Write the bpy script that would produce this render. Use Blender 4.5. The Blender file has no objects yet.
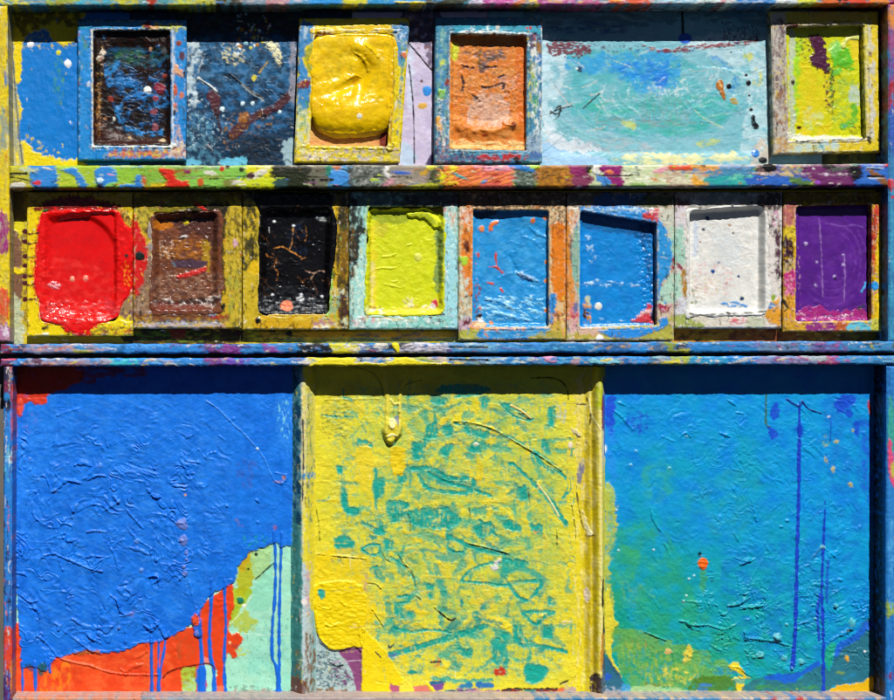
import bpy, math
import numpy as np

# ------------------------------------------------------------------ units
U = 0.0015            # metres per unit of drawing
D = 1400.0            # camera distance in drawing units, measured from the back boards
ZC = 1.10             # height of the picture centre above the floor
CX, CY = 250.0, 370.0        # the point straight ahead of the camera
STEP = 0.66           # mesh spacing
K = 1.12              # sunlit brightness of a surface of albedo 1
rng = np.random.default_rng(7)
scene = bpy.context.scene
COL = scene.collection

def wx(px, d): return (px - CX) * (D - d) / D * U
def wz(py, d): return ZC - (py - CY) * (D - d) / D * U

def lin(h):
    if isinstance(h, np.ndarray): return h
    h = h.lstrip('#')
    c = np.array([int(h[i:i + 2], 16) / 255 for i in (0, 2, 4)])
    c = np.where(c <= .04045, c / 12.92, ((c + .055) / 1.055) ** 2.4)
    return np.clip(c / K, .0025, .84).astype(np.float32)

# ------------------------------------------------------------------ noise
_G = rng.normal(size=(256, 2)); _G /= np.linalg.norm(_G, axis=1)[:, None]
_G = _G.astype(np.float32)
def _h(ix, iy, s):
    n = (ix.astype(np.int64) * 374761393 + iy.astype(np.int64) * 668265263 + s * 1274126177) & 0xffffffff
    n = ((n ^ (n >> 13)) * 1274126177) & 0xffffffff
    return ((n ^ (n >> 16)) & 255)
def gn(x, y, s):
    x0 = np.floor(x); y0 = np.floor(y); fx = (x - x0).astype(np.float32); fy = (y - y0).astype(np.float32)
    u = fx * fx * fx * (fx * (fx * 6 - 15) + 10); v = fy * fy * fy * (fy * (fy * 6 - 15) + 10)
    def g(a, b):
        gg = _G[_h(x0 + a, y0 + b, s)]
        return gg[..., 0] * (fx - a) + gg[..., 1] * (fy - b)
    a = g(0, 0); b = g(1, 0); c = g(0, 1); d = g(1, 1)
    return (a + u * (b - a) + v * (c - a + u * (a - b - c + d))) * 1.5
_seed = [100]
def nseed():
    _seed[0] += 1
    return _seed[0]
def fbm(X, Y, sx, sy=None, oct=3, rot=0, s=None, gain=.5):
    sy = sy or sx; s = nseed() if s is None else s
    c, q = math.cos(math.radians(rot)), math.sin(math.radians(rot))
    x = (X * c + Y * q) / sx + s * 17.3; y = (-X * q + Y * c) / sy + s * 9.1
    t = 0; a = 1.; tot = 0
    for o in range(oct):
        t = t + a * gn(x, y, s + o * 31); tot += a; a *= gain
        x, y = x * 1.9 + .37 * y / 1.9 + 3.1, y * 1.9 - .37 * x / 1.9 + 1.7
    return t / tot * 1.25
def sst(a, b, x):
    t = np.clip((x - a) / (b - a), 0, 1); return t * t * (3 - 2 * t)

# ------------------------------------------------------------------ shapes
def cat(p, closed, n=5):
    p = np.array(p, float); m = len(p)
    if m < 3: return p
    out = []
    for i in range(m if closed else m - 1):
        if closed: a, b, c, d = p[i - 1], p[i], p[(i + 1) % m], p[(i + 2) % m]
        else: a, b, c, d = p[max(i - 1, 0)], p[i], p[i + 1], p[min(i + 2, m - 1)]
        for t in np.linspace(0, 1, n, endpoint=False):
            out.append(.5 * (2 * b + (c - a) * t + (2 * a - 5 * b + 4 * c - d) * t * t + (3 * b - a - 3 * c + d) * t ** 3))
    if not closed: out.append(p[-1])
    return np.array(out)
def sdpoly(X, Y, p):
    p = np.asarray(p, np.float32); d = np.full(X.shape, 1e12, np.float32); sgn = np.zeros(X.shape, bool)
    for i in range(len(p)):
        a, b = p[i - 1], p[i]; ex, ey = b - a
        wx_, wy_ = X - a[0], Y - a[1]
        t = np.clip((wx_ * ex + wy_ * ey) / max(ex * ex + ey * ey, 1e-9), 0, 1)
        d = np.minimum(d, (wx_ - ex * t) ** 2 + (wy_ - ey * t) ** 2)
        if a[1] != b[1]:
            cr = ((a[1] > Y) != (b[1] > Y)) & (X < (b[0] - a[0]) * (Y - a[1]) / (b[1] - a[1]) + a[0])
            sgn ^= cr
    d = np.sqrt(d); return np.where(sgn, -d, d)
def rect(x0, y0, x1, y1): return [(x0, y0), (x1, y0), (x1, y1), (x0, y1)]

VIEWS = dict(A=(0, 0, 3.683), B=(180, 0, 3.311), C=(420, 0, 3.576), D=(660, 0, 3.684), E=(0, 170, 3.5), F=(220, 170, 3.5),
    G=(440, 170, 3.5), H=(654, 170, 3.5), I=(0, 340, 2.884), J=(0, 510, 2.884), K=(290, 340, 2.794), L=(290, 510, 2.794),
    M=(590, 340, 2.941), N=(590, 510, 2.941), a1=(70, 10, 4.52), a2=(290, 15, 4.516), a3=(430, 10, 4.52), a4=(765, 10, 4.52),
    a5=(540, 10, 3.804), b1=(20, 190, 4.516), b2=(125, 190, 4.516), b3=(235, 190, 4.516), b4=(340, 190, 4.516), b5=(450, 190, 4.52),
    b6=(560, 190, 4.516), b7=(670, 190, 4.516), b8=(770, 190, 4.516), c1=(280, 370, 4.378), c2=(440, 370, 4.378),
    s1=(0, 155, 3.973), s2=(225, 155, 3.973), s3=(450, 155, 3.973), s4=(669, 155, 3.973),
    t1=(0, 332, 3.973), t2=(225, 332, 3.973), t3=(450, 332, 3.973), t4=(669, 332, 3.973),
    r1=(0, 0, 3.973), r2=(225, 0, 3.973), r3=(450, 0, 3.973), r4=(669, 0, 3.973),
    q1=(0, 670, 3.973), q2=(225, 670, 3.973), q3=(450, 670, 3.973), q4=(669, 670, 3.973),
    L1=(10, 520, 5.833), L2=(150, 480, 5.3875), L3=(10, 600, 5.96), L4=(150, 590, 5.5875), L5=(10, 400, 5.387), L6=(150, 390, 5.5875),
    Y1=(290, 500, 5.259), Y2=(450, 500, 5.259), Y3=(290, 590, 5.259), Y4=(450, 590, 5.259),
    R1=(600, 390, 5.833), R2=(740, 390, 5.805), R3=(600, 500, 5.96), R4=(740, 500, 5.805), R5=(600, 590, 5.96), R6=(740, 590, 5.805),
    w1=(0, 0, 4), w2=(0, 165, 3.89), w3=(0, 345, 4), w4=(0, 520, 3.89), e1=(854, 0, 4), e2=(854, 165, 3.89), e3=(854, 345, 4), e4=(854, 520, 3.89),
    px=(0, 0, 1))
V = [0, 0, 1]
def view(n): V[:] = VIEWS[n]
def tp(pts): return [(V[0] + a / V[2], V[1] + b / V[2]) for a, b in pts]

# ------------------------------------------------------------------ a painted slab: heights and colours on a fine grid
CUR = [None]
MASK = [None]
GL, GLC, GW = .75, .7, .55
class Slab:
    """One board, rail, frame or bed of paint: a front face of real relief with sides going back to its base."""
    def __init__(s, poly, base, hole=None, cr=0, hcr=2, wob=.35, hwob=.6, pad=0, smooth=False):
        p = np.array(poly, float)
        if smooth: p = cat(p, True)
        s.poly = p; s.step = STEP
        x0, y0 = p.min(0) - 1.5; x1, y1 = p.max(0) + 1.5
        nx = int((x1 - x0) / STEP) + 2; ny = int((y1 - y0) / STEP) + 2
        s.X, s.Y = np.meshgrid((x0 + np.arange(nx) * STEP).astype(np.float32), (y0 + np.arange(ny) * STEP).astype(np.float32))
        X, Y = s.X, s.Y
        def shp(q, r):
            if r <= 0: return sdpoly(X, Y, q)
            c = q.mean(0); n = len(q)
            if n == 4:          # inset quad, then round
                qq = []
                for i in range(n):
                    a, b, cc = q[i - 1], q[i], q[(i + 1) % n]
                    e1 = (a - b) / np.linalg.norm(a - b); e2 = (cc - b) / np.linalg.norm(cc - b)
                    qq.append(b + (e1 + e2) * r)
                return sdpoly(X, Y, np.array(qq)) - r
            return sdpoly(X, Y, q)
        s.so = shp(p, cr) + wob * fbm(X, Y, 14, oct=3)
        s.sh = None
        if hole is not None:
            h = np.array(hole, float); s.hole = h
            s.sh = shp(h, hcr) + hwob * fbm(X, Y, 9, oct=3)
        s.C = np.zeros(X.shape + (3,), np.float32); s.C[:] = lin(base)
        s.H = np.zeros(X.shape, np.float32); s.T = np.zeros(X.shape, np.int16); s.tags = {}; s.late = []; s.replay = False
        s.rough = np.full(X.shape, .0, np.float32)
        CUR[0] = s; MASK[0] = None
        s.C *= (1 + .10 * fbm(X, Y, 9, oct=4))[..., None]
    def win(s, x0, y0, x1, y1):
        X, Y = s.X, s.Y; st = s.step
        i0 = max(0, int((y0 - Y[0, 0]) / st) - 1); i1 = min(Y.shape[0], int((y1 - Y[0, 0]) / st) + 3)
        j0 = max(0, int((x0 - X[0, 0]) / st) - 1); j1 = min(X.shape[1], int((x1 - X[0, 0]) / st) + 3)
        if i1 <= i0 or j1 <= j0: return None
        return (slice(i0, i1), slice(j0, j1))

def _apply(w, m, color, a, h, tag, var, vs=(7, 7)):
    s = CUR[0]
    if MASK[0] is not None: m = m * MASK[0][w]
    if color is not None:
        c = lin(color)[None, None, :]
        if var:
            X, Y = s.X[w], s.Y[w]
            c = c * (1 + var * fbm(X, Y, vs[0], vs[1], oct=3))[..., None]
        mm = (m * a)[..., None]
        s.C[w] += (c - s.C[w]) * mm
    if h: s.H[w] += h * m
    if tag:
        k = len(s.tags) + 1; s.tags[k] = tag
        t = s.T[w]; t[m > .5] = k
def _dry(w, m, dry):
    if dry is None: return m
    sx, sy, thr, soft, rot = dry
    s = CUR[0]; n = fbm(s.X[w], s.Y[w], sx, sy, oct=3, rot=rot)
    return m * sst(thr - soft, thr + soft, n)

def P(color, pts, wob=1.2, ws=7, soft=.7, a=1, h=0, dry=None, tag=None, var=.08, sm=True, hn=None):
    """an area of paint with a wandering edge"""
    s = CUR[0]; q = np.array(tp(pts))
    if sm: q = cat(q, True, 4)
    g = wob + soft + 2; w = s.win(q[:, 0].min() - g, q[:, 1].min() - g, q[:, 0].max() + g, q[:, 1].max() + g)
    if w is None: return
    X, Y = s.X[w], s.Y[w]; d = sdpoly(X, Y, q)
    if wob: d = d + wob * 1.4 * fbm(X, Y, ws, oct=3)
    m = 1 - sst(-soft, soft, d); m = _dry(w, m, dry)
    _apply(w, m, color, a, h, tag, var)
    if hn: s.H[w] += m * hn[0] * fbm(X, Y, hn[1], hn[2] if len(hn) > 2 else None, oct=3)

def Ln(color, pts, w_, wob=.3, ws=5, soft=.6, a=1, h=0, dry=None, tag=None, var=.06, sm=True, round_=True, br=None, thr=None):
    """a stroke, drip, scratch or ridge along a path; w_ is its width in view units (or a pair for a taper)"""
    s = CUR[0]; q = np.array(tp(pts))
    if color is not None and br is None and dry is None and not s.replay:
        s.late.append((Ln, (color, pts, w_), dict(wob=wob, ws=ws, soft=soft, a=a, var=var, sm=sm), tuple(V), nseed()))
    if sm: q = cat(q, False, 5)
    ww = (w_, w_) if not isinstance(w_, (tuple, list)) else w_
    ww = [v / V[2] / 2 for v in ww]
    g = max(ww) + wob * 2 + soft + 1.5
    w = s.win(q[:, 0].min() - g, q[:, 1].min() - g, q[:, 0].max() + g, q[:, 1].max() + g)
    if w is None: return
    X, Y = s.X[w], s.Y[w]
    best = np.full(X.shape, 1e9, np.float32); along = np.zeros(X.shape, np.float32); side = np.zeros(X.shape, np.float32)
    seg = np.linalg.norm(np.diff(q, axis=0), axis=1); tot = max(seg.sum(), 1e-6); acc = 0
    for i in range(len(q) - 1):
        a0, b0 = q[i], q[i + 1]; ex, ey = b0 - a0; L2 = max(ex * ex + ey * ey, 1e-9)
        vx, vy = X - a0[0], Y - a0[1]
        t = np.clip((vx * ex + vy * ey) / L2, 0, 1)
        dd = (vx - ex * t) ** 2 + (vy - ey * t) ** 2
        k = dd < best; best = np.where(k, dd, best)
        along = np.where(k, acc + t * seg[i], along)
        side = np.where(k, np.sign(vx * ey - vy * ex), side); acc += seg[i]
    dist = np.sqrt(best); u = along / tot
    xs = np.linspace(0, 1, len(ww)); r = np.interp(u, xs, ww).astype(np.float32)
    d = dist - r
    if color is None:
        r = r * (.3 + .75 * np.sin(np.pi * np.clip(u, .04, .96))) * (1 + .9 * fbm(along, along * 0 + seg.sum(), 5, oct=2)); d = dist - r; wob = max(wob, .7)
    if wob: d = d + wob * 1.4 * fbm(X, Y, ws, oct=2)
    m = 1 - sst(-soft, soft, d)
    if br:      # bristle marks running along the stroke
        n = fbm(along / br[1], dist * side / br[0], 1, oct=2); m = m * sst(br[2] - br[3], br[2] + br[3], n)
    m = _dry(w, m, dry)
    prof = np.sqrt(np.clip(1 - (dist / np.maximum(r + soft, .3)) ** 2, 0, 1)) if round_ else 1
    _apply(w, m, color, a, 0, tag, var)
    if h: s.H[w] += h * (GL if color is None else GLC) * m * prof

def E(color, x, y, rx, ry=None, rot=0, wob=.12, soft=.6, a=1, h=0, tag=None, var=.05, dry=None, flat=False):
    """a dot or oval of paint, domed when h is set"""
    s = CUR[0]
    if color is not None and dry is None and not s.replay:
        s.late.append((E, (color, x, y, rx, ry), dict(rot=rot, wob=wob, soft=soft, a=a, var=var), tuple(V), nseed()))
    (cx, cy), = tp([(x, y)]); rx = rx / V[2]; ry = (ry / V[2]) if ry else rx; R = max(rx, ry) * 1.3 + 2
    w = s.win(cx - R, cy - R, cx + R, cy + R)
    if w is None: return
    X, Y = s.X[w] - cx, s.Y[w] - cy; c, q = math.cos(math.radians(rot)), math.sin(math.radians(rot))
    e = np.sqrt(((X * c + Y * q) / rx) ** 2 + ((-X * q + Y * c) / ry) ** 2)
    e = e + wob * fbm(s.X[w], s.Y[w], max(min(rx, ry) * 1.1, 1.5), oct=2)
    d = (e - 1) * min(rx, ry)
    m = 1 - sst(-soft, soft, d); m = _dry(w, m, dry)
    _apply(w, m, color, a, 0, tag, var)
    if h: s.H[w] += h * .5 * (m if flat else np.sqrt(np.clip(1.05 - e * e, 0, 1)))

def N(color, pts, sc, thr=.1, soft=.15, rot=0, a=1, h=0, feather=4, oct=3, var=.08, warp=0, sm=True, ridge=None):
    """broken patches, scrapes and scumbles inside an area"""
    s = CUR[0]
    if pts is None:
        w = (slice(0, s.X.shape[0]), slice(0, s.X.shape[1])); X, Y = s.X, s.Y; reg = 1.
    else:
        q = np.array(tp(pts)); q = cat(q, True, 4) if sm else q; g = feather + 1
        w = s.win(q[:, 0].min() - g, q[:, 1].min() - g, q[:, 0].max() + g, q[:, 1].max() + g)
        if w is None: return
        X, Y = s.X[w], s.Y[w]; reg = 1 - sst(-feather, feather, sdpoly(X, Y, q))
    sx, sy = sc if isinstance(sc, tuple) else (sc, sc)
    if warp:
        X2 = X + warp * fbm(X, Y, max(sx, sy) * 1.2, oct=2); Y2 = Y + warp * fbm(X, Y, max(sx, sy) * 1.2, oct=2)
    else: X2, Y2 = X, Y
    n = fbm(X2, Y2, sx, sy, oct=oct + 1, rot=rot, gain=.62)
    if ridge: n = np.exp(-(n / ridge) ** 2)
    n = n - (1 - reg) * 1.5
    m = sst(thr - soft * 1.35, thr + soft * 1.35, n)
    _apply(w, m, color, a * .92, h * .8, None, var)

def SP(cols, pts, n, r, h=.3, el=1.0, a=1, sm=True):
    """spatter: n small dots inside an area"""
    q = np.array(pts, float); sd = np.random.default_rng(nseed())
    x0, y0 = q.min(0); x1, y1 = q.max(0); k = 0
    qq = cat(q, True, 4) if sm else q
    for _ in range(n * 4):
        x, y = sd.uniform(x0, x1), sd.uniform(y0, y1)
        if sdpoly(np.array([[x]]), np.array([[y]]), qq)[0, 0] > 0: continue
        rr = r[0] + (r[1] - r[0]) * sd.random() ** 2.2
        E(cols[sd.integers(len(cols))], x, y, rr * V[2], rr * V[2] * (1 + (el - 1) * sd.random()), rot=sd.uniform(-40, 40), h=h * rr, wob=.3, a=a)
        k += 1
        if k >= n: break

def W(pts, amp, sc, rid=.16, warp=6, rot=0, feather=12, aniso=1.0, oct=2, sm=True, sign=1):
    """wrinkles and ridges of thick paint: relief only"""
    s = CUR[0]
    if pts is None:
        w = (slice(0, s.X.shape[0]), slice(0, s.X.shape[1])); X, Y = s.X, s.Y; reg = 1.
    else:
        q = np.array(tp(pts)); q = cat(q, True, 4) if sm else q; g = feather
        w = s.win(q[:, 0].min() - g, q[:, 1].min() - g, q[:, 0].max() + g, q[:, 1].max() + g)
        if w is None: return
        X, Y = s.X[w], s.Y[w]; reg = 1 - sst(-feather, feather * .4, sdpoly(X, Y, q))
    X2 = X + warp * fbm(X, Y, sc * 1.7, oct=2); Y2 = Y + warp * fbm(X, Y, sc * 1.7, oct=2)
    n = fbm(X2, Y2, sc * aniso, sc, oct=oct, rot=rot)
    gate = sst(-.15, .45, fbm(X, Y, sc * 2.6, oct=2))
    s.H[w] += GW * sign * amp * reg * gate * np.exp(-(n / rid) ** 2)

def F(pts, amp, sc, k=2.2, rot=0, feather=10, aniso=1.5, gate=.05, lip_=.16):
    """paint pushed into overlapping folds: each rises slowly and breaks off steeply"""
    s = CUR[0]; q = np.array(tp(pts)); q = cat(q, True, 4)
    w = s.win(q[:, 0].min() - feather, q[:, 1].min() - feather, q[:, 0].max() + feather, q[:, 1].max() + feather)
    if w is None: return
    X, Y = s.X[w], s.Y[w]; reg = 1 - sst(-feather, feather * .3, sdpoly(X, Y, q))
    X2 = X + sc * .7 * fbm(X, Y, sc * 1.1, oct=2); Y2 = Y + sc * .7 * fbm(X, Y, sc * 1.1, oct=2)
    n = k * fbm(X2, Y2, sc * aniso, sc, oct=2, rot=rot, gain=.4); f = n - np.floor(n)
    g = sst(gate, gate + .3, fbm(X, Y, sc * 1.6, oct=2))
    s.H[w] += amp * reg * g * f ** 1.5 * (1 - sst(1 - lip_, 1, f))

def swirl(pts, cx, cy, amp, sa, sr, rot=0, feather=14, gate=-.1, ky=1.0):
    """relief of broad brush arcs turning round a point (drawing units)"""
    s = CUR[0]; q = np.array(tp(pts)); q = cat(q, True, 4)
    w = s.win(q[:, 0].min() - feather, q[:, 1].min() - feather, q[:, 0].max() + feather, q[:, 1].max() + feather)
    if w is None: return
    X, Y = s.X[w], s.Y[w]; reg = 1 - sst(-feather, feather * .3, sdpoly(X, Y, q))
    wx_, wy_ = X + 12 * fbm(X, Y, 30, oct=2), (Y + 12 * fbm(X, Y, 30, oct=2)); r = np.hypot(wx_ - cx, (wy_ - cy) * ky); t = np.arctan2(wy_ - cy, wx_ - cx)
    n = fbm(t * 60 / sa, r / sr, 1, oct=3, gain=.6); g = sst(gate, gate + .4, fbm(X, Y, 26, oct=2))
    s.H[w] += amp * reg * g * n

def R(pts, amp, sx, sy=None, rot=0, oct=3, feather=4, sm=True):
    """general roughness of the surface: relief only"""
    s = CUR[0]
    if min(sx, sy or sx) < 3.6: amp = amp * .55
    if pts is None:
        s.H += amp * fbm(s.X, s.Y, sx, sy, oct=oct, rot=rot) * (1 + .9 * fbm(s.X, s.Y, 24, oct=2)); return
    q = np.array(tp(pts)); q = cat(q, True, 4) if sm else q
    w = s.win(q[:, 0].min() - feather, q[:, 1].min() - feather, q[:, 0].max() + feather, q[:, 1].max() + feather)
    if w is None: return
    X, Y = s.X[w], s.Y[w]; reg = 1 - sst(-feather, feather, sdpoly(X, Y, q))
    s.H[w] += amp * reg * fbm(X, Y, sx, sy, oct=oct, rot=rot)

def smear(ax, ay, sx, sy=None, oct=3, rot=0):
    """drag the wet colours about, as a brush or rag does"""
    s = CUR[0]; X, Y = s.X, s.Y; ny, nx = X.shape
    dx = ax * 1.4 * fbm(X, Y, sx, sy, oct=oct, rot=rot, gain=.6) / s.step; dy = ay * 1.4 * fbm(X, Y, sx, sy, oct=oct, rot=rot, gain=.6) / s.step
    jj, ii = np.meshgrid(np.arange(nx), np.arange(ny))
    fx = np.clip(jj + dx, 0, nx - 1.001); fy = np.clip(ii + dy, 0, ny - 1.001)
    x0 = fx.astype(int); y0 = fy.astype(int); u = (fx - x0)[..., None]; v = (fy - y0)[..., None]; C = s.C
    s.C = ((C[y0, x0] * (1 - u) + C[y0, x0 + 1] * u) * (1 - v) + (C[y0 + 1, x0] * (1 - u) + C[y0 + 1, x0 + 1] * u) * v).astype(np.float32)

def replay():
    """the last, crisp marks go on after the colours were dragged"""
    s = CUR[0]; s.replay = True; v0 = tuple(V); mk = MASK[0]; MASK[0] = None; sd = _seed[0]
    for f, a_, k_, v_, q_ in s.late:
        V[:] = v_; _seed[0] = q_; f(*a_, **k_)
    _seed[0] = sd; V[:] = v0; MASK[0] = mk; s.late = []; s.replay = False

def distress(n, ln=(2, 9), w_=(.4, 1.5), ang=90, spread=14, dark=.25, light=.2, h=.25, pts=None, a=.85):
    """scuffs and stray touches of the neighbouring colours"""
    s = CUR[0]; sd = np.random.default_rng(nseed()); v0 = tuple(V); V[:] = (0, 0, 1); s.replay = True
    ins = (s.so < -.3) & ((s.sh > .2) if s.sh is not None else True)
    if pts is not None: ins &= sdpoly(s.X, s.Y, np.array(pts, float)) < 0
    I, J = np.nonzero(ins); base = s.C.copy()
    for _ in range(n):
        k = sd.integers(len(I)); x, y = s.X[I[k], J[k]], s.Y[I[k], J[k]]
        u = sd.random()
        if u < dark: c = np.array([.012, .01, .009]) * (1 + 2 * sd.random())
        elif u < dark + light: c = np.array([.62, .58, .52]) * (.7 + .5 * sd.random())
        else: q = sd.integers(len(I)); c = base[I[q], J[q]].astype(float)
        L = sd.uniform(*ln) * sd.random(); t = math.radians(ang + sd.normal() * spread)
        dx, dy = math.cos(t) * L / 2, math.sin(t) * L / 2; j = sd.normal(size=2) * L * .08
        Ln(np.clip(c, .003, .8).astype(np.float32), [(x - dx, y - dy), (x + j[0], y + j[1]), (x + dx, y + dy)], (sd.uniform(*w_), sd.uniform(*w_) * .6), wob=.5, ws=2.2, soft=.45, a=a, h=h)
    s.replay = False; V[:] = v0

def splats(n, r=(1.2, 5), el=2.2, ang=0, pts=None, a=.95, h=.5, dark=.1, light=.1):
    """dabs and runs of the neighbouring colours, ragged and thick"""
    s = CUR[0]; sd = np.random.default_rng(nseed()); v0 = tuple(V); V[:] = (0, 0, 1); s.replay = True
    ins = s.so < -.5
    if pts is not None: ins &= sdpoly(s.X, s.Y, np.array(pts, float)) < 0
    I, J = np.nonzero(ins); base = s.C.copy()
    for _ in range(n):
        k = sd.integers(len(I)); x, y = s.X[I[k], J[k]], s.Y[I[k], J[k]]; u = sd.random(); q = sd.integers(len(I))
        c = np.array([.012, .011, .01]) if u < dark else np.array([.6, .57, .5]) if u < dark + light else base[I[q], J[q]].astype(float)
        rr = r[0] + (r[1] - r[0]) * sd.random() ** 2
        E(np.clip(c, .003, .8).astype(np.float32), x, y, rr * (1 + (el - 1) * sd.random()), rr * sd.uniform(.5, 1), rot=ang + sd.normal() * 25, wob=.55, soft=.5, a=a, h=h * min(rr, 2))
    s.replay = False; V[:] = v0

def crackle(color, sc, rid=.05, a=.8, h=-.4, gate=.15, aniso=1., pts=None):
    """fine cracks in old paint"""
    s = CUR[0]; X, Y = s.X, s.Y
    n = fbm(X + 3 * fbm(X, Y, sc, oct=2), Y + 3 * fbm(X, Y, sc, oct=2), sc, sc * aniso, oct=2)
    m = np.exp(-(n / rid) ** 2) * sst(gate, gate + .25, fbm(X, Y, sc * 2.2, oct=2))
    if pts is not None: m = m * (sdpoly(X, Y, np.array(tp(pts))) < 0)
    s.C += (lin(color) - s.C) * (m * a)[..., None]; s.H += h * m

def rim(color, at, w_, a=.8, h=.5, thr=0., sc=6, which='hole'):
    """a worn or built-up edge of paint following the frame"""
    s = CUR[0]; sd = s.sh if which == 'hole' else -s.so
    m = np.exp(-((sd - at) / w_) ** 2) * sst(thr - .2, thr + .2, fbm(s.X, s.Y, sc, oct=3, gain=.6))
    if color: s.C += (lin(color) - s.C) * (m * a)[..., None]
    s.H += h * m

def grain(amp=.09, sx=1.3, sy=1.3, wash=.07):
    """small uneven tone over the whole surface, so that no coat is one flat colour"""
    smear(.6, .6, 2.4); replay(); s = CUR[0]
    s.C *= (1 + amp * fbm(s.X, s.Y, sx, sy, oct=2))[..., None] * (1 + wash * fbm(s.X, s.Y, 22, oct=3))[..., None]
    sh = fbm(s.X, s.Y, 5, oct=3)
    s.C[..., 0] *= 1 + .05 * sh; s.C[..., 2] *= 1 - .05 * sh

# ------------------------------------------------------------------ meshes
MATS = {}
def paint_mat(key, rough=.38, spec=.45, bump=.25):
    if key in MATS: return MATS[key]
    m = bpy.data.materials.new(key); m.use_nodes = True; nt = m.node_tree; nt.nodes.clear()
    nn = nt.nodes.new; lk = nt.links.new
    out = nn('ShaderNodeOutputMaterial'); bs = nn('ShaderNodeBsdfPrincipled'); lk(bs.outputs[0], out.inputs[0])
    at = nn('ShaderNodeAttribute'); at.attribute_name = 'pigment'
    tc = nn('ShaderNodeTexCoord')
    n1 = nn('ShaderNodeTexNoise'); n1.inputs['Scale'].default_value = 620; n1.inputs['Detail'].default_value = 3
    lk(tc.outputs['Object'], n1.inputs['Vector'])
    mr = nn('ShaderNodeMapRange'); mr.inputs[1].default_value = .3; mr.inputs[2].default_value = .7
    mr.inputs[3].default_value = .90; mr.inputs[4].default_value = 1.10; lk(n1.outputs['Fac'], mr.inputs[0])
    mx = nn('ShaderNodeVectorMath'); mx.operation = 'SCALE'; lk(at.outputs['Color'], mx.inputs[0]); lk(mr.outputs[0], mx.inputs['Scale'])
    lk(mx.outputs[0], bs.inputs['Base Color'])
    n2 = nn('ShaderNodeTexNoise'); n2.inputs['Scale'].default_value = 55; n2.inputs['Detail'].default_value = 4
    lk(tc.outputs['Object'], n2.inputs['Vector'])
    m2 = nn('ShaderNodeMapRange'); m2.inputs[1].default_value = .3; m2.inputs[2].default_value = .7
    m2.inputs[3].default_value = rough - .06; m2.inputs[4].default_value = rough + .10; lk(n2.outputs['Fac'], m2.inputs[0])
    lk(m2.outputs[0], bs.inputs['Roughness']); bs.inputs['Specular IOR Level'].default_value = spec
    bp = nn('ShaderNodeBump'); bp.inputs['Strength'].default_value = bump * .5; bp.inputs['Distance'].default_value = .0006
    lk(n1.outputs['Fac'], bp.inputs['Height']); lk(bp.outputs[0], bs.inputs['Normal'])
    MATS[key] = m; return m

def mk_mesh(name, co, faces, col, mat, parent):
    me = bpy.data.meshes.new(name); n = len(co); f = len(faces)
    me.vertices.add(n); me.vertices.foreach_set('co', co.astype(np.float32).ravel())
    me.loops.add(f * 4); me.loops.foreach_set('vertex_index', faces.astype(np.int32).ravel())
    me.polygons.add(f); me.polygons.foreach_set('loop_start', np.arange(0, f * 4, 4, dtype=np.int32))
    me.polygons.foreach_set('loop_total', np.full(f, 4, np.int32))
    me.polygons.foreach_set('use_smooth', np.ones(f, bool))
    at = me.attributes.new('pigment', 'FLOAT_COLOR', 'POINT')
    at.data.foreach_set('color', np.concatenate([np.clip(col, .002, .86), np.ones((n, 1))], 1).astype(np.float32).ravel())
    me.update(calc_edges=True); me.materials.append(mat)
    o = bpy.data.objects.new(name, me); COL.objects.link(o)
    if parent is not None: o.parent = parent; o.location = (0, 0, 0)
    return o

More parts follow.
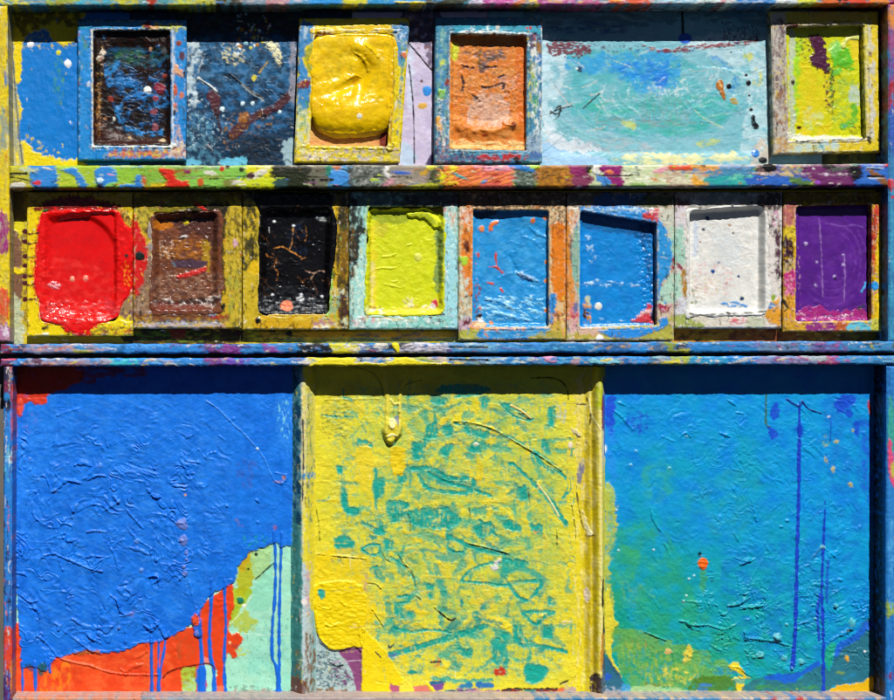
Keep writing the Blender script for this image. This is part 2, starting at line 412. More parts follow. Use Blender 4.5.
def build(name, parent, d, base, mat, bevel=1.6, hbev=1.4, side=None, side_mix=.5, origin=None, rows=None):
    """turn the current slab into mesh objects: the body and one more per tagged patch of paint"""
    s = CUR[0]; X, Y = s.X.copy(), s.Y.copy(); H = s.H.copy()
    def snap(sd, inside):
        gy, gx = np.gradient(sd, s.step); l = np.maximum(np.hypot(gx, gy), .2)
        k = np.abs(sd) < s.step * .95
        mv = np.where(k, np.clip(sd, -.7, .7), 0) / l
        return k, mv * gx / l, mv * gy / l
    cen = lambda a: (a[:-1, :-1] + a[1:, :-1] + a[:-1, 1:] + a[1:, 1:]) / 4
    keep = cen(s.so) < 0
    if s.sh is not None: keep &= cen(s.sh) > 0
    # which vertices lie on the rim
    cnt = np.zeros(X.shape, int)
    cnt[:-1, :-1] += keep; cnt[1:, :-1] += keep; cnt[:-1, 1:] += keep; cnt[1:, 1:] += keep
    rim = (cnt > 0) & (cnt < 4)
    for sd in ([s.so] if s.sh is None else [s.so, s.sh]):
        k, mx, my = snap(sd, 0); k &= rim
        X = np.where(k, X - mx, X); Y = np.where(k, Y - my, Y)
    if bevel: H = H - bevel * np.clip(1 + s.so / (bevel * 1.5), 0, 1) ** 2
    if s.sh is not None and hbev: H = H - hbev * np.clip(1 - s.sh / (hbev * 1.6), 0, 1) ** 2
    wX = wx(X, d); wZ = wz(Y, d); wY = -(d + H) * U
    ox, oy, oz = origin if origin else (0, 0, 0)
    co = np.stack([wX - ox, wY - oy, wZ - oz], -1)
    ny, nx = X.shape; idx = np.arange(ny * nx).reshape(ny, nx)
    T = s.T; tc = np.where(keep, T[:-1, :-1], -1)
    if s.tags:      # each patch of paint stays one connected piece: strays join the patch they touch
        seen = np.zeros(tc.shape, bool); a_, b_ = tc.shape; comps = {}
        for i0, j0 in zip(*np.nonzero(tc > 0)):
            if seen[i0, j0]: continue
            k0 = tc[i0, j0]; st = [(i0, j0)]; seen[i0, j0] = True; cells = []; nb = {}
            while st:
                i, j = st.pop(); cells.append((i, j))
                for y, x in ((i + 1, j), (i - 1, j), (i, j + 1), (i, j - 1)):
                    if 0 <= y < a_ and 0 <= x < b_:
                        if tc[y, x] == k0:
                            if not seen[y, x]: seen[y, x] = True; st.append((y, x))
                        elif tc[y, x] >= 0: nb[tc[y, x]] = nb.get(tc[y, x], 0) + 1
            comps.setdefault(k0, []).append((cells, nb))
        for k0, cs in comps.items():
            cs.sort(key=lambda c: -len(c[0]))
            for cells, nb in cs[1:]:
                if nb:
                    t_ = max(nb, key=nb.get)
                    for i, j in cells: tc[i, j] = t_
    cof = co.reshape(-1, 3); cf = s.C.reshape(-1, 3); objs = []
    for k in [0] + sorted(s.tags):
        mk = tc == k
        if k and mk.sum() < 6: continue
        ii, jj = np.nonzero(mk)
        F = np.stack([idx[ii, jj], idx[ii + 1, jj], idx[ii + 1, jj + 1], idx[ii, jj + 1]], 1)
        pc, pf, pcol = [], [], []
        u, inv = np.unique(F.ravel(), return_inverse=True)
        pc.append(cof[u]); pf.append(inv.reshape(-1, 4)); pcol.append(cf[u]); nv = len(u)
        # sides: rim edges of the cells in this patch
        kp = np.pad(keep, 1); c = np.pad(mk, 1)[1:-1, 1:-1]
        ed = []
        for di, dj, a, b in ((-1, 0, (0, 0), (0, 1)), (1, 0, (1, 1), (1, 0)), (0, -1, (1, 0), (0, 0)), (0, 1, (0, 1), (1, 1))):
            nb = kp[1 + di:kp.shape[0] - 1 + di, 1 + dj:kp.shape[1] - 1 + dj]
            e = np.nonzero(mk & ~nb)
            ed.append(np.stack([idx[e[0] + a[0], e[1] + a[1]], idx[e[0] + b[0], e[1] + b[1]]], 1))
        ed = np.concatenate(ed)
        if len(ed):
            uu, iv = np.unique(ed.ravel(), return_inverse=True); iv = iv.reshape(-1, 2); ne = len(uu)
            nr = rows or max(2, int((d - base) / 2.5))
            top = cof[uu]; tcol = cf[uu]
            for r in range(nr + 1):
                t = r / nr; c2 = top.copy(); c2[:, 1] = top[:, 1] * (1 - t) + (-(base) * U - oy) * t
                q = top[:, 0] / U; z = top[:, 2] / U
                if side is not None:
                    sc_ = lin(side); n = fbm(q + z, np.full_like(q, t * (d - base)), 6, 5, oct=3, s=91)
                    m = np.clip(side_mix + n * 1.2, 0, 1)[:, None] * min(1, t * 3 + .15)
                    cc = tcol * (1 - m) + sc_ * m * (1 + .2 * n[:, None])
                else:
                    cc = tcol * (1 + .15 * fbm(q + z, np.full_like(q, t * (d - base)), 5, 5, oct=2, s=92))[:, None]
                pc.append(c2); pcol.append(cc)
                if r:
                    b0 = nv + (r - 1) * ne; b1 = nv + r * ne
                    pf.append(np.stack([b0 + iv[:, 1], b0 + iv[:, 0], b1 + iv[:, 0], b1 + iv[:, 1]], 1)[:, ::-1])
        nm = name if k == 0 else s.tags[k][0]
        if k and objs and s.tags[k][0].startswith('~'): nm = s.tags[k][0][1:]; par = objs[0]
        else: par = parent
        if k == 0 and not len(ii): objs.append(None); continue
        o = mk_mesh(nm, np.concatenate(pc), np.concatenate(pf), np.concatenate(pcol), mat, par)
        if k and s.tags[k][1]: o['label'] = s.tags[k][1]
        objs.append(o)
    return objs

def thing(name, label, cat_, px, py, d=0, group=None):
    o = bpy.data.objects.new(name, None); COL.objects.link(o); o.empty_display_size = .02
    o.location = (wx(px, d), -d * U, wz(py, d)); o['label'] = label; o['category'] = cat_
    if group: o['group'] = group
    return o
def org(o): return tuple(o.location)
# ================================================================== materials
M_PAINT = paint_mat('dried_paint', .42, .24)
M_GLOSS = paint_mat('glossy_paint', .30, .32, .12)
M_COAT = paint_mat('matt_paint_coat', .40, .2, .12)
M_BLACK = paint_mat('black_gloss_paint', .24, .2, .1)
M_WET = paint_mat('thick_enamel_paint', .22, .4, .05)
M_WOOD = paint_mat('painted_wood', .48, .2, .3)

# ================================================================== the wall behind
def wall():
    m = bpy.data.materials.new('grey_render'); m.use_nodes = True; nt = m.node_tree; b = nt.nodes['Principled BSDF']
    n = nt.nodes.new('ShaderNodeTexNoise'); n.inputs['Scale'].default_value = 40; n.inputs['Detail'].default_value = 8
    r = nt.nodes.new('ShaderNodeValToRGB'); r.color_ramp.elements[0].color = (.07, .062, .055, 1); r.color_ramp.elements[1].color = (.16, .145, .13, 1)
    nt.links.new(n.outputs['Fac'], r.inputs[0]); nt.links.new(r.outputs[0], b.inputs['Base Color']); b.inputs['Roughness'].default_value = .9
    bp = nt.nodes.new('ShaderNodeBump'); bp.inputs['Strength'].default_value = .4; nt.links.new(n.outputs['Fac'], bp.inputs['Height']); nt.links.new(bp.outputs[0], b.inputs['Normal'])
    me = bpy.data.meshes.new('wall'); y = 12 * U
    me.from_pydata([(-2, y, 0), (2, y, 0), (2, y, 2.4), (-2, y, 2.4)], [], [(0, 1, 2, 3)]); me.materials.append(m)
    o = bpy.data.objects.new('wall', me); COL.objects.link(o); o['kind'] = 'structure'
    o['label'] = 'dark grey rendered wall behind the paint trays'; o['category'] = 'wall'
wall()

# ================================================================== the upper tray
UT = thing('paint_tray', 'upper wooden tray with two shelves of small framed paint pans', 'paint tray', 447, 352)
ut = org(UT)
WHITE_DOT = ('~paint_dot', '')

# ---- back boards of the top row
Slab(rect(-6, -8, 130, 178), '#0b78cc', wob=.2)
view('A')
P('#e8cf10', [(0, 0), (300, 0), (275, 150), (215, 160), (160, 105), (95, 140), (78, 200), (80, 270), (62, 330), (80, 400), (68, 470), (78, 510), (130, 555), (170, 575), (240, 590), (300, 585), (300, 640), (0, 640)], wob=2.2, ws=6, h=.5, hn=(.3, 3))
P('#8e9a98', [(22, 60), (44, 60), (56, 250), (70, 420), (88, 610), (36, 610), (40, 300)], wob=1, a=.8, dry=(2, 20, -.25, .3, 0))
Ln('#5e6664', [(40, 110), (50, 250), (66, 450), (84, 605)], 4)
P('#0b78cc', [(70, 470), (82, 470), (82, 515), (66, 515)], wob=1)
N('#e8cf10', [(60, 130), (290, 110), (290, 180), (60, 190)], (3, 3), .28, .08)
N('#4d9f3c', [(190, 220), (240, 220), (240, 380), (190, 380)], (2, 9), .22, .2, a=.8)
N('#e0ca20', [(95, 480), (200, 540), (270, 600), (90, 600)], (5, 3.5), .26, .1, h=.3)
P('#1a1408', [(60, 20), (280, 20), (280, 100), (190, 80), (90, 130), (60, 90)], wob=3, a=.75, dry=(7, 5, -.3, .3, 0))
E('#ffffff', 113, 162, 11, 12, h=1.2, tag=('paint_dot', 'round white paint dot')); E('#ffffff', 250, 233, 12, 13, h=1.2, tag=('paint_dot', 'round white paint dot'))
E('#d9d82a', 216, 193, 8, h=.9)
smear(.8, 1.5, 2.5, 9); distress(60, (2, 9), (.4, 1.2), dark=.1, light=.1); R(None, .22, 2.2, 9); R(None, .35, 9); grain()
build('back_board', UT, 0, -6, M_PAINT, origin=ut)[0]['label'] = 'bright blue back board with yellow edges'

Slab(rect(130, -8, 352, 178), '#123652', wob=.2)
view('B')
N('#12304e', [(20, 300), (380, 260), (380, 545), (20, 545)], (16, 12), -.05, .3, a=.8)
N('#2f7ab4', [(20, 130), (380, 130), (380, 420), (20, 420)], (12, 9), .12, .25, a=.7)
N('#4d88b4', [(20, 130), (385, 130), (385, 280), (20, 290)], (8, 10), .15, .25, a=.6)
P('#cfe2e6', [(20, 135), (60, 140), (80, 200), (50, 260), (60, 330), (35, 360), (18, 300)], wob=2.5, ws=5, a=.75, dry=(5, 9, -.05, .35, 20), h=.2)
N('#5a9ab8', [(22, 380), (90, 380), (140, 545), (22, 545)], (6, 7), .12, .25, a=.7)
N('#a8c8d6', [(22, 320), (150, 360), (150, 470), (22, 500)], (4, 4), .3, .1, h=.2)
P('#d9d3a4', [(135, 155), (180, 150), (215, 185), (195, 215), (150, 200), (140, 185)], wob=2.5, ws=4, a=.85, dry=(5, 4, .08, .2, 30), h=.3)
P('#e9e3b4', [(275, 140), (320, 140), (338, 190), (325, 212), (300, 170)], wob=2, ws=4, dry=(3, 3, -.2, .15, 0), h=.6)

P('#55262a', [(88, 310), (118, 300), (134, 345), (122, 385), (105, 360)], wob=1.5, a=.9, h=.5)
Ln('#3a2226', [(118, 360), (128, 400), (136, 440)], (9, 4), a=.9, h=.4)
P('#4e2324', [(160, 435), (215, 385), (300, 350), (350, 310), (368, 325), (330, 362), (250, 400), (190, 455), (165, 460)], wob=1.6, ws=5, a=.92, h=.5)
N('#9a6c28', [(150, 380), (300, 360), (310, 420), (150, 500)], (4, 3), .26, .1, a=.8)
P('#b06f24', [(195, 380), (222, 372), (222, 400), (198, 408)], wob=1.2, a=.7)
Ln('#0a0c10', [(165, 245), (200, 275), (240, 305), (275, 328)], (5, 7), h=.7); Ln('#c8dce4', [(205, 282), (240, 310), (276, 332)], 3, a=.8, h=.4)
Ln('#dfe9ea', [(60, 258), (95, 280), (120, 302)], 4, a=.9, h=.5); Ln('#15191e', [(62, 262), (98, 286), (126, 310)], 3)
P('#e8eeee', [(190, 180), (215, 140), (200, 165), (186, 190)], wob=1, a=.8); Ln('#b4913a', [(290, 205), (262, 240)], 4, a=.8)
P('#0e1218', [(170, 490), (260, 450), (345, 470), (335, 535), (190, 540)], wob=2.5, a=.7, dry=(8, 5, -.15, .25, 0))
P('#9c9aa6', [(368, 150), (386, 150), (386, 330), (362, 335)], wob=1.5, a=.8, dry=(3, 12, -.2, .3, 0))
P('#a8c8d2', [(340, 470), (384, 460), (384, 545), (350, 545)], wob=2, a=.8)
P('#66bfe0', [(130, 530), (210, 522), (215, 548), (130, 548)], wob=1.4, a=.9); P('#66b4d6', [(20, 525), (60, 530), (60, 548), (20, 548)], wob=1.4)
SP(['#e8f4f8', '#9fd6ea', '#cfe8f2'], [(190, 45), (297, 45), (297, 162), (190, 162)], 34, (.5, 2.0), h=.4)
SP(['#8a4a22', '#d8d040', '#6a1f1a', '#b37a2c'], [(190, 60), (297, 60), (297, 162), (190, 162)], 40, (.4, 2.0), h=.3)
for x, y, r in ((207, 342, 6), (140, 360, 7), (240, 340, 5), (330, 370, 5)): E('#d4f0fa', x, y, r, h=.8)
E('#d2c43a', 245, 257, 7, 9)
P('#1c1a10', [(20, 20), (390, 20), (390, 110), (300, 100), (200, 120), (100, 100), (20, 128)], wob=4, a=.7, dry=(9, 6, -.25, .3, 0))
N('#3a5a2a', [(20, 20), (380, 20), (380, 130), (20, 130)], (8, 5), .2, .2, a=.6)
smear(1.6, 1.6, 5); distress(90, (2, 14), (.4, 1.2), 60, 40, dark=.45, light=.12); crackle('#0a1018', 9); R(None, .25, 2.4, 7, rot=90); R(None, .4, 8); W([(20, 120), (385, 120), (385, 545), (20, 545)], .7, 11); grain(.08)
build('back_board', UT, 0, -6, M_PAINT, origin=ut)[0]['label'] = 'smeared navy blue back board between the black pan and the yellow pan'

Slab(rect(352, -8, 488, 178), '#cfc4de', wob=.2)
view('B')
P('#5a4a66', [(740, 20), (860, 20), (860, 240), (832, 232), (800, 140), (770, 140), (740, 180)], wob=2, ws=6, a=.9, dry=(8, 8, -.35, .3, 0))  # violet patch paints the slanting cast shadow and the shade under the top rail
N('#3a4a66', [(740, 20), (860, 20), (860, 140), (740, 140)], (8, 8), .05, .2, a=.8); N('#8a4a20', [(740, 60), (860, 60), (850, 170), (745, 150)], (6, 6), .22, .15, a=.7)
P('#b9aed0', [(740, 300), (835, 240), (835, 540), (735, 540)], wob=3, a=.5, dry=(14, 20, 0, .3, 0))
P('#b4d4ea', [(735, 470), (780, 500), (775, 545), (735, 545)], wob=2, a=.7); P('#c8dcf0', [(755, 160), (772, 160), (770, 350), (752, 350)], wob=2, a=.5)
Ln('#231f2a', [(752, 140), (780, 170), (832, 232)], 4, h=-.8); Ln('#2a2630', [(758, 215), (768, 300), (774, 400), (776, 540)], 3, h=-.8)
E('#2e8ee0', 818, 300, 14, 17, h=.9); E('#d9a94a', 804, 350, 14, 10, wob=.3, h=.4); E('#6a4a3a', 800, 268, 4)
P('#3a2c50', [(825, 520), (838, 505), (838, 545), (815, 545)], wob=1)
SP(['#5a4038', '#3a2a50', '#c89a40'], [(405, 60), (432, 60), (432, 160), (402, 160)], 16, (.3, 1.1), h=.2)
R(None, .22, 2.5, 8); R(None, .35, 9); grain(.06)
build('back_board', UT, 0, -6, M_PAINT, origin=ut)[0]['label'] = 'cracked lilac back board between the yellow pan and the orange pan'

Slab(rect(488, -8, 822, 178), '#86bccb', wob=.2)
view('a5')
N('#74bcc8', None, (26, 14), -.05, .3, a=.7)
P('#c4dee8', [(5, 110), (90, 160), (100, 250), (70, 330), (60, 420), (80, 480), (40, 520), (5, 480)], wob=4, ws=12, a=.85, dry=(14, 14, -.3, .3, 0))
P('#bedce4', [(560, 110), (860, 110), (860, 500), (760, 520), (790, 330), (740, 220), (640, 170)], wob=4, ws=14, a=.8, dry=(16, 10, -.3, .3, 30))
P('#46b0b8', [(110, 180), (200, 150), (520, 180), (720, 330), (730, 420), (600, 480), (380, 470), (180, 450), (110, 370)], wob=5, ws=14, a=.75, dry=(16, 10, -.15, .35, 20))
P('#2f9ed8', [(90, 190), (170, 175), (330, 150), (520, 160), (535, 230), (500, 300), (400, 320), (300, 260), (190, 240), (120, 225)], wob=5, ws=12, a=.9, dry=(10, 6, -.2, .3, 25))
P('#1f87dc', [(270, 210), (380, 200), (480, 200), (490, 255), (465, 300), (430, 280), (340, 250)], wob=4, ws=8, a=.9, dry=(9, 6, -.2, .25, 15))
P('#1f78dc', [(430, 250), (485, 240), (478, 290), (460, 305), (435, 275)], wob=1.5, a=.9)
Ln('#2f8fd4', [(660, 180), (710, 215), (745, 250), (735, 300)], (16, 26), wob=1.5, a=.85, br=(1.6, 18, -.1, .3))
smear(3, 2, 6); smear(1.5, 1.5, 3)
for i in range(80):      # strokes of the wide brush that swept the pool round
    q1, q2, q3 = (math.sin(i * 12.9898) * 43758.5453) % 1, (math.sin(i * 78.233) * 24634.6345) % 1, (math.sin(i * 37.719) * 9573.234) % 1
    L_ = i % 3 == 0; cx_, cy_ = ((660 + 90 * (q2 - .5), 310 + 120 * (q1 - .5)) if L_ else (400 + 220 * (q3 - .5), 270 + 130 * (q2 - .5))); r = 50 + (170 if L_ else 300) * q1; t0 = (-1.8 if L_ else .0) + 2.6 * q2; t1 = t0 + .35 + 1.0 * q3
    p = [(cx_ + 30 * q3 + r * 1.15 * math.cos(a_), cy_ + r * .68 * math.sin(a_)) for a_ in np.linspace(t0, t1, 10)]
    Ln(['#cfe8ee', '#43a8b4', '#7cc8d0', '#2f94a8', '#b4dce4', '#4cbca8', '#e2f0f2', '#58b4cc'][(i * 5) % 8], p, (5 + 6 * q2, 3 + 5 * q1), wob=1.6, ws=3, a=.5, br=(1.1, 12, -.1, .35), h=.15)
N('#2fb49c', [(150, 330), (720, 330), (640, 470), (250, 470)], (20, 7), .1, .25, a=.65)
N('#7d9aa0', [(340, 340), (560, 330), (560, 440), (400, 440)], (2.2, 10), .08, .2, a=.55)
N('#8a9698', [(220, 400), (560, 410), (560, 450), (220, 450)], (16, 1.6), .12, .15, a=.7)
N('#cfe0e0', [(400, 270), (480, 280), (560, 250), (560, 330), (420, 330)], (6, 6), .12, .2, a=.8)
P('#c3cf6a', [(310, 420), (360, 430), (360, 455), (320, 445)], wob=1.5, a=.8); P('#bfcf78', [(600, 500), (690, 490), (660, 515), (610, 518)], wob=2, a=.8, dry=(9, 4, -.2, .3, 0))
P('#c9cc4a', [(770, 160), (810, 175), (800, 195), (780, 185)], wob=2, a=.8); N('#cbd06a', [(800, 220), (850, 220), (850, 300), (810, 300)], (4, 8), .22, .15)
P('#e6e2a0', [(370, 545), (640, 550), (760, 545), (760, 585), (300, 585)], wob=3, a=.85, dry=(18, 6, -.2, .3, 0))
P('#a4cdf0', [(10, 490), (60, 520), (110, 540), (240, 560), (240, 590), (5, 590)], wob=3, a=.9); P('#dfe6ee', [(20, 430), (60, 470), (140, 500), (240, 530), (120, 540), (40, 510)], wob=4, a=.8)
N('#b0b6c0', [(150, 480), (420, 500), (420, 560), (150, 540)], (10, 5), .05, .25, a=.7)
P('#d8bfa4', [(820, 510), (862, 480), (864, 590), (800, 590)], wob=3, a=.7, dry=(8, 8, -.2, .3, 0))
P('#742f3e', [(30, 125), (110, 115), (175, 130), (190, 160), (150, 178), (90, 170), (40, 175), (24, 150)], wob=3, ws=5, a=.95, dry=(5, 2.5, -.22, .2, 0), h=.5)
P('#8a3038', [(380, 128), (470, 150), (560, 135), (700, 125), (820, 105), (820, 125), (700, 140), (600, 152), (480, 162), (410, 145)], wob=1.6, ws=5, a=.95, dry=(9, 2, -.15, .25, -6), h=.4)
N('#4a2232', [(700, 60), (825, 50), (830, 130), (700, 135)], (1.7, 6), .12, .14, a=.85); N('#4a2a40', [(200, 125), (400, 130), (380, 165), (200, 165)], (5, 4), .22, .12, a=.8)
Ln('#ced2d4', [(60, 290), (90, 335), (120, 372)], 3, a=.7); Ln('#8fa6aa', [(55, 285), (112, 360)], 2)
for p in ([(40, 392), (75, 375), (122, 365)], [(40, 385), (62, 395), (80, 382)], [(62, 372), (78, 365), (70, 402), (58, 415)], [(60, 380), (80, 372)], [(225, 318), (190, 350), (165, 372)]): Ln('#2c3236', p, 4, wob=.5, h=.5)
E('#1f3f5e', 150, 225, 11, wob=.4, a=.85); E('#e8fafa', 140, 222, 5, 4)
P('#b06a1e', [(675, 268), (694, 265), (698, 300), (706, 340), (695, 338), (680, 310), (670, 290)], wob=.8, h=.7); Ln('#e0b070', [(680, 272), (690, 292)], 6, a=.8)
P('#b59a4a', [(722, 335), (745, 335), (750, 355), (730, 355)], wob=1, h=.3)
for x, y, rx, ry in ((718, 290, 9, 10), (784, 247, 5, 5), (793, 277, 9, 11), (796, 324, 4, 4), (803, 378, 6, 6)): E('#0c0e14', x, y, rx, ry, h=.9)
P('#0c0e14', [(806, 402), (816, 402), (820, 425), (832, 440), (826, 452), (812, 448), (804, 425)], wob=.4, h=1.1, tag=('paint_drip', 'black drip on the pale turquoise board'))
E('#2277c4', 818, 545, 15, 16, h=1.2, tag=('paint_dot', 'blue paint dot')); E('#cfeafa', 813, 537, 5, 4); E('#0d0f14', 845, 572, 16, 12, h=1)
Ln('#0a0c0e', [(540, -20), (543, 40), (544, 90)], 8, wob=.3, h=-1.2, sm=False); E('#2a5fd0', 553, 108, 26, 18, h=.6)
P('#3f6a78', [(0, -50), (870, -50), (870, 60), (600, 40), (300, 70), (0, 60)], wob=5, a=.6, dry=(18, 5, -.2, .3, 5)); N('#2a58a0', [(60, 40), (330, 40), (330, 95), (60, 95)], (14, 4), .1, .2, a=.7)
SP(['#2f5f9c', '#dfecec', '#1f3a50'], [(548, 45), (766, 45), (766, 160), (548, 160)], 30, (.3, .9), h=.3)
s = CUR[0]; ring = sdpoly(s.X, s.Y, np.array(rect(560, 5, 752, 142))) - 12
s.H += 1.4 * sst(-4, 5, ring); distress(260, (8, 46), (.5, 2.2), 172, 32, dark=.03, light=.14, a=.5, h=.1); R(None, .2, 2, 9, rot=80); R(None, .35, 8); W([(10, 110), (860, 110), (860, 590), (10, 590)], .45, 13, warp=9); grain(.06)
build('back_board', UT, 0, -6, M_PAINT, origin=ut)[0]['label'] = 'wide pale turquoise back board with swirled brush marks and black spots'

Slab(rect(822, -8, 900, 178), '#5a6a34', wob=.2)
view('D'); N('#2a3020', None, (10, 14), 0, .2, a=.8); N('#a08a2a', None, (5, 20), .2, .2, a=.6)
R(None, .3, 3, 9); grain()
build('back_board', UT, 0, -6, M_PAINT, origin=ut)[0]['label'] = 'dark olive back board behind the lime green pan'

# ---- back board of the second row
Slab(rect(-6, 178, 900, 352), '#c9b21c', wob=.2)
view('E')
P('#7d6a3c', [(40, 60), (82, 60), (82, 250), (40, 250)], wob=2, a=.8); P('#d8cc20', [(50, 180), (95, 180), (90, 220), (72, 225), (70, 290), (84, 300), (40, 370), (30, 340), (50, 250)], wob=1.5)
P('#7a5540', [(40, 222), (66, 226), (78, 300), (74, 345), (84, 360), (80, 430), (60, 450), (36, 430)], wob=1.6, h=.4); P('#e8d018', [(45, 345), (65, 340), (75, 350), (88, 345), (86, 362), (66, 366), (50, 355)], wob=1, h=.7)
P('#b8bf9c', [(34, 440), (62, 440), (80, 500), (80, 610), (34, 610)], wob=1.5, dry=(4, 14, -.5, .3, 0)); N('#5c6450', [(34, 440), (80, 440), (80, 610), (34, 610)], (2, 9), .22, .12, a=.7)
for y in (215, 250, 302, 335, 372, 395, 452): E('#4a1020', 88, y, 9, 8, h=.4); 
P('#5a1c28', [(80, 190), (94, 190), (94, 520), (82, 520)], wob=1, a=.55, dry=(3, 9, 0, .3, 0))
view('px')
P('#8f6a10', [(70, 326), (200, 326), (200, 345), (70, 345)], wob=1, a=.5)
P('#1c120c', [(132, 328), (234, 328), (230, 345), (134, 345)], wob=2, ws=8, a=.95, dry=(14, 3, -.45, .25, 0)); N('#6f8a18', [(142, 330), (230, 330), (230, 343), (142, 343)], (12, 3), .15, .2, a=.8); P('#8a1c18', [(170, 328), (186, 328), (184, 338), (172, 338)], wob=1.5, a=.8)
P('#d09a20', [(260, 331), (460, 331), (460, 338), (260, 338)], wob=.6, h=1.5, sm=False); N('#2a2014', [(220, 329), (300, 329), (300, 344), (220, 344)], (9, 3), .05, .2, a=.9)
P('#6f8a58', [(300, 338), (460, 338), (460, 345), (300, 345)], wob=.6, a=.8, dry=(16, 2.5, -.2, .3, 0)); N('#31506a', [(360, 330), (470, 330), (470, 345), (360, 345)], (14, 4), .15, .2, a=.8); E('#232018', 289, 333, 3, 2.4); E('#3a1c14', 238, 333, 3)
P('#b46a1e', [(674, 328), (786, 328), (786, 345), (674, 345)], wob=.8, a=.85, dry=(12, 4, -.5, .3, 0)); N('#3a1a10', [(674, 328), (860, 328), (860, 345), (674, 345)], (9, 5), .1, .2, a=.85)
P('#7a2c1c', [(740, 330), (840, 332), (840, 345), (740, 345)], wob=1, a=.6); P('#2a2412', [(840, 326), (895, 180), (900, 350), (840, 350)], wob=2, a=.8, sm=False); P('#8f9a3c', [(458, 336), (470, 336), (470, 345), (458, 345)], wob=1)
smear(2, 1, 7, 4); distress(160, (3, 14), (.4, 1.4), 0, 12, pts=rect(10, 325, 890, 350)); distress(60, (3, 10), (.4, 1.2), 90, 12, pts=rect(5, 200, 28, 340)); R(None, .3, 8, 2.2); R(None, .3, 6); grain()
build('back_board', UT, 0, -6, M_PAINT, origin=ut)[0]['label'] = 'yellow and brown back board behind the second row of pans'

# ---- rails
def bands(lst, y0, y1, wob=2, ws=5, a=1, dry=None):
    for x0, x1, c in lst: P(c, [(x0 - 8, y0), (x1 + 4, y0), (x1 + 10, y1), (x0 + 4, y1)], wob=wob * 2.4, ws=ws * 1.3, soft=1.0, a=a * .97, sm=False, dry=dry, h=.2)
RN = [260]
def woodgrain(dark='#2a2018', n=.24, a=.6):
    smear(2.2, .5, 40, 1.5); smear(1.0, .6, 5, 2); splats(int(RN[0] * .15), (1, 5), 4, 0, h=.3); smear(1.5, .5, 6, 2); distress(int(RN[0] * .6), (3, 18), (.4, 1.8), 0, 9, dark=.14, light=.12); crackle('#15100c', 14, .04, aniso=.14, gate=.25)
    N(dark, None, (40, 1.3), n + .1, .12, a=a * .6); R(None, .16, 30, 1.5); R(None, .45, 5, 3)

Slab([(-40, -26), (936, -26), (936, 3.6), (690, 4), (540, 4.6), (430, 4.4), (200, 5.2), (-40, 5.4)], '#5aa0b8', wob=.5)
view('r1'); bands([(-60, 110, '#d8d23c'), (110, 190, '#3f9fc8'), (190, 300, '#9ab040'), (300, 450, '#3fa8c4'), (450, 540, '#c8c830'), (540, 680, '#4a9aa8'), (680, 860, '#c8d040'), (860, 900, '#3a3a28')], -100, 26, wob=4)
N('#b48f3a', [(-10, -20), (900, -20), (900, 25), (-10, 25)], (9, 2.5), .15, .15, a=.7); P('#b0402c', [(585, -10), (620, -10), (612, 22), (590, 22)], wob=1.5)
view('r2'); bands([(0, 70, '#34342a'), (70, 160, '#7a8fa0'), (160, 250, '#c08a94'), (250, 330, '#5fa0c8'), (330, 460, '#2f94dc'), (460, 560, '#d8d030'), (560, 640, '#2f94d0'), (640, 830, '#3a96d8')], -100, 26, wob=3)
P('#f0dc18', [(680, 6), (820, 8), (820, 17), (700, 15)], wob=1, h=.8); N('#e8c8c0', [(60, -10), (320, -10), (320, 22), (60, 22)], (8, 2), .2, .15)
view('r3'); bands([(-90, 70, '#3a3a24'), (70, 130, '#d8cfe0'), (130, 260, '#c84fa0'), (260, 300, '#e88a3c'), (300, 360, '#f0d820'), (360, 500, '#b84a94'), (500, 620, '#c85a90'), (620, 800, '#e8603a'), (800, 850, '#a8c8d8')], -100, 26, wob=3)
N('#e8b4d4', [(120, -10), (720, -10), (720, 20), (120, 20)], (9, 1.6), .14, .15, a=.9, h=.3); N('#f0d030', [(360, -10), (800, -10), (800, 20), (360, 20)], (12, 1.6), .25, .1, h=.3)
view('r4'); bands([(-30, 110, '#9cc8e0'), (110, 260, '#c8d8d8'), (260, 420, '#3a84d0'), (420, 510, '#d4dce0'), (510, 590, '#d8d830'), (590, 680, '#e06a28'), (680, 800, '#e04a2c'), (800, 870, '#e88a3a'), (870, 960, '#b03060')], -100, 26, wob=3)
N('#f4f4ee', [(-10, -10), (520, -10), (520, 20), (-10, 20)], (10, 2), .18, .15, a=.9, h=.3)
woodgrain(n=.3); grain(.09)
build('rail', UT, 28, -6, M_WOOD, bevel=1.2, side='#4a3a30', side_mix=.4, origin=ut)[0]['label'] = 'top rail streaked with many colours'

Slab([(-40, 5.4), (7, 5.2), (9.2, 165), (9.6, 341.6), (-40, 341.6)], '#e2c916', wob=.5)
view('w1'); N('#3f8fae', [(-20, 440), (40, 440), (30, 620), (-20, 620)], (6, 12), -.05, .2, a=.85); P('#2f74c4', [(18, 285), (30, 300), (30, 350), (16, 340)], wob=1)
N('#b48a2a', [(-20, 0), (40, 0), (40, 640), (-20, 640)], (3, 10), .2, .12, a=.7); N('#d0dce0', [(20, 60), (40, 60), (40, 640), (20, 640)], (2, 16), .12, .15, a=.8)
view('w2'); P('#9c2c78', [(-20, 190), (20, 185), (34, 220), (34, 310), (10, 350), (-20, 345)], wob=1.5, h=.5); P('#d8502c', [(-20, 490), (30, 485), (36, 560), (20, 610), (-20, 610)], wob=1.6, h=.4); P('#b06aa0', [(-20, 620), (40, 630), (40, 700), (-20, 700)], wob=2); P('#d8c8d8', [(10, 640), (30, 640), (30, 665), (14, 665)], wob=1)
N('#a8a060', None, (3, 14), .15, .2, a=.7); smear(1, 5, 2.2, 24); distress(120, (3, 18), (.4, 1.4), 90, 6); R(None, .35, 2.5, 16); R(None, .3, 4); grain()
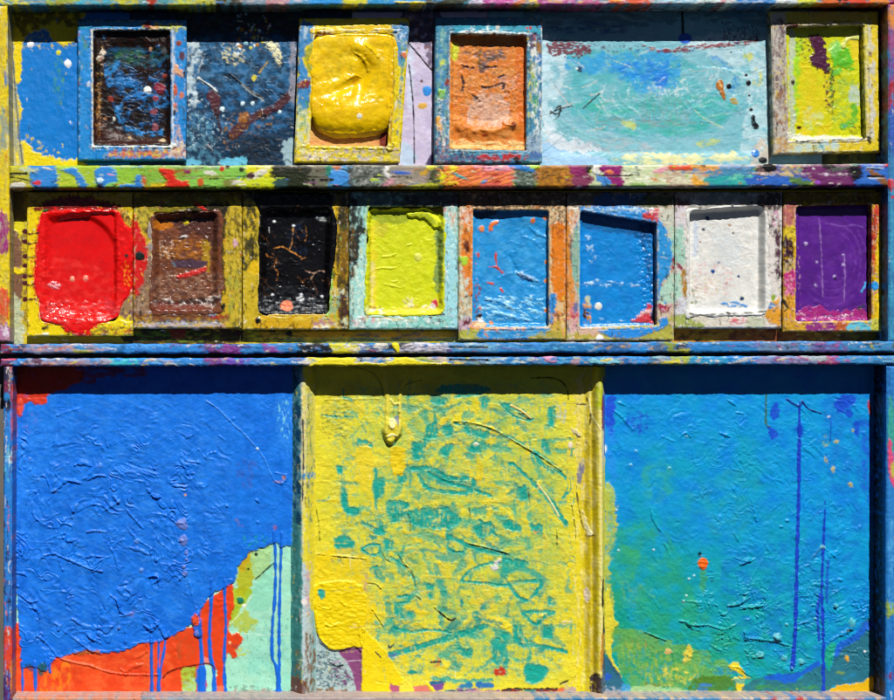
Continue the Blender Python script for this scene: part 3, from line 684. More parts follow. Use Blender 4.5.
build('side_rail', UT, 28, -6, M_WOOD, side='#a8a48c', side_mix=.75, origin=ut)[0]['label'] = 'yellow side rail with a purple and a red patch'

Slab([(888.4, 3.6), (936, 3.6), (936, 341.6), (888.6, 341.6)], '#3f84b8', wob=.5)
view('e1'); P('#a83a70', [(130, -20), (170, -20), (170, 240), (140, 240)], wob=2, a=.9, dry=(4, 12, -.4, .3, 0)); P('#e08a3a', [(140, 20), (170, 20), (170, 110), (146, 110)], wob=2); P('#a82c3c', [(140, 310), (170, 310), (170, 460), (140, 440)], wob=2); P('#7a4a9a', [(140, 240), (170, 240), (170, 320), (140, 320)], wob=2, a=.8); P('#3c5cb4', [(140, 440), (170, 440), (170, 600), (140, 600)], wob=2)
view('e2'); P('#d83424', [(120, 60), (160, 60), (160, 90), (140, 92)], wob=1, h=.7); E('#c82c40', 150, 125, 6, 5); P('#3f9fc0', [(140, 150), (170, 150), (170, 720), (140, 720)], wob=2, a=.7, dry=(5, 20, -.3, .3, 0)); N('#2a6a9c', None, (3, 18), .1, .2, a=.7)
smear(1, 5, 2.2, 24); distress(120, (3, 18), (.4, 1.4), 90, 6); R(None, .35, 2.5, 16); R(None, .3, 4); grain()
build('side_rail', UT, 28, -6, M_WOOD, side='#2c2418', side_mix=.6, origin=ut)[0]['label'] = 'blue and red side rail'

# shelf between the rows
Slab([(9.4, 165.4), (200, 165.2), (560, 165), (888.6, 163.6), (888.8, 186), (640, 187), (300, 188), (9.6, 188.6)], '#7fb03c', wob=.55)
view('s1')
bands([(30, 122, '#b8b428'), (122, 224, '#2f7fc0'), (224, 380, '#a4c030'), (464, 560, '#8fbf38'), (560, 640, '#7fae3a'), (640, 750, '#78a838'), (750, 900, '#84c04c')], 20, 150, wob=2)
N('#d8c83c', [(30, 50), (122, 50), (122, 130), (30, 130)], (12, 1.8), .1, .15); Ln('#14100c', [(34, 74), (104, 75)], 6, h=-1); Ln('#2a2418', [(36, 88), (90, 96), (120, 105)], 3, h=-.6); N('#2a2414', [(34, 90), (120, 95), (122, 130), (34, 115)], (10, 1.6), .12, .12)
P('#2f84d2', [(130, 50), (222, 55), (226, 128), (150, 128), (124, 100)], wob=1.5, h=.6, dry=(30, 3, -.75, .3, 0))
P('#2f84d2', [(240, 58), (300, 52), (322, 80), (345, 110), (340, 130), (316, 128), (305, 100), (285, 76), (260, 68)], wob=1, h=.7); N('#c8cf3a', [(225, 65), (310, 90), (310, 128), (225, 128)], (4, 3), .05, .15)
P('#2f86d4', [(380, 60), (420, 44), (455, 58), (466, 90), (455, 128), (400, 130), (382, 105)], wob=.7, h=1.0); E('#cfe6f6', 398, 100, 12, 10, h=.5); P('#0e1830', [(384, 114), (412, 112), (408, 128), (390, 128)], wob=.5)
P('#2f7fd0', [(540, 84), (556, 80), (562, 110), (570, 130), (470, 130), (500, 112), (534, 120)], wob=1, h=.6); P('#c84a1c', [(564, 82), (574, 90), (580, 118), (570, 116)], wob=.6); N('#55301c', [(540, 50), (600, 60), (600, 110), (560, 110)], (3, 3), .26, .08)
P('#d22414', [(636, 54), (690, 58), (696, 84), (712, 100), (745, 104), (744, 128), (640, 128), (666, 104), (650, 84)], wob=1.4, h=.9); P('#d8b820', [(580, 122), (640, 112), (660, 130), (580, 132)], wob=1.4)
N('#a82c1c', [(690, 50), (830, 46), (740, 85), (700, 80)], (6, 2), -.05, .15, rot=-30, a=.9); E('#c05a1c', 797, 108, 12, 17, h=.5); E('#c03a1c', 882, 55, 9, 10); P('#9f9a8c', [(745, 46), (900, 42), (900, 54), (745, 60)], wob=1, a=.6, dry=(8, 2, -.1, .3, 0))
view('s2')
bands([(0, 90, '#84c04c'), (90, 190, '#dcd81c'), (190, 340, '#14140f'), (340, 410, '#6a6658'), (410, 500, '#3f84b8'), (500, 640, '#3a3e3a'), (640, 810, '#8a8272'), (810, 900, '#5a5a3c')], 20, 150, wob=2)
E('#2c3420', 65, 58, 9, h=.5); E('#4a2c30', 103, 82, 14, 12, h=.6); E('#4a2a1c', 10, 45, 8); P('#7a6c30', [(0, 95), (60, 98), (60, 130), (0, 130)], wob=2, a=.8); P('#c8d41c', [(60, 96), (185, 90), (190, 128), (60, 128)], wob=2); P('#2a4a48', [(190, 98), (245, 100), (240, 126), (195, 126)], wob=2); N('#3f3c38', [(200, 40), (340, 40), (340, 80), (200, 80)], (6, 3), .2, .15)
E('#201c18', 350, 100, 7); E('#201c18', 352, 116, 6); P('#1f7a5c', [(400, 42), (426, 44), (420, 70), (404, 84)], wob=1.4); P('#3f8fd8', [(420, 66), (455, 62), (488, 72), (492, 100), (470, 118), (428, 122), (418, 96)], wob=.8, h=.9); P('#a8623c', [(430, 40), (462, 42), (452, 58), (440, 60)], wob=1); 
for x in (384, 402, 424): E('#0c0c10', x, 99, 8, 5)
N('#c8c8c4', [(500, 45), (650, 45), (650, 128), (500, 128)], (1.6, 7), .22, .1, rot=25, a=.8); P('#e6e6e0', [(635, 44), (650, 44), (642, 70), (660, 86), (640, 92), (630, 66)], wob=.8, h=.5); P('#d094a0', [(628, 118), (660, 86), (672, 110), (640, 126)], wob=1); N('#8f9a98', [(500, 40), (640, 40), (640, 128), (500, 128)], (7, 5), .2, .15, a=.6)
N('#b09a98', [(670, 46), (810, 46), (810, 122), (670, 122)], (14, 2), 0, .2, a=.7); P('#c89a28', [(770, 78), (800, 52), (814, 50), (800, 78)], wob=1); P('#d8d41c', [(805, 40), (850, 38), (830, 52), (806, 54)], wob=1); P('#e2dc1c', [(845, 80), (880, 48), (910, 60), (910, 128), (870, 120), (846, 92)], wob=2.5, ws=3, h=.7); N('#26281c', [(810, 60), (850, 60), (850, 128), (810, 128)], (4, 5), 0, .15); P('#c8c82c', [(740, 118), (840, 112), (840, 130), (740, 130)], wob=1, a=.8)
view('s3')
bands([(-20, 110, '#d86a34'), (110, 250, '#d85a50'), (250, 345, '#4a524c'), (345, 480, '#a06420'), (480, 560, '#84305c'), (560, 880, '#c4d0a4')], 22, 150, wob=2)
P('#e2c820', [(-10, 46), (30, 50), (10, 80), (30, 110), (-10, 118)], wob=2, h=.7); N('#f08a44', [(0, 50), (260, 60), (230, 120), (0, 120)], (12, 2.5), .02, .15, rot=-18, h=.5); N('#a02c1c', [(10, 60), (250, 60), (250, 120), (10, 120)], (12, 2.2), .2, .1, rot=-18); N('#2c1c14', [(5, 95), (60, 80), (120, 70), (40, 112)], (9, 1.4), .1, .12, rot=-20)
P('#e89ab0', [(110, 44), (280, 34), (284, 52), (200, 66), (120, 60)], wob=2, dry=(12, 3, -.35, .3, 0), h=.3); N('#9cb4a4', [(240, 60), (345, 60), (345, 122), (240, 122)], (4, 3), .18, .15); P('#2a302c', [(276, 44), (292, 38), (286, 58), (278, 60)], wob=.6); P('#a4cc30', [(290, 36), (350, 32), (348, 54), (290, 58)], wob=1, h=.6); N('#c88a1c', [(340, 40), (480, 45), (480, 122), (340, 122)], (4, 3), .1, .15); N('#55381c', [(345, 40), (480, 40), (480, 122), (345, 122)], (6, 3), .22, .12)
P('#8a2060', [(478, 42), (545, 34), (548, 70), (490, 82)], wob=1.6, h=.4); P('#20181c', [(540, 44), (562, 40), (560, 68), (548, 74)], wob=.7); P('#ecece4', [(566, 40), (594, 36), (602, 66), (580, 76), (566, 66)], wob=.8, h=.8); P('#8c1c6c', [(602, 38), (676, 34), (684, 74), (690, 122), (626, 124), (616, 88), (600, 60)], wob=1.4, h=.6)
Ln('#3c3a2c', [(590, 82), (660, 84), (745, 80)], 3, wob=.5, h=-.8); P('#4a5448', [(738, 46), (752, 42), (750, 80), (742, 82)], wob=.8, a=.8); N('#f0f0dc', [(690, 38), (870, 34), (870, 120), (690, 120)], (12, 3), .16, .15); P('#d8502c', [(860, 40), (910, 36), (910, 56), (862, 54)], wob=1.5); N('#d87a3a', [(800, 60), (900, 60), (900, 118), (800, 118)], (10, 3), .2, .12)
view('s4')
bands([(-10, 150, '#c0a890'), (150, 340, '#3f86b0'), (340, 420, '#3a2c38'), (420, 540, '#4a5a9a'), (540, 740, '#6c1c64'), (740, 890, '#2a66c4')], 18, 150, wob=2)
P('#d84a24', [(0, 34), (90, 32), (100, 52), (30, 62), (0, 56)], wob=2, h=.6, dry=(10, 3, -.5, .3, 0)); N('#d8d8b8', [(-5, 60), (130, 60), (130, 118), (-5, 118)], (9, 3), .02, .18); P('#e0a03a', [(90, 40), (200, 32), (190, 56), (120, 66)], wob=2, a=.9); N('#2f86c0', [(0, 50), (160, 50), (200, 90), (0, 80)], (9, 3), .16, .12); P('#e8a83a', [(90, 80), (130, 100), (160, 116), (90, 118)], wob=2); P('#2aa4a4', [(150, 92), (240, 84), (330, 92), (320, 118), (160, 118)], wob=2.5, dry=(10, 4, -.4, .3, 0)); N('#6fd0a4', [(230, 70), (330, 70), (330, 118), (230, 118)], (5, 4), .12, .12); P('#8fa8d0', [(200, 34), (340, 30), (330, 50), (210, 52)], wob=2, a=.8, dry=(10, 2.5, -.2, .3, 0)); N('#e8862c', [(120, 44), (240, 40), (220, 90), (130, 90)], (6, 3), .2, .12)
E('#0e0e12', 398, 48, 26, 17, wob=.25, h=1.2); P('#2c64c0', [(322, 86), (450, 84), (548, 92), (540, 118), (322, 118)], wob=2); N('#d8c05a', [(440, 30), (530, 30), (530, 80), (440, 100)], (4, 4), .05, .15, rot=40); N('#d8a8a0', [(330, 34), (470, 30), (470, 84), (330, 84)], (7, 2.5), .2, .1); P('#e8d8c0', [(350, 30), (740, 20), (740, 30), (350, 40)], wob=1, a=.7, dry=(14, 1.6, -.2, .3, 0)); P('#120c18', [(712, 38), (752, 36), (768, 66), (754, 96), (722, 92)], wob=1.4, h=.5); Ln('#e0d4d8', [(280, 72), (480, 73), (640, 77), (720, 76)], 3.2, wob=.6, h=.3, dry=(9, 2, -.3, .2, 0)); E('#d8c8e0', 624, 78, 6, 5); E('#9a4ac0', 590, 108, 10, 6)
Ln('#c8dcf0', [(788, 50), (852, 52)], 3); Ln('#0c1024', [(788, 56), (840, 58)], 4, h=-.8); Ln('#0c1024', [(790, 86), (852, 86)], 7, h=-1.2); Ln('#c8d8f0', [(795, 92), (850, 93)], 3); P('#c82030', [(856, 28), (880, 24), (886, 44), (862, 48)], wob=1, h=.9)
view('px'); Ln('#1c1812', [(190, 176.5), (260, 177), (330, 177.5), (420, 177)], .9, wob=.5, h=-.7, dry=(20, 3, -.1, .2, 0)); P('#e4dccc', [(100, 164), (888, 162), (888, 165.4), (100, 166.8)], wob=.6, a=.55, dry=(14, 1.5, -.1, .3, 0), sm=False)  # dark crack, then a cream line painting the light on the rounded top edge
woodgrain(n=.34, a=.5); grain(.09)
build('shelf', UT, 28, -6, M_WOOD, bevel=1.8, side='#3a2f22', side_mix=.45, origin=ut)[0]['label'] = 'long shelf edge daubed with green, red, black, orange and purple paint'

# bottom rail of the upper tray
def lip(y0, y1, shift=0):
    Slab([(0.5, y0 + 2), (225, y0 + 1.6), (450, y0 + .6), (670, y0 - .2), (936, y0 - 1), (936, y1 - 1.2), (450, y1), (0.5, y1 + .8)], '#2a7fc8', wob=.85)
    o = 62 if shift else 0
    view('t1'); bands([(-10, 60, '#7a2c50'), (60, 110, '#2a3c60'), (110, 380, '#8a8fb0'), (380, 470, '#4a8fd0'), (470, 820, '#2f86d8'), (820, 900, '#7a3c80')], 40 + o, 110 + o, wob=3)
    N('#d8a488', [(100, 48 + o), (400, 48 + o), (400, 84 + o), (100, 84 + o)], (10, 2), .1, .15); N('#b03c2c', [(10, 48 + o), (330, 48 + o), (330, 84 + o), (10, 84 + o)], (7, 2.4), .22, .1); N('#2c4a9c', [(60, 60 + o), (800, 60 + o), (800, 90 + o), (60, 90 + o)], (16, 2), .18, .12); N('#6fb4ea', [(380, 45 + o), (830, 45 + o), (830, 70 + o), (380, 70 + o)], (14, 1.5), .18, .12)
    if shift: P('#3fb8c8', [(415, 100), (540, 104), (545, 140), (420, 140)], wob=2.5, dry=(8, 3, -.3, .3, 0)); Ln('#d05070', [(10, 108), (60, 108)], 5); N('#101010', [(5, 118), (110, 118), (110, 150), (5, 150)], (2, 5), .05, .12)
    view('t2'); bands([(-5, 70, '#8a3c94'), (70, 290, '#3a86cc'), (290, 430, '#15130f'), (430, 530, '#d4cc1c'), (530, 680, '#4a6a98'), (680, 900, '#b8b8c8')] if not shift else [(-5, 100, '#6a4ab0'), (100, 330, '#3a84d0'), (330, 520, '#e0d428'), (520, 640, '#b8b4b0'), (640, 760, '#e0d428'), (760, 900, '#c8bca0')], 40 + o * .95, 110 + o, wob=3.2)
    N('#2a3a6a', [(0, 60 + o), (290, 60 + o), (290, 84 + o), (0, 84 + o)], (12, 2), .1, .15, a=.8)
    if not shift:
        N('#e8e0e8', [(500, 40), (900, 40), (900, 82), (500, 82)], (8, 2), .08, .14, h=.4); N('#2a3a5a', [(530, 50), (900, 50), (900, 84), (530, 84)], (8, 2.4), .15, .12); N('#14120e', [(700, 55), (900, 66), (900, 82), (700, 82)], (14, 1.4), .1, .12); N('#e8e4e0', [(260, 45), (420, 40), (420, 55), (260, 60)], (8, 1.5), .12, .1)
    else:
        Ln('#1a1610', [(525, 100), (545, 108), (528, 126)], 4); N('#5a86b0', [(520, 96), (670, 96), (670, 124), (520, 124)], (5, 3), .05, .15); N('#a88c9c', [(770, 96), (900, 96), (900, 118), (770, 118)], (9, 2.5), 0, .15); N('#1a1610', [(770, 98), (900, 98), (900, 120), (770, 120)], (12, 1.4), .18, .1); N('#8a5a3c', [(250, 98), (380, 98), (340, 120), (260, 118)], (6, 3), .1, .15)
    view('t3'); bands([(-5, 190, '#4a8cc0'), (190, 600, '#2276b8'), (600, 720, '#2a66a8'), (720, 800, '#2a8cd8'), (800, 900, '#4a6a90')], 36 + o * .93, 108 + o, wob=3)
    N('#c8d0c0', [(0, 42 + o * .93), (200, 42 + o * .93), (200, 74 + o), (0, 74 + o)], (10, 1.8), .06, .14); N('#5fb4e0', [(100, 42 + o * .93), (560, 42 + o * .93), (560, 76 + o), (100, 76 + o)], (10, 2), .16, .12); N('#c89a2c', [(560, 44 + o * .93), (890, 44 + o * .93), (890, 76 + o), (560, 76 + o)], (7, 3), .24, .1)
    if shift: P('#e090b8', [(372, 96), (420, 96), (424, 112), (400, 122), (376, 112)], wob=1, h=.8); P('#7cc8d8', [(560, 104), (650, 106), (670, 122), (570, 128)], wob=2, h=.6); N('#d8d8b8', [(170, 96), (380, 96), (380, 126), (170, 126)], (8, 3), .12, .12); Ln('#0c0c0c', [(0, 110), (150, 112)], 6, wob=.5, h=-1); P('#e8c838', [(-10, 118), (60, 120), (40, 132), (-10, 132)], wob=1)
    else:
        Ln('#0c0c0c', [(0, 60), (150, 62)], 5, wob=.5, h=-1); SP(['#e8f0f8', '#bfe0f4'], [(540, 343), (560, 343), (560, 352), (540, 352)], 12, (.4, .9)); P('#e8e0d0', [(450, 34), (600, 30), (600, 42), (450, 42)], wob=1, a=.8)
    view('t4'); bands([(-5, 30, '#8a9a3c'), (30, 90, '#a8a838'), (90, 350, '#2f80c0'), (350, 580, '#6a8ab0'), (580, 700, '#6a5a98'), (700, 960, '#3a84b8')] if not shift else [(-5, 90, '#9aa83c'), (90, 240, '#2a94c4'), (240, 360, '#2a86d4'), (360, 590, '#7a8cb8'), (590, 680, '#b04a80'), (680, 960, '#3a8cc8')], 34 + o * .9, 106 + o, wob=3)
    N('#c84a8c', [(330, 38 + o * .9), (720, 38 + o * .9), (720, 66 + o), (330, 66 + o)], (9, 2.5), .22, .1); N('#1c1c28', [(400, 40 + o * .9), (600, 40 + o * .9), (600, 70 + o), (400, 70 + o)], (5, 3), .26 if shift else .12, .1); N('#e8f0f0', [(0, 36 + o * .9), (880, 30 + o * .9), (880, 44 + o * .9), (0, 50 + o * .9)], (12, 1.5), .14, .12, h=.3); N('#1c4a8c', [(60, 46 + o), (880, 46 + o), (880, 70 + o), (60, 70 + o)], (16, 2), .2, .12)
    woodgrain(n=.34, a=.5); grain(.09)
RN[0] = 300
lip(342, 353.2)
view('t2'); P('#eadc28', [(665, 40), (688, 42), (694, 70), (688, 88), (674, 72)], wob=.8, h=1.4, tag=('paint_drip', 'yellow drip run over the edge'))
build('rail', UT, 29, -6, M_WOOD, bevel=1.6, side='#8f93a0', side_mix=.4, origin=ut)[0]['label'] = 'narrow bottom rail of the upper tray, mostly streaked blue'
# ================================================================== the paint pans
def frame(label, poly, hole, base, hcr=2, hwob=.6, group=None, d=12):
    global PAN, PO
    c = np.mean(np.array(poly, float), 0); yb = max(p[1] for p in poly)
    PAN = thing('paint_pan', label, 'paint pan', c[0], yb, 0, group); PO = org(PAN)
    Slab(poly, base, hole=hole, hcr=hcr, hwob=hwob, wob=.4)
def end_frame(d=12, side=None, mat=None, mix=.5):
    smear(.9, 2.2, 2.4, 9); smear(.7, .7, 2.5)
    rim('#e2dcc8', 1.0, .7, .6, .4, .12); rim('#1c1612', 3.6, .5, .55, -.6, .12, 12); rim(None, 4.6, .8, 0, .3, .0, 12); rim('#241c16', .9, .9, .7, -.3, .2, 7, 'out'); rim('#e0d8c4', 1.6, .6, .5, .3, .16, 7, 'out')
    splats(16, (.8, 3), 3, 90, h=.3); distress(70, (2, 11), (.35, 1.5), 90, 18, dark=.22, light=.1); distress(40, (2, 9), (.35, 1.3), 0, 20, dark=.22, light=.1); crackle('#1a1410', 9, .045, gate=.24, aniso=1.8)
    R(None, .22, 2, 7); R(None, .3, 5); grain(.1)
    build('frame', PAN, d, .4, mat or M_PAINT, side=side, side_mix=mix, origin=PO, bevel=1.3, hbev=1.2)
def bed(hole, base, grow=1.4):
    h = np.array(hole, float); c = h.mean(0); v = h - c
    q = c + v * (1 + grow / np.abs(v))
    return Slab(q, base, wob=0)
def climb(amt, r, hole=None):
    """paint that crept up the walls of the recess as it dried"""
    smear(.8, .7, 3.5)
    s = CUR[0]; s.H += amt * sst(r, 0, -s.so - 1.2 + .8 * fbm(s.X, s.Y, 6, oct=2))
def end_bed(d, mat, name='paint', base=.2):
    build(name, PAN, d, base, mat, origin=PO, bevel=0)
def obed(outline, base, hole, cr=6, wob=1.6):
    """a bed of paint that overflows its recess: it follows the hollow inside and lies on the frame outside"""
    s = Slab(outline, base, wob=wob, smooth=True); h = np.array(hole, float); c = h.mean(0); n = len(h); qq = []
    for i in range(n):
        a, b, cc = h[i - 1], h[i], h[(i + 1) % n]; qq.append(b + ((a - b) / np.linalg.norm(a - b) + (cc - b) / np.linalg.norm(cc - b)) * cr)
    s.hd = sdpoly(s.X, s.Y, np.array(qq)) - cr; return s
def over(floor, r=5, rim_=12.9, nz=1.2):
    """set the depth of an overflowing bed (built at depth 12)"""
    s = CUR[0]; smear(.8, .7, 3.5)
    rr = r if not callable(r) else r(s.X, s.Y)
    t = sst(0, 1, (s.hd + rr + nz * fbm(s.X, s.Y, 7, oct=3)) / (rr + .6))
    edge = 1.0 * np.clip(1 + s.so / 2.0, 0, 1) ** 2
    s.H = s.H * (1 - .45 * t) + (floor - 12) * (1 - t) + (rim_ - 12 + .5 * fbm(s.X, s.Y, 6, oct=3)) * t - edge
TOPG = 'framed pans of paint in the top row'; MIDG = 'pans of paint in the second row'

# ---- top row, black
f = [(77.6, 19), (186.6, 19.5), (186, 160), (77.8, 160.4)]; h = [(93, 30), (170.4, 29.6), (170.6, 145.4), (93.4, 145.6)]
frame('bright blue framed pan of crusted black paint with blue smears, leftmost in the top row', f, h, '#1680cc', group=TOPG)
view('a1')
N('#3a9ae0', None, (12, 30), .05, .3, a=.5); N('#5a9a4a', [(35, 50), (110, 50), (110, 110), (35, 400)], (4, 12), .22, .15, a=.7)
P('#2f9f8c', [(40, 55), (330, 50), (320, 70), (110, 80), (50, 90)], wob=1.5, a=.5, dry=(12, 2.5, -.1, .3, 0))
P('#c8cc4a', [(340, 66), (520, 66), (522, 90), (440, 95), (340, 84)], wob=2, dry=(8, 3, -.3, .25, 0), h=.3); P('#8a2c1c', [(332, 58), (358, 56), (362, 80), (340, 82)], wob=1.4, h=.4); P('#e09a5a', [(365, 72), (400, 74), (400, 88), (368, 86)], wob=1)
P('#e8e2c8', [(92, 92), (112, 86), (455, 84), (460, 96), (118, 100), (112, 120), (114, 600), (102, 606), (96, 300)], wob=.8, sm=False, a=.85, dry=(3, 5, -.2, .25, 0), h=.6)
N('#c89a3a', [(96, 130), (120, 130), (120, 600), (96, 600)], (2.4, 5), -.02, .15, h=.4); N('#3a5a7a', [(94, 100), (114, 100), (114, 330), (94, 330)], (2, 6), .15, .12)
P('#c8d4e0', [(460, 96), (474, 96), (472, 620), (458, 600)], wob=.8, sm=False, a=.9, dry=(2, 8, -.35, .25, 0), h=.5)
P('#d8a27a', [(470, 240), (495, 262), (515, 290), (505, 305), (485, 285), (470, 300)], wob=1.4, h=.6); N('#d8a882', [(468, 340), (490, 340), (500, 500), (524, 580), (520, 640), (470, 640)], (3, 7), -.02, .16, h=.4)
for x, y, rx, ry, c in ((492, 150, 11, 13, '#8a4230'), (507, 207, 11, 18, '#5a3a4a'), (476, 360, 8, 25, '#c05a3a'), (505, 385, 8, 14, '#c87050'), (476, 432, 8, 12, '#c86a5a'), (517, 288, 4, 14, '#2a1a14'), (472, 460, 5, 10, '#2a1a1a'), (540, 350, 10, 14, '#8a3a3a')): E(c, x, y, rx, ry, wob=.35, h=.5)
P('#d8e0dc', [(100, 608), (200, 590), (330, 600), (460, 604), (470, 625), (330, 622), (200, 620), (110, 625)], wob=2, dry=(6, 2.5, -.4, .25, 0), h=.8); P('#7ab4c8', [(105, 590), (190, 586), (200, 610), (120, 615)], wob=1.5, a=.8)
P('#a8483a', [(190, 640), (250, 632), (420, 635), (500, 628), (510, 660), (240, 665)], wob=3, a=.9, dry=(6, 3, -.2, .25, 0)); N('#e07a3a', [(160, 640), (260, 630), (520, 620), (522, 668), (160, 672)], (4, 3), .05, .15, h=.3); N('#c8c83a', [(200, 620), (520, 620), (520, 672), (160, 672)], (5, 3), .2, .12); N('#6a3a6a', [(230, 625), (420, 625), (420, 650), (230, 650)], (5, 3), .12, .15)
N('#d8c8b4', [(455, 600), (524, 590), (524, 676), (440, 676)], (4, 5), .0, .18, h=.3); Ln('#3a6a8a', [(478, 436), (520, 438)], 3)
P('#3a4a24', [(35, 40), (525, 40), (525, 54), (35, 52)], wob=1.5, a=.7, dry=(10, 4, -.2, .3, 0))
end_frame(side='#20406a')
bed(h, '#15110f'); view('a1')
N('#2a1410', None, (8, 8), .05, .2, a=.9); P('#3a1a12', [(110, 480), (180, 530), (300, 580), (455, 570), (455, 606), (110, 606)], wob=3, a=.8)
N('#1a5c98', [(150, 170), (440, 170), (450, 480), (400, 560), (230, 550), (190, 450), (150, 330)], (13, 5), .2, .1, rot=-12, a=.95, h=.5, warp=7)
N('#2470b0', [(190, 290), (420, 300), (440, 480), (340, 560), (200, 500)], (9, 4), .24, .08, rot=20, a=.95, h=.5, warp=7)
N('#2a5a6a', [(180, 170), (430, 170), (430, 260), (180, 270)], (12, 5), .02, .2, a=.75, warp=6); N('#2f6a3a', [(200, 180), (320, 180), (320, 240), (210, 250)], (6, 6), .1, .2, a=.7); N('#2f6a4a', [(300, 170), (440, 170), (440, 230), (300, 230)], (4, 6), .22, .15, a=.7)
P('#2f7cc0', [(170, 330), (230, 300), (300, 325), (280, 345), (210, 340), (180, 345)], wob=3, a=.9, dry=(7, 3, -.3, .2, 0), h=.5); P('#2f86cc', [(150, 285), (215, 230), (240, 245), (190, 290), (170, 325)], wob=2.5, a=.85, dry=(6, 4, -.25, .25, -30)); P('#2a7ac4', [(245, 400), (320, 365), (400, 380), (390, 400), (300, 410), (255, 425)], wob=2.5, a=.9, dry=(8, 3, -.25, .2, 0), h=.4)
P('#2f86cc', [(205, 440), (235, 430), (235, 480), (300, 540), (420, 548), (400, 566), (290, 556), (220, 510)], wob=2.5, a=.9, dry=(8, 4, -.25, .25, 0), h=.4); P('#2578bc', [(310, 430), (430, 410), (440, 440), (330, 460)], wob=2, dry=(7, 3, -.1, .25, 0))
N('#120e0e', [(240, 400), (440, 400), (440, 540), (240, 540)], (7, 4), -.04, .12, rot=25, warp=6, a=.95)
N('#a8b0b8', [(160, 480), (230, 520), (330, 560), (440, 550), (440, 575), (320, 580), (190, 540)], (6, 3), .15, .15, a=.7); N('#c89a5a', [(120, 200), (160, 180), (150, 400), (140, 560), (115, 560)], (3, 4), .15, .12, h=.6); N('#8a5a24', [(112, 300), (150, 360), (150, 560), (112, 590)], (3, 5), .08, .12, a=.9, h=.5)
P('#e8dcc8', [(130, 205), (152, 180), (160, 195), (142, 232), (128, 225)], wob=1.6, dry=(3, 3, -.3, .2, 0), h=.8); P('#c05a4a', [(136, 220), (146, 214), (144, 230), (136, 232)], wob=.8)
P('#8a2c3a', [(390, 330), (425, 335), (430, 365), (405, 378), (382, 362)], wob=1.6, a=.95, dry=(4, 4, -.45, .25, 0), h=.5)
for x, y, rx, ry, c in ((428, 298, 10, 9, '#8a3a2a'), (388, 400, 12, 10, '#9a4a5a'), (380, 460, 15, 13, '#8a4a56'), (385, 530, 14, 18, '#7a3e4a'), (184, 402, 13, 11, '#8a3224'), (200, 492, 5, 7, '#e0e0d8'), (365, 178, 7, 8, '#d8a07a'), (428, 188, 11, 11, '#4a4a4c'), (420, 592, 14, 6, '#c8b48a'), (160, 490, 6, 5, '#a06a3a'), (270, 578, 7, 5, '#c09a5a')): E(c, x, y, rx, ry, wob=.4, h=.5)
E('#e4ece8', 351, 360, 16, 15, h=1.4, wob=.05, tag=('~paint_dot', 'white paint dot'))
SP(['#4a8ac0', '#8ac0e0', '#1c1512', '#803428'], [(97, 46), (168, 46), (168, 142), (97, 142)], 44, (.3, 1.0), h=.4)
R(None, .4, 7, 4); R(None, .15, 2.5); W(None, .9, 9, warp=7); climb(3, 5); s = CUR[0]
s.H += 3.2 * sst(34, 46, np.hypot((s.X - 132) / 1.0, (s.Y - 92) * .82)); grain(.12)
end_bed(2.6, M_COAT)

# ---- top row, yellow
f = [(299.5, 18), (410, 17.6), (400, 162.6), (294.2, 162.4)]; h = [(314.6, 36.5), (394, 34.5), (387.4, 146.4), (310, 145.8)]
frame('pan heaped with thick glossy golden yellow paint that spills over its tilted frame', f, h, '#e4cf14', group=TOPG)
view('a2')
P('#2f86c4', [(44, 50), (110, 50), (110, 110), (75, 150), (62, 220), (90, 280), (88, 400), (60, 430), (32, 420)], wob=2.5, a=.97, dry=(6, 9, -.6, .25, 0)); P('#c8d4b4', [(28, 420), (80, 430), (90, 590), (24, 600)], wob=2.5, a=.85, dry=(5, 8, -.2, .3, 0)); N('#4f9a4a', [(30, 400), (90, 380), (90, 520), (30, 520)], (4, 6), .12, .15, a=.8)
P('#7a2030', [(36, 305), (85, 292), (88, 322), (40, 330)], wob=1, h=.4); P('#a8a832', [(75, 155), (105, 130), (112, 170), (95, 260), (70, 225)], wob=2, h=.4); Ln('#e8e8c0', [(108, 50), (106, 110)], 5, wob=.6); P('#dce4e0', [(62, 60), (78, 58), (74, 100), (60, 110)], wob=1.5, a=.6)
P('#e8c414', [(112, 62), (470, 40), (470, 80), (200, 84), (112, 84)], wob=1.6, h=.9, dry=(30, 3, -.6, .25, 0)); P('#8a4a10', [(118, 84), (200, 82), (190, 100), (120, 104)], wob=1); N('#e8e0c8', [(112, 60), (460, 46), (460, 86), (112, 86)], (14, 1.5), .15, .1, h=.4); N('#5a7a24', [(110, 46), (300, 44), (300, 62), (110, 62)], (8, 3), .1, .15, a=.8)
P('#3a8ac4', [(460, 48), (540, 42), (528, 150), (510, 240), (480, 180), (482, 110), (462, 80)], wob=2, a=.97, dry=(4, 6, -.55, .2, 25)); N('#e4eef0', [(465, 60), (535, 50), (530, 150), (490, 150)], (1.8, 7), .14, .12, rot=25, h=.4); N('#5f9a6a', [(490, 100), (530, 140), (515, 330), (495, 330)], (4, 6), .08, .15)
P('#d8733a', [(496, 175), (524, 170), (522, 195), (500, 196)], wob=1.5, h=.4); N('#3f94b4', [(490, 190), (525, 190), (505, 450), (485, 450)], (3, 6), .02, .15); N('#b0a890', [(480, 300), (520, 280), (500, 660), (470, 660)], (3, 7), .1, .15, a=.8)
P('#e0c820', [(432, 120), (480, 160), (490, 250), (484, 420), (470, 590), (420, 600), (430, 480)], wob=1.6, h=1.2, hn=(.6, 2, 9)); Ln('#b88a0a', [(462, 130), (466, 300), (452, 580)], 4, wob=.5, h=-.7); Ln('#c89a10', [(448, 110), (452, 300), (442, 560)], 3, wob=.5, h=-.5)
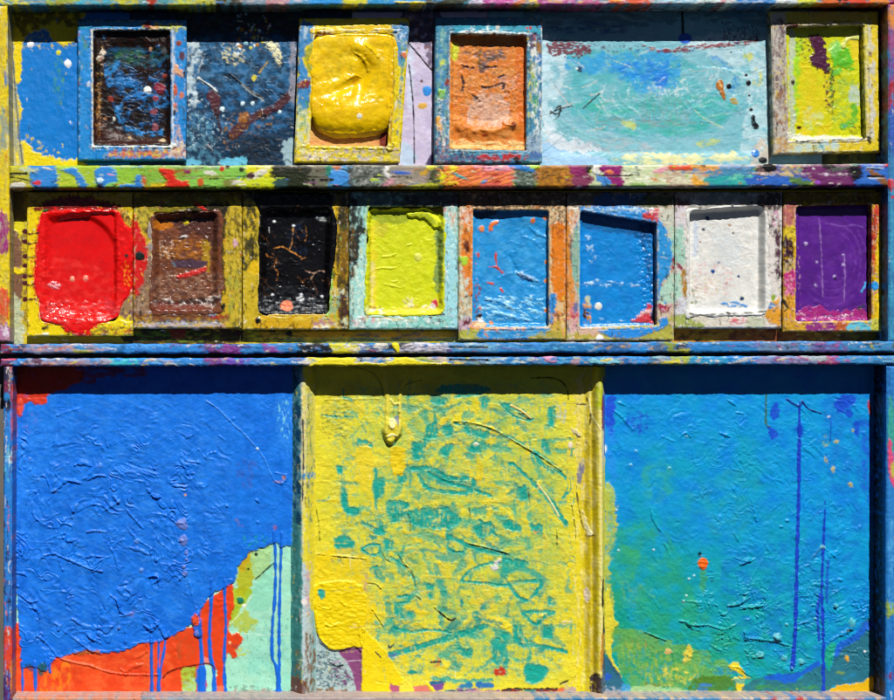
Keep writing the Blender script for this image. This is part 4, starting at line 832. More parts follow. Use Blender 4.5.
P('#e8d09a', [(90, 560), (240, 555), (400, 545), (410, 575), (430, 590), (90, 590)], wob=1.6, a=.9, h=.4); P('#d8a060', [(100, 560), (410, 560), (410, 582), (100, 580)], wob=2, a=.7, dry=(14, 3, -.1, .3, 0)); P('#e8cf20', [(86, 584), (440, 582), (480, 590), (470, 612), (300, 606), (90, 600)], wob=2, h=.8, dry=(10, 3, -.35, .25, 0)); P('#7a2c18', [(410, 540), (436, 545), (434, 590), (412, 586)], wob=.8)
P('#b4a8b4', [(60, 620), (240, 610), (470, 600), (490, 650), (60, 655)], wob=3, a=.9, dry=(9, 4, -.05, .25, 0)); N('#5a3a4a', [(150, 620), (240, 620), (240, 640), (150, 640)], (6, 2.5), 0, .15); N('#1f1a1a', [(330, 616), (450, 612), (450, 636), (330, 636)], (3.5, 2), -.05, .1, h=.3); N('#c8b81c', [(24, 560), (490, 600), (490, 664), (24, 664)], (7, 3.5), .14, .15, h=.3); N('#e8e0dc', [(50, 600), (180, 600), (180, 660), (50, 660)], (5, 3), .15, .15); N('#5a9ac0', [(290, 620), (330, 620), (330, 650), (290, 650)], (4, 3), .1, .15)
end_frame(side='#24365a', mat=M_GLOSS)
bed(h, '#dca860'); view('a2')
P('#d88a50', [(100, 560), (410, 560), (410, 580), (100, 580)], wob=2, dry=(9, 3, 0, .3, 0)); P('#7a2c18', [(408, 530), (440, 530), (440, 600), (408, 600)], wob=1); R(None, .3, 4); grain(.08)
end_bed(2.0, M_PAINT, 'recess_floor')
Slab([(V[0] + a / V[2], V[1] + b / V[2]) for a, b in ((112, 118), (150, 98), (230, 88), (330, 84), (430, 90), (476, 118), (488, 200), (482, 320), (474, 430), (450, 500), (400, 538), (320, 552), (240, 556), (170, 548), (122, 520), (98, 460), (90, 380), (92, 300), (78, 240), (70, 215), (88, 175))], '#f2c806', wob=1.5, smooth=True)
N('#e0ae00', None, (18, 14), .12, .3, a=.6); N('#fbe04a', [(100, 90), (300, 90), (280, 300), (110, 300)], (14, 10), .1, .3, a=.4); N('#b09a08', [(160, 210), (400, 110), (460, 150), (440, 400), (330, 420), (340, 250), (170, 300)], (8, 6), .12, .25, a=.55)
P('#a5560a', [(270, 290), (310, 280), (312, 305), (280, 315)], wob=1.6, a=.5, dry=(4, 3, 0, .3, 0)); N('#5a5a10', [(150, 180), (250, 180), (240, 300), (150, 300)], (3, 2), .3, .1, a=.5); N('#c8940a', [(430, 100), (480, 110), (476, 460), (430, 500)], (2.2, 12), .05, .2, a=.6, h=-.4)
s = CUR[0]; X = (s.X - 290) * 4.516; Y = (s.Y - 15) * 4.516
def hump(cx, cy, rx, ry, rot, h, p=1.0):
    c, q = math.cos(math.radians(rot)), math.sin(math.radians(rot)); x, y = X - cx, Y - cy
    e = ((x * c + y * q) / rx) ** 2 + ((-x * q + y * c) / ry) ** 2; return h * np.exp(-e ** p)
low = sst(430, 540, Y)
s.H += 7.4 - 1.5 * np.clip(1 + s.so / 2.5, 0, 1) ** 2 - low * 6.5 * np.clip(1 + s.so / 15, 0, 1) ** 2
s.H += hump(262, 440, 150, 80, -5, 4.5, 1.2) + hump(345, 180, 75, 30, 42, 3.2, 1.2) + hump(420, 330, 30, 200, 2, 1.4, 1.6) + hump(280, 130, 150, 34, 0, 1.0, 1.4)
s.H -= hump(322, 300, 30, 85, 14, 4.2, 1.1) + hump(250, 330, 85, 20, -28, 2.2, 1.2) + hump(200, 230, 60, 90, 10, 1.6, 1.2)
s.H += .3 * np.sin((X * .25 + Y) / 11 + 2 * fbm(s.X, s.Y, 14, oct=2)) * hump(200, 300, 150, 220, 0, 1)
for p_, w_, hh in (([(285, 175), (320, 200), (345, 230), (350, 260)], 12, 1.6), ([(330, 140), (370, 170), (395, 200)], 12, 1.4), ([(255, 300), (290, 280), (320, 285)], 10, 1.2), ([(110, 510), (180, 535), (280, 540), (380, 525)], 9, 1.1), ([(100, 130), (104, 250), (100, 400)], 9, .9), ([(455, 120), (460, 260), (452, 420)], 7, 1.2), ([(472, 140), (474, 260)], 6, 1.0), ([(150, 100), (260, 96), (400, 100)], 8, 1.0)): Ln(None, p_, w_, h=hh, soft=1.2, wob=.6)
for x, y, r in ((340, 185, 6), (205, 390, 5), (138, 415, 6)): E(None, x, y, r, h=1.2)
E('#f6f2e0', 310, 465, 11, h=.8, wob=.05, tag=('~paint_dot', 'white paint dot'))
R(None, .3, 3.5); R(None, .4, 8); crackle('#7a5a08', 6, .04, .5, -.3, .2); smear(.8, .8, 3); grain(.06)
end_bed(5.0, M_WET, base=2.4)

# ---- top row, orange
f = [(435.6, 17), (542.6, 17.4), (542.2, 162.8), (434.8, 163)]; h = [(450.6, 33.6), (527, 35), (526.4, 150.4), (449.6, 149)]
frame('pan of cracked orange paint in a blue-green spattered frame', f, h, '#3f87a8', group=TOPG)
view('a3')
P('#3aa0bc', [(140, 60), (510, 62), (510, 112), (430, 110), (300, 95), (170, 95), (120, 100)], wob=1.6, dry=(14, 3, -.5, .3, 0)); P('#3a2c4a', [(220, 98), (320, 96), (300, 110), (240, 108)], wob=1.4); P('#e4ecea', [(140, 100), (230, 92), (440, 104), (440, 118), (240, 112), (130, 114)], wob=1.2, dry=(8, 2, -.25, .25, 0), h=.6); Ln('#e8f4f4', [(508, 65), (509, 330), (506, 640)], 5, wob=.6, a=.85); P('#dff0f0', [(252, 68), (268, 64), (264, 90), (256, 92)], wob=.8)
P('#4a3a5a', [(440, 116), (505, 116), (506, 210), (470, 205), (455, 180)], wob=2, a=.9, dry=(4, 8, -.4, .25, 0)); P('#9a6a24', [(482, 150), (496, 148), (496, 195), (484, 198)], wob=1.2)
P('#2a78bc', [(470, 205), (508, 205), (508, 250), (480, 240)], wob=1.5); N('#e8ece4', [(455, 120), (508, 220), (508, 560), (455, 560)], (3, 9), .02, .16, h=.4); N('#4a9a3a', [(455, 240), (480, 260), (505, 400), (490, 470), (460, 540)], (2.5, 8), .05, .15); N('#d8d44a', [(440, 240), (480, 240), (460, 520), (438, 520)], (2, 8), .02, .15, h=.3); N('#2a6ab0', [(480, 260), (508, 260), (508, 480), (480, 480)], (3, 7), .1, .15)
N('#e8e4dc', [(80, 110), (108, 105), (98, 640), (78, 630)], (2, 8), -.05, .15, h=.5); N('#5a3a5a', [(70, 120), (96, 120), (92, 500), (66, 500)], (2, 8), .08, .14); P('#9fb4c4', [(440, 570), (508, 560), (508, 640), (440, 640)], wob=2, a=.8); P('#4a6aa0', [(455, 640), (495, 640), (492, 680), (455, 680)], wob=2)
N('#7ab0a4', [(28, 130), (85, 130), (80, 560), (24, 560)], (5, 8), .0, .2); P('#c8d85a', [(42, 225), (62, 225), (64, 245), (46, 248)], wob=1.5); P('#8ac43a', [(36, 365), (60, 362), (64, 396), (40, 400)], wob=1.4, h=.5); P('#e8a82c', [(28, 490), (50, 488), (60, 550), (36, 552)], wob=1.5, h=.4); P('#8a3024', [(66, 320), (85, 315), (84, 345), (68, 342)], wob=1.2); N('#3a74c4', [(25, 130), (85, 130), (80, 640), (24, 640)], (4, 5), .24, .1); N('#e8e0dc', [(25, 400), (85, 400), (85, 690), (20, 690)], (4, 4), .18, .12, h=.3); N('#c05a4a', [(25, 560), (90, 560), (90, 690), (20, 690)], (4, 4), .2, .12)
P('#c8dc3a', [(96, 140), (120, 150), (118, 180), (108, 220), (96, 210)], wob=1.2)
P('#b02a2a', [(210, 660), (360, 648), (430, 655), (420, 680), (260, 682), (215, 676)], wob=2.2, dry=(9, 3, -.4, .25, 0), h=.5); N('#2c3a5a', [(20, 600), (210, 640), (210, 695), (20, 695)], (5, 4), .02, .15); N('#c8c850', [(150, 632), (440, 630), (440, 650), (150, 650)], (9, 2), .0, .15); N('#7a3a6a', [(60, 650), (220, 650), (220, 695), (60, 695)], (4, 3), .14, .15); N('#4a8aa8', [(360, 670), (505, 660), (505, 695), (360, 695)], (5, 3), -.02, .2)
SP(['#1c1c24', '#d03a2c', '#e8e8e0', '#e0c030', '#3a94d0'], f, 60, (.4, 1.3), h=.4, sm=False)
end_frame(side='#22405a')
bed(h, '#dc8230'); view('a3')
N('#dc9a58', None, (12, 9), .05, .3, a=.7); N('#d86c14', None, (9, 9), .15, .25, a=.7); P('#d8b09a', [(180, 420), (240, 370), (330, 390), (370, 450), (330, 520), (230, 530), (170, 500)], wob=4, a=.8, dry=(9, 7, -.35, .4, 0)); P('#d6a48c', [(300, 310), (400, 290), (400, 370), (320, 370)], wob=4, a=.6, dry=(6, 5, -.1, .3, 0))
P('#d8dc3a', [(95, 150), (125, 160), (130, 185), (110, 230), (95, 220)], wob=1.8); P('#dc6a14', [(385, 120), (425, 160), (428, 610), (400, 600)], wob=3, a=.7)
P('#e8c27a', [(95, 590), (250, 600), (420, 600), (430, 640), (95, 630)], wob=3, a=.85, dry=(9, 4, -.3, .3, 0), h=.6)
N('#54505e', [(150, 180), (350, 170), (350, 220), (300, 240), (250, 285), (215, 280), (210, 230), (160, 210)], (4, 3), -.02, .12, a=.85, h=-.4); P('#55504e', [(255, 215), (320, 195), (330, 205), (270, 235)], wob=1.4, a=.8); Ln('#7a5a20', [(225, 185), (222, 225), (230, 260)], 12, wob=1, a=.7); P('#44404a', [(218, 240), (244, 245), (244, 278), (220, 278)], wob=1.5, a=.8)
for p, w_ in (([(142, 300), (152, 330), (145, 365)], 8), ([(190, 385), (205, 395), (222, 412)], 7), ([(230, 348), (250, 352)], 9), ([(260, 350), (290, 345), (335, 330), (328, 355)], 7), ([(145, 250), (170, 260), (200, 262)], 6), ([(250, 260), (300, 258)], 7), ([(310, 305), (335, 295)], 8), ([(340, 370), (355, 372)], 5)): Ln('#3f2c30', p, w_, wob=.9, ws=3, h=-.9, a=.9)
crackle('#5a3420', 7, .045, .7, -.5, .12); N('#7a5a50', [(100, 170), (420, 170), (400, 470), (110, 480)], (3.5, 2.5), .26, .1, a=.7, h=-.2); SP(['#4a2e24', '#5a4a50', '#e8c8a8'], [(452, 50), (524, 50), (524, 145), (452, 145)], 55, (.3, .8), h=-.3)
s = CUR[0]; X = (s.X - 430) * 4.52; Y = (s.Y - 10) * 4.52
s.H += 3.4 * np.exp(-((Y - (528 + 22 * np.cos((X - 250) / 70)) - 16 * fbm(s.X, s.Y, 10, oct=2)) / 26) ** 2) * sst(80, 130, X) * sst(420, 370, X) + 2.2 * sst(470, 530, Y - 25 * np.cos((X - 240) / 80))
P(None, [(90, 485), (125, 480), (135, 495), (100, 505)], h=1.5); P(None, [(330, 500), (375, 470), (385, 520), (340, 530)], h=1.8); P('#7a1c14', [(364, 512), (384, 510), (380, 528), (366, 526)], wob=.8); E('#8a2a14', 245, 568, 14, 6, a=.7)
R(None, .5, 5); R(None, .35, 2); W(None, .8, 8, warp=6); climb(3, 4); grain(.08)
end_bed(2.6, M_PAINT)

# ---- top row, lime
f = [(771, 11), (878.5, 11), (881, 151.8), (774, 154.2)]; h = [(786.4, 26.6), (863.6, 24.6), (866.6, 138.4), (789.4, 140.6)]
frame('pan of lime green paint with a maroon scrape, rightmost in the top row', f, h, '#cdb63a', group=TOPG)
view('a4')
P('#b9b4ae', [(24, 60), (104, 66), (112, 560), (130, 640), (42, 650)], wob=3, a=.95, dry=(6, 12, -.45, .3, 0)); N('#6a4452', [(28, 66), (100, 66), (100, 420), (40, 420)], (2.2, 8), .12, .14); N('#4a3a4c', [(60, 70), (110, 60), (110, 110), (60, 140)], (2, 5), -.05, .14); N('#8a5a3a', [(40, 300), (100, 300), (110, 640), (42, 640)], (4, 6), .16, .14); N('#c8c02c', [(70, 170), (112, 170), (112, 420), (80, 420)], (2.5, 9), .1, .15)
P('#d8d0c4', [(105, 66), (250, 60), (440, 62), (440, 74), (250, 74), (112, 82)], wob=1.4, dry=(8, 2, -.3, .25, 0), h=.7); P('#5a1c2c', [(95, 66), (125, 60), (150, 72), (110, 82)], wob=1.6)
P('#dcc41e', [(440, 58), (512, 58), (524, 636), (300, 645), (330, 590), (470, 580), (455, 300)], wob=1.6, a=.95); N('#c4c8cc', [(445, 60), (500, 60), (505, 560), (470, 590), (450, 560)], (5, 14), -.02, .18, a=.9, h=.3); P('#e2d860', [(446, 60), (466, 60), (470, 300), (462, 540), (450, 540)], wob=1.4, a=.6)
P('#d4d2c8', [(105, 560), (200, 563), (250, 572), (440, 580), (440, 590), (130, 600), (110, 590)], wob=2, h=.6); P('#b8d0cc', [(130, 600), (320, 590), (330, 642), (200, 648), (110, 640)], wob=2, dry=(9, 4, -.3, .3, 0)); N('#4aa0b4', [(220, 600), (280, 600), (280, 640), (220, 640)], (4, 5), .1, .15); N('#d8c85a', [(100, 600), (330, 600), (330, 648), (100, 648)], (7, 4), .12, .15); N('#c09a5c', [(45, 560), (130, 590), (130, 648), (45, 648)], (6, 4), 0, .2)
Ln('#2a2a1c', [(140, 592), (180, 596), (240, 584), (330, 586), (465, 577)], 5, wob=.8, h=-1.2); P('#c0a070', [(106, 400), (130, 410), (135, 545), (110, 548)], wob=2, a=.8)
end_frame(side='#3a4028')
bed(h, '#cbcf12'); view('a4')
N('#e2c81a', [(140, 250), (300, 250), (300, 560), (140, 560)], (14, 12), -.1, .3, a=.8); P('#8fcf2a', [(130, 130), (170, 140), (150, 330), (150, 480), (130, 460)], wob=3, a=.8, dry=(5, 10, -.3, .3, 0)); P('#b8c4b0', [(105, 110), (135, 120), (130, 260), (135, 540), (108, 545)], wob=2, a=.85)
P('#4cb82c', [(300, 200), (330, 150), (380, 180), (408, 240), (400, 275), (350, 270), (310, 290)], wob=3.5, a=.92, dry=(10, 8, -.5, .35, -30), h=.4); P('#8fd46a', [(290, 170), (330, 130), (350, 170), (310, 210)], wob=3, a=.7); P('#46b02c', [(385, 440), (410, 425), (414, 490), (380, 535), (335, 535), (360, 505), (390, 480)], wob=3, a=.85, dry=(6, 6, -.3, .3, 0)); N('#7fb850', [(290, 280), (410, 300), (410, 520), (300, 520)], (8, 6), .1, .25, a=.7); P('#b8ccc0', [(390, 340), (425, 350), (425, 430), (380, 400)], wob=3, a=.85, dry=(6, 5, -.2, .3, 0)); N('#c8d8a4', [(170, 440), (260, 440), (260, 540), (170, 540)], (6, 6), .05, .25, a=.6); P('#e0c828', [(360, 120), (420, 125), (425, 220), (405, 250), (390, 170)], wob=2, a=.9); P('#d8dc78', [(345, 160), (380, 120), (425, 110), (430, 140), (380, 135), (355, 175)], wob=1.2, h=1); N('#3aa0a0', [(330, 510), (380, 510), (370, 540), (330, 540)], (4, 4), .05, .15)
P('#4a1c3c', [(205, 130), (225, 110), (265, 130), (275, 200), (295, 260), (285, 280), (250, 268), (215, 255), (200, 225), (215, 190)], wob=2.2, ws=4, h=.7); N('#52203a', [(190, 105), (250, 100), (250, 150), (190, 150)], (3, 3), -.05, .12); N('#5a2230', [(130, 120), (220, 130), (215, 220), (140, 210)], (3.5, 3), .24, .07, h=.3); N('#4a1c30', [(255, 270), (320, 270), (325, 460), (270, 460)], (3, 4), .12, .08, h=.4); N('#4a7a1c', [(280, 240), (310, 240), (320, 460), (290, 460)], (3, 5), .1, .12)
N('#2a2a10', [(380, 520), (440, 520), (440, 575), (380, 575)], (3, 3), .16, .1); E('#3a1c18', 152, 532, 9, 6, wob=.4); E('#3a2a14', 126, 327, 8, 9, wob=.4, h=.5)
P('#d0d4c4', [(105, 562), (230, 570), (430, 574), (440, 592), (120, 592)], wob=2.4, h=.5, dry=(10, 4, -.5, .25, 0))
s = CUR[0]; R(None, .35, 6); R(None, .25, 2); W(None, .7, 10, warp=7); climb(2.5, 4); grain(.06)
end_bed(3.0, M_GLOSS)
# ---- second row, red
f = [(26.8, 192), (132.8, 192), (132.8, 335.6), (26.8, 336.4)]; h = [(41.5, 212), (117.4, 211), (116.8, 321.6), (41, 322)]
frame('pan of glossy bright red paint spilt in a round patch over its yellow frame', f, h, '#e8cd10', hcr=5, group=MIDG)
view('b1')
P('#b8941c', [(30, 20), (510, 20), (510, 90), (30, 90)], wob=3, a=.6); P('#7a1a14', [(75, 70), (150, 40), (300, 30), (420, 60), (440, 95), (90, 95)], wob=3, h=.4)
P('#dc1414', [(85, 130), (130, 100), (250, 88), (440, 92), (520, 150), (575, 240), (580, 340), (540, 440), (460, 510), (440, 560), (300, 640), (200, 640), (190, 610), (95, 590), (85, 500), (62, 440), (70, 330), (75, 230)], wob=1.8, ws=5, h=.3)
P('#dc1616', [(195, 600), (380, 590), (330, 650), (310, 665), (230, 645)], wob=2, h=.8); N('#e03028', [(40, 230), (90, 230), (90, 480), (50, 480)], (5, 3), .12, .12, h=.6)
P('#c8a83a', [(440, 90), (470, 86), (500, 130), (500, 160), (470, 150)], wob=1.5, dry=(2, 6, -.3, .25, 0), h=.3); N('#3a2414', [(440, 88), (510, 88), (510, 160), (460, 160)], (1.6, 6), .05, .14); P('#f08a80', [(103, 110), (112, 110), (116, 190), (106, 200)], wob=.6, a=.6, dry=(2, 9, -.2, .3, 0))
for y in (195, 238, 300, 385, 425, 490): Ln('#5a1418', [(20, y), (50, y + 4), (88, y - 4)], (5, 3), wob=.7, h=.4)
P('#ead01a', [(320, 640), (380, 596), (430, 590), (510, 598), (510, 625), (400, 625), (350, 640)], wob=2, h=.6); N('#5a2040', [(330, 615), (510, 612), (510, 660), (330, 660)], (8, 2.5), .05, .12, h=.3); N('#b02c1c', [(330, 640), (510, 620), (510, 655), (330, 660)], (7, 2.5), .1, .12); P('#2a2018', [(100, 615), (130, 618), (125, 632), (108, 640)], wob=1, dry=(3, 3, -.1, .2, 0)); P('#d8e8e0', [(104, 648), (128, 646), (126, 656), (106, 658)], wob=.8, h=.4); E('#3a2c10', 220, 652, 5, 3); E('#1c6a2c', 115, 95, 12, 5)
for x, y in ((470, 350), (490, 380), (486, 400), (485, 430), (515, 380)): Ln('#f0a018', [(x, y - 12), (x + 6, y), (x, y + 14)], 4, wob=.7, a=.9)
E('#1c2a28', 540, 298, 20, 19, wob=.3, h=.8); E('#20302c', 482, 297, 7, h=.5); P('#e86a6a', [(515, 160), (528, 160), (528, 280), (520, 285)], wob=.8, a=.5, dry=(2, 9, -.1, .3, 0)); P('#8a6a5a', [(462, 500), (530, 470), (580, 520), (580, 580), (455, 580)], wob=2, a=.9, dry=(6, 4, -.5, .3, 0)); P('#6a2a5a', [(455, 555), (520, 548), (520, 560), (455, 570)], wob=1.4, a=.8)
end_frame(side='#6a5a14', mat=M_GLOSS)
view('b1')
obed([(V[0] + a / V[2], V[1] + b / V[2]) for a, b in ((92, 118), (130, 98), (250, 90), (350, 92), (440, 94), (470, 150), (505, 190), (508, 260), (507, 340), (505, 450), (470, 500), (452, 540), (440, 570), (400, 592), (345, 615), (300, 648), (240, 640), (200, 615), (120, 598), (92, 570), (84, 500), (64, 440), (72, 330), (78, 230))], '#e01210', h, cr=7)
N('#c80e0e', [(140, 120), (420, 150), (420, 480), (110, 480)], (26, 20), 0, .4, a=.6); N('#ee3830', [(90, 300), (440, 380), (440, 600), (90, 600)], (10, 6), .12, .25, a=.6)
N('#f06a6a', [(100, 490), (440, 500), (430, 600), (100, 600)], (7, 3.5), .14, .12, h=.5, a=.7); P('#f0a0a8', [(130, 425), (165, 412), (185, 428), (160, 446), (135, 438)], wob=1.5, dry=(4, 2, -.2, .2, 0), h=.9); N('#7a0c1c', [(110, 500), (200, 500), (200, 590), (110, 590)], (4, 4), .2, .1, a=.7, h=-.4); P('#c8303a', [(380, 490), (425, 500), (425, 560), (390, 545)], wob=2, a=.6)
E('#f09a80', 234, 400, 9, 11, h=1.5, tag=('~paint_dot', 'small raised blob of red paint')); E('#f08a78', 295, 396, 10, 11, h=1.5, tag=('~paint_dot', 'small raised blob of red paint'))
s = CUR[0]; X = (s.X - 20) * 4.516; Y = (s.Y - 190) * 4.516
rr = np.hypot((X - 250) / 190, (Y - 300) / 190)
s.H += 2.2 * 1.5 * sst(.9, 1.06, rr) * sst(380, 300, Y) * sst(140, 240, X) + 1.2 * sst(480, 590, Y); s.H -= .9 * np.exp(-(((X - 280) / 130) ** 2 + ((Y - 250) / 130) ** 2))
R(None, .25, 12); R([(95, 480), (440, 480), (440, 600), (95, 600)], .5, 5, 3); R(None, .1, 2.5)
for p_, w_, hh in (([(108, 120), (112, 300), (104, 560)], 10, 1.2), ([(430, 120), (446, 300), (440, 540)], 9, 1.2), ([(150, 560), (250, 580), (380, 570)], 12, 1.4)): Ln(None, p_, w_, h=hh, soft=1.2, wob=.8)
E('#1c2a28', 540, 298, 20, 19, wob=.3, h=.8); E('#20302c', 482, 297, 7, h=.5); N('#f0a018', [(455, 320), (505, 330), (505, 440), (460, 440)], (2, 4), .22, .08)
over(7.6, lambda X, Y: 4 + 8 * sst(85, 50, X) + 6 * sst(290, 318, Y) + 6 * sst(225, 210, Y) * sst(95, 70, X)); grain(.03)
end_bed(12, M_WET, base=6)

# ---- second row, brown
f = [(133.4, 192), (242.2, 192), (241.6, 328.4), (133.2, 328.4)]; h = [(153.4, 213), (218.6, 211), (218, 310.6), (152.6, 310.6)]
frame('pan of rough brown paint with a red dash, between the red and black pans', f, h, '#c9a520', group=MIDG)
view('b2')
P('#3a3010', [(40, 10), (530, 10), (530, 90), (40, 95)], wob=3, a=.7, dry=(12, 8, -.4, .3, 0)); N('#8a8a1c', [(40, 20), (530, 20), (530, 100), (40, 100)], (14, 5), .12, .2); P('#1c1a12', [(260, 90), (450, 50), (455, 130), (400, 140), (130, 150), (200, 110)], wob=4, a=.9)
P('#c8b43a', [(42, 95), (118, 90), (120, 150), (60, 170)], wob=1.5, dry=(2.5, 6, -.35, .2, 0)); N('#30241a', [(42, 92), (125, 92), (125, 200), (80, 200)], (1.8, 6), .05, .14)
P('#cf1a1a', [(38, 120), (70, 180), (100, 260), (105, 350), (85, 440), (40, 470)], wob=1.8, h=.9, tag=('~paint_spill', 'red paint run over from the red pan')); N('#f0a018', [(38, 340), (50, 340), (50, 430), (38, 430)], (3, 3), .1, .1); E('#12201c', 66, 298, 20, 20, wob=.3, h=.7)
P('#9a8e8a', [(110, 130), (150, 200), (150, 250), (130, 300), (126, 480), (112, 480), (100, 260)], wob=2, dry=(3, 7, -.3, .25, 0), h=.6); P('#8a6854', [(70, 440), (120, 300), (130, 540), (40, 560), (40, 500)], wob=2.4, a=.95, dry=(5, 4, -.6, .3, 0)); N('#b4a088', [(60, 440), (130, 440), (130, 560), (40, 560)], (4, 3), .2, .12)
P('#b0a4a8', [(120, 545), (240, 560), (380, 530), (420, 560), (300, 570), (120, 565)], wob=2, dry=(9, 2.5, -.3, .25, 0), h=.6); P('#7a4a2c', [(40, 562), (450, 562), (450, 585), (40, 590)], wob=2, dry=(14, 3, -.5, .3, 0)); P('#4a4452', [(40, 590), (450, 588), (450, 600), (40, 600)], wob=1.6, a=.9); P('#7ab0d8', [(380, 530), (405, 532), (405, 566), (382, 566)], wob=1.4); P('#a02c1c', [(385, 572), (470, 566), (470, 574), (390, 582)], wob=1); N('#9ac0d8', [(40, 592), (430, 590), (430, 620), (40, 622)], (12, 2), .05, .15, h=.4); P('#bcb0bc', [(38, 604), (250, 596), (440, 602), (440, 628), (38, 628)], wob=2, a=.85, dry=(12, 3, -.1, .3, 0)); N('#c89a24', [(38, 560), (130, 560), (130, 620), (38, 620)], (5, 3), .16, .12); N('#26181c', [(60, 565), (110, 565), (110, 600), (60, 600)], (5, 3), .1, .12)
P('#c9ac2a', [(460, 88), (530, 86), (530, 640), (462, 640), (470, 560), (455, 440)], wob=1.4, h=.4, dry=(6, 30, -.7, .3, 0)); N('#4a4414', [(455, 90), (530, 90), (530, 620), (460, 620)], (1.8, 12), .14, .12); N('#a8a83a', [(455, 330), (530, 330), (530, 630), (460, 630)], (5, 14), .08, .2, a=.8); P('#d8a8b8', [(486, 232), (508, 228), (510, 250), (490, 252)], wob=1.4, h=.4)
P('#17120e', [(420, 250), (436, 150), (440, 90), (460, 90), (448, 300), (458, 420), (450, 470), (430, 500), (418, 470)], wob=2, a=.9, dry=(4, 9, -.5, .3, 0), h=.3); P('#2a3040', [(385, 110), (440, 100), (440, 150), (395, 150)], wob=2, a=.8); P('#141814', [(418, 520), (448, 515), (448, 552), (425, 552)], wob=1.4)
for x, y in ((365, 328), (405, 328), (430, 395), (440, 460)): E('#d8c41c', x, y, 5, h=.4)
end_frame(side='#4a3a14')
view('b2')
obed([(V[0] + a / V[2], V[1] + b / V[2]) for a, b in ((118, 120), (200, 104), (300, 100), (400, 92), (440, 110), (438, 300), (448, 440), (430, 520), (440, 556), (300, 566), (180, 566), (116, 556), (112, 400), (122, 260))], '#744229', h, cr=7, wob=2.0)
N('#96705a', [(130, 380), (420, 360), (420, 500), (130, 500)], (5, 4), .0, .2, h=.6); N('#5a3a34', None, (8, 7), .12, .2, a=.8); P('#4a2e2a', [(250, 110), (420, 110), (420, 250), (400, 270), (330, 200), (240, 190)], wob=4, a=.75); P('#c0701c', [(128, 140), (200, 138), (210, 160), (150, 180)], wob=2); N('#b8701c', [(200, 220), (350, 220), (350, 310), (200, 310)], (9, 4), .06, .18, h=.5, a=.85); N('#b4742c', [(140, 240), (240, 230), (240, 310), (150, 310)], (4, 4), .1, .12, h=.5); P('#b08a1c', [(345, 225), (378, 240), (380, 360), (355, 340)], wob=2.4, a=.9, dry=(4, 8, -.4, .3, 0)); P('#4a3444', [(210, 322), (260, 312), (360, 318), (360, 340), (300, 348), (225, 345)], wob=1.4); P('#c8302c', [(230, 385), (290, 368), (360, 345), (355, 368), (290, 388), (240, 396)], wob=1, h=.6); P('#6a7a84', [(210, 325), (230, 335), (220, 350)], wob=1, a=.7)
E('#e8cc28', 275, 140, 11, h=1.2, wob=.08, tag=('~paint_dot', 'yellow paint dot')); E('#d8ccc8', 264, 208, 16, 7, rot=-15, wob=.3, h=.6); E('#2c1c18', 258, 214, 14, 5, rot=-15)
P('#3a2622', [(130, 480), (190, 500), (420, 480), (420, 510), (250, 520), (140, 510)], wob=2, a=.85); N('#c8bcb4', [(130, 470), (290, 490), (440, 460), (440, 540), (130, 540)], (7, 3), .12, .12, h=.6); P('#6a2a1c', [(130, 510), (300, 515), (380, 540), (130, 548)], wob=2.4, a=.8, dry=(8, 3, -.4, .3, 0)); SP(['#b09484', '#4a302a', '#c8a890', '#2a1c1a'], [(155, 225), (216, 225), (216, 305), (155, 305)], 60, (.3, 1.0), h=.5)
R(None, .5, 5); R(None, .22, 2.2); W(None, .9, 7, warp=5); over(4, 7); grain(.1)
end_bed(12, M_GLOSS, base=3)

# ---- second row, black
f = [(242.8, 192), (348.8, 192), (348.8, 329.6), (242.4, 329.8)]; h = [(260.6, 208), (333, 207), (329, 313.4), (260, 313)]
frame('pan of black paint with thin orange cracks and a salmon dot, in the second row', f, h, '#c9a81e', hcr=4, group=MIDG)
view('b3')
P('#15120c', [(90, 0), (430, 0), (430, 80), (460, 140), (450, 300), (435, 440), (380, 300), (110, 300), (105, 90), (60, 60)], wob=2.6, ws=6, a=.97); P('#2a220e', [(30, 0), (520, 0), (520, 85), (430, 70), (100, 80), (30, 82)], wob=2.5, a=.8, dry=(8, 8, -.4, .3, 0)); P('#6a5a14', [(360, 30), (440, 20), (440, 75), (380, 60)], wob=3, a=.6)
P('#c9b02a', [(34, 85), (105, 85), (112, 330), (110, 560), (34, 620)], wob=1.4, a=.8, dry=(4, 14, -.4, .3, 0)); N('#2f3018', [(40, 90), (100, 90), (100, 360), (50, 360)], (2, 9), .02, .14, h=-.3); N('#d8b820', [(90, 90), (112, 90), (108, 200), (90, 200)], (2, 8), -.1, .15); P('#26261a', [(40, 88), (98, 88), (92, 200), (104, 330), (60, 350), (44, 250)], wob=2, a=.9, dry=(3, 14, -.1, .25, 0)); P('#2a3224', [(10, 310), (40, 300), (60, 340), (50, 360), (14, 360)], wob=1.5, dry=(4, 4, -.3, .2, 0)); P('#e0b81a', [(60, 340), (105, 320), (112, 380), (70, 375)], wob=1.6)
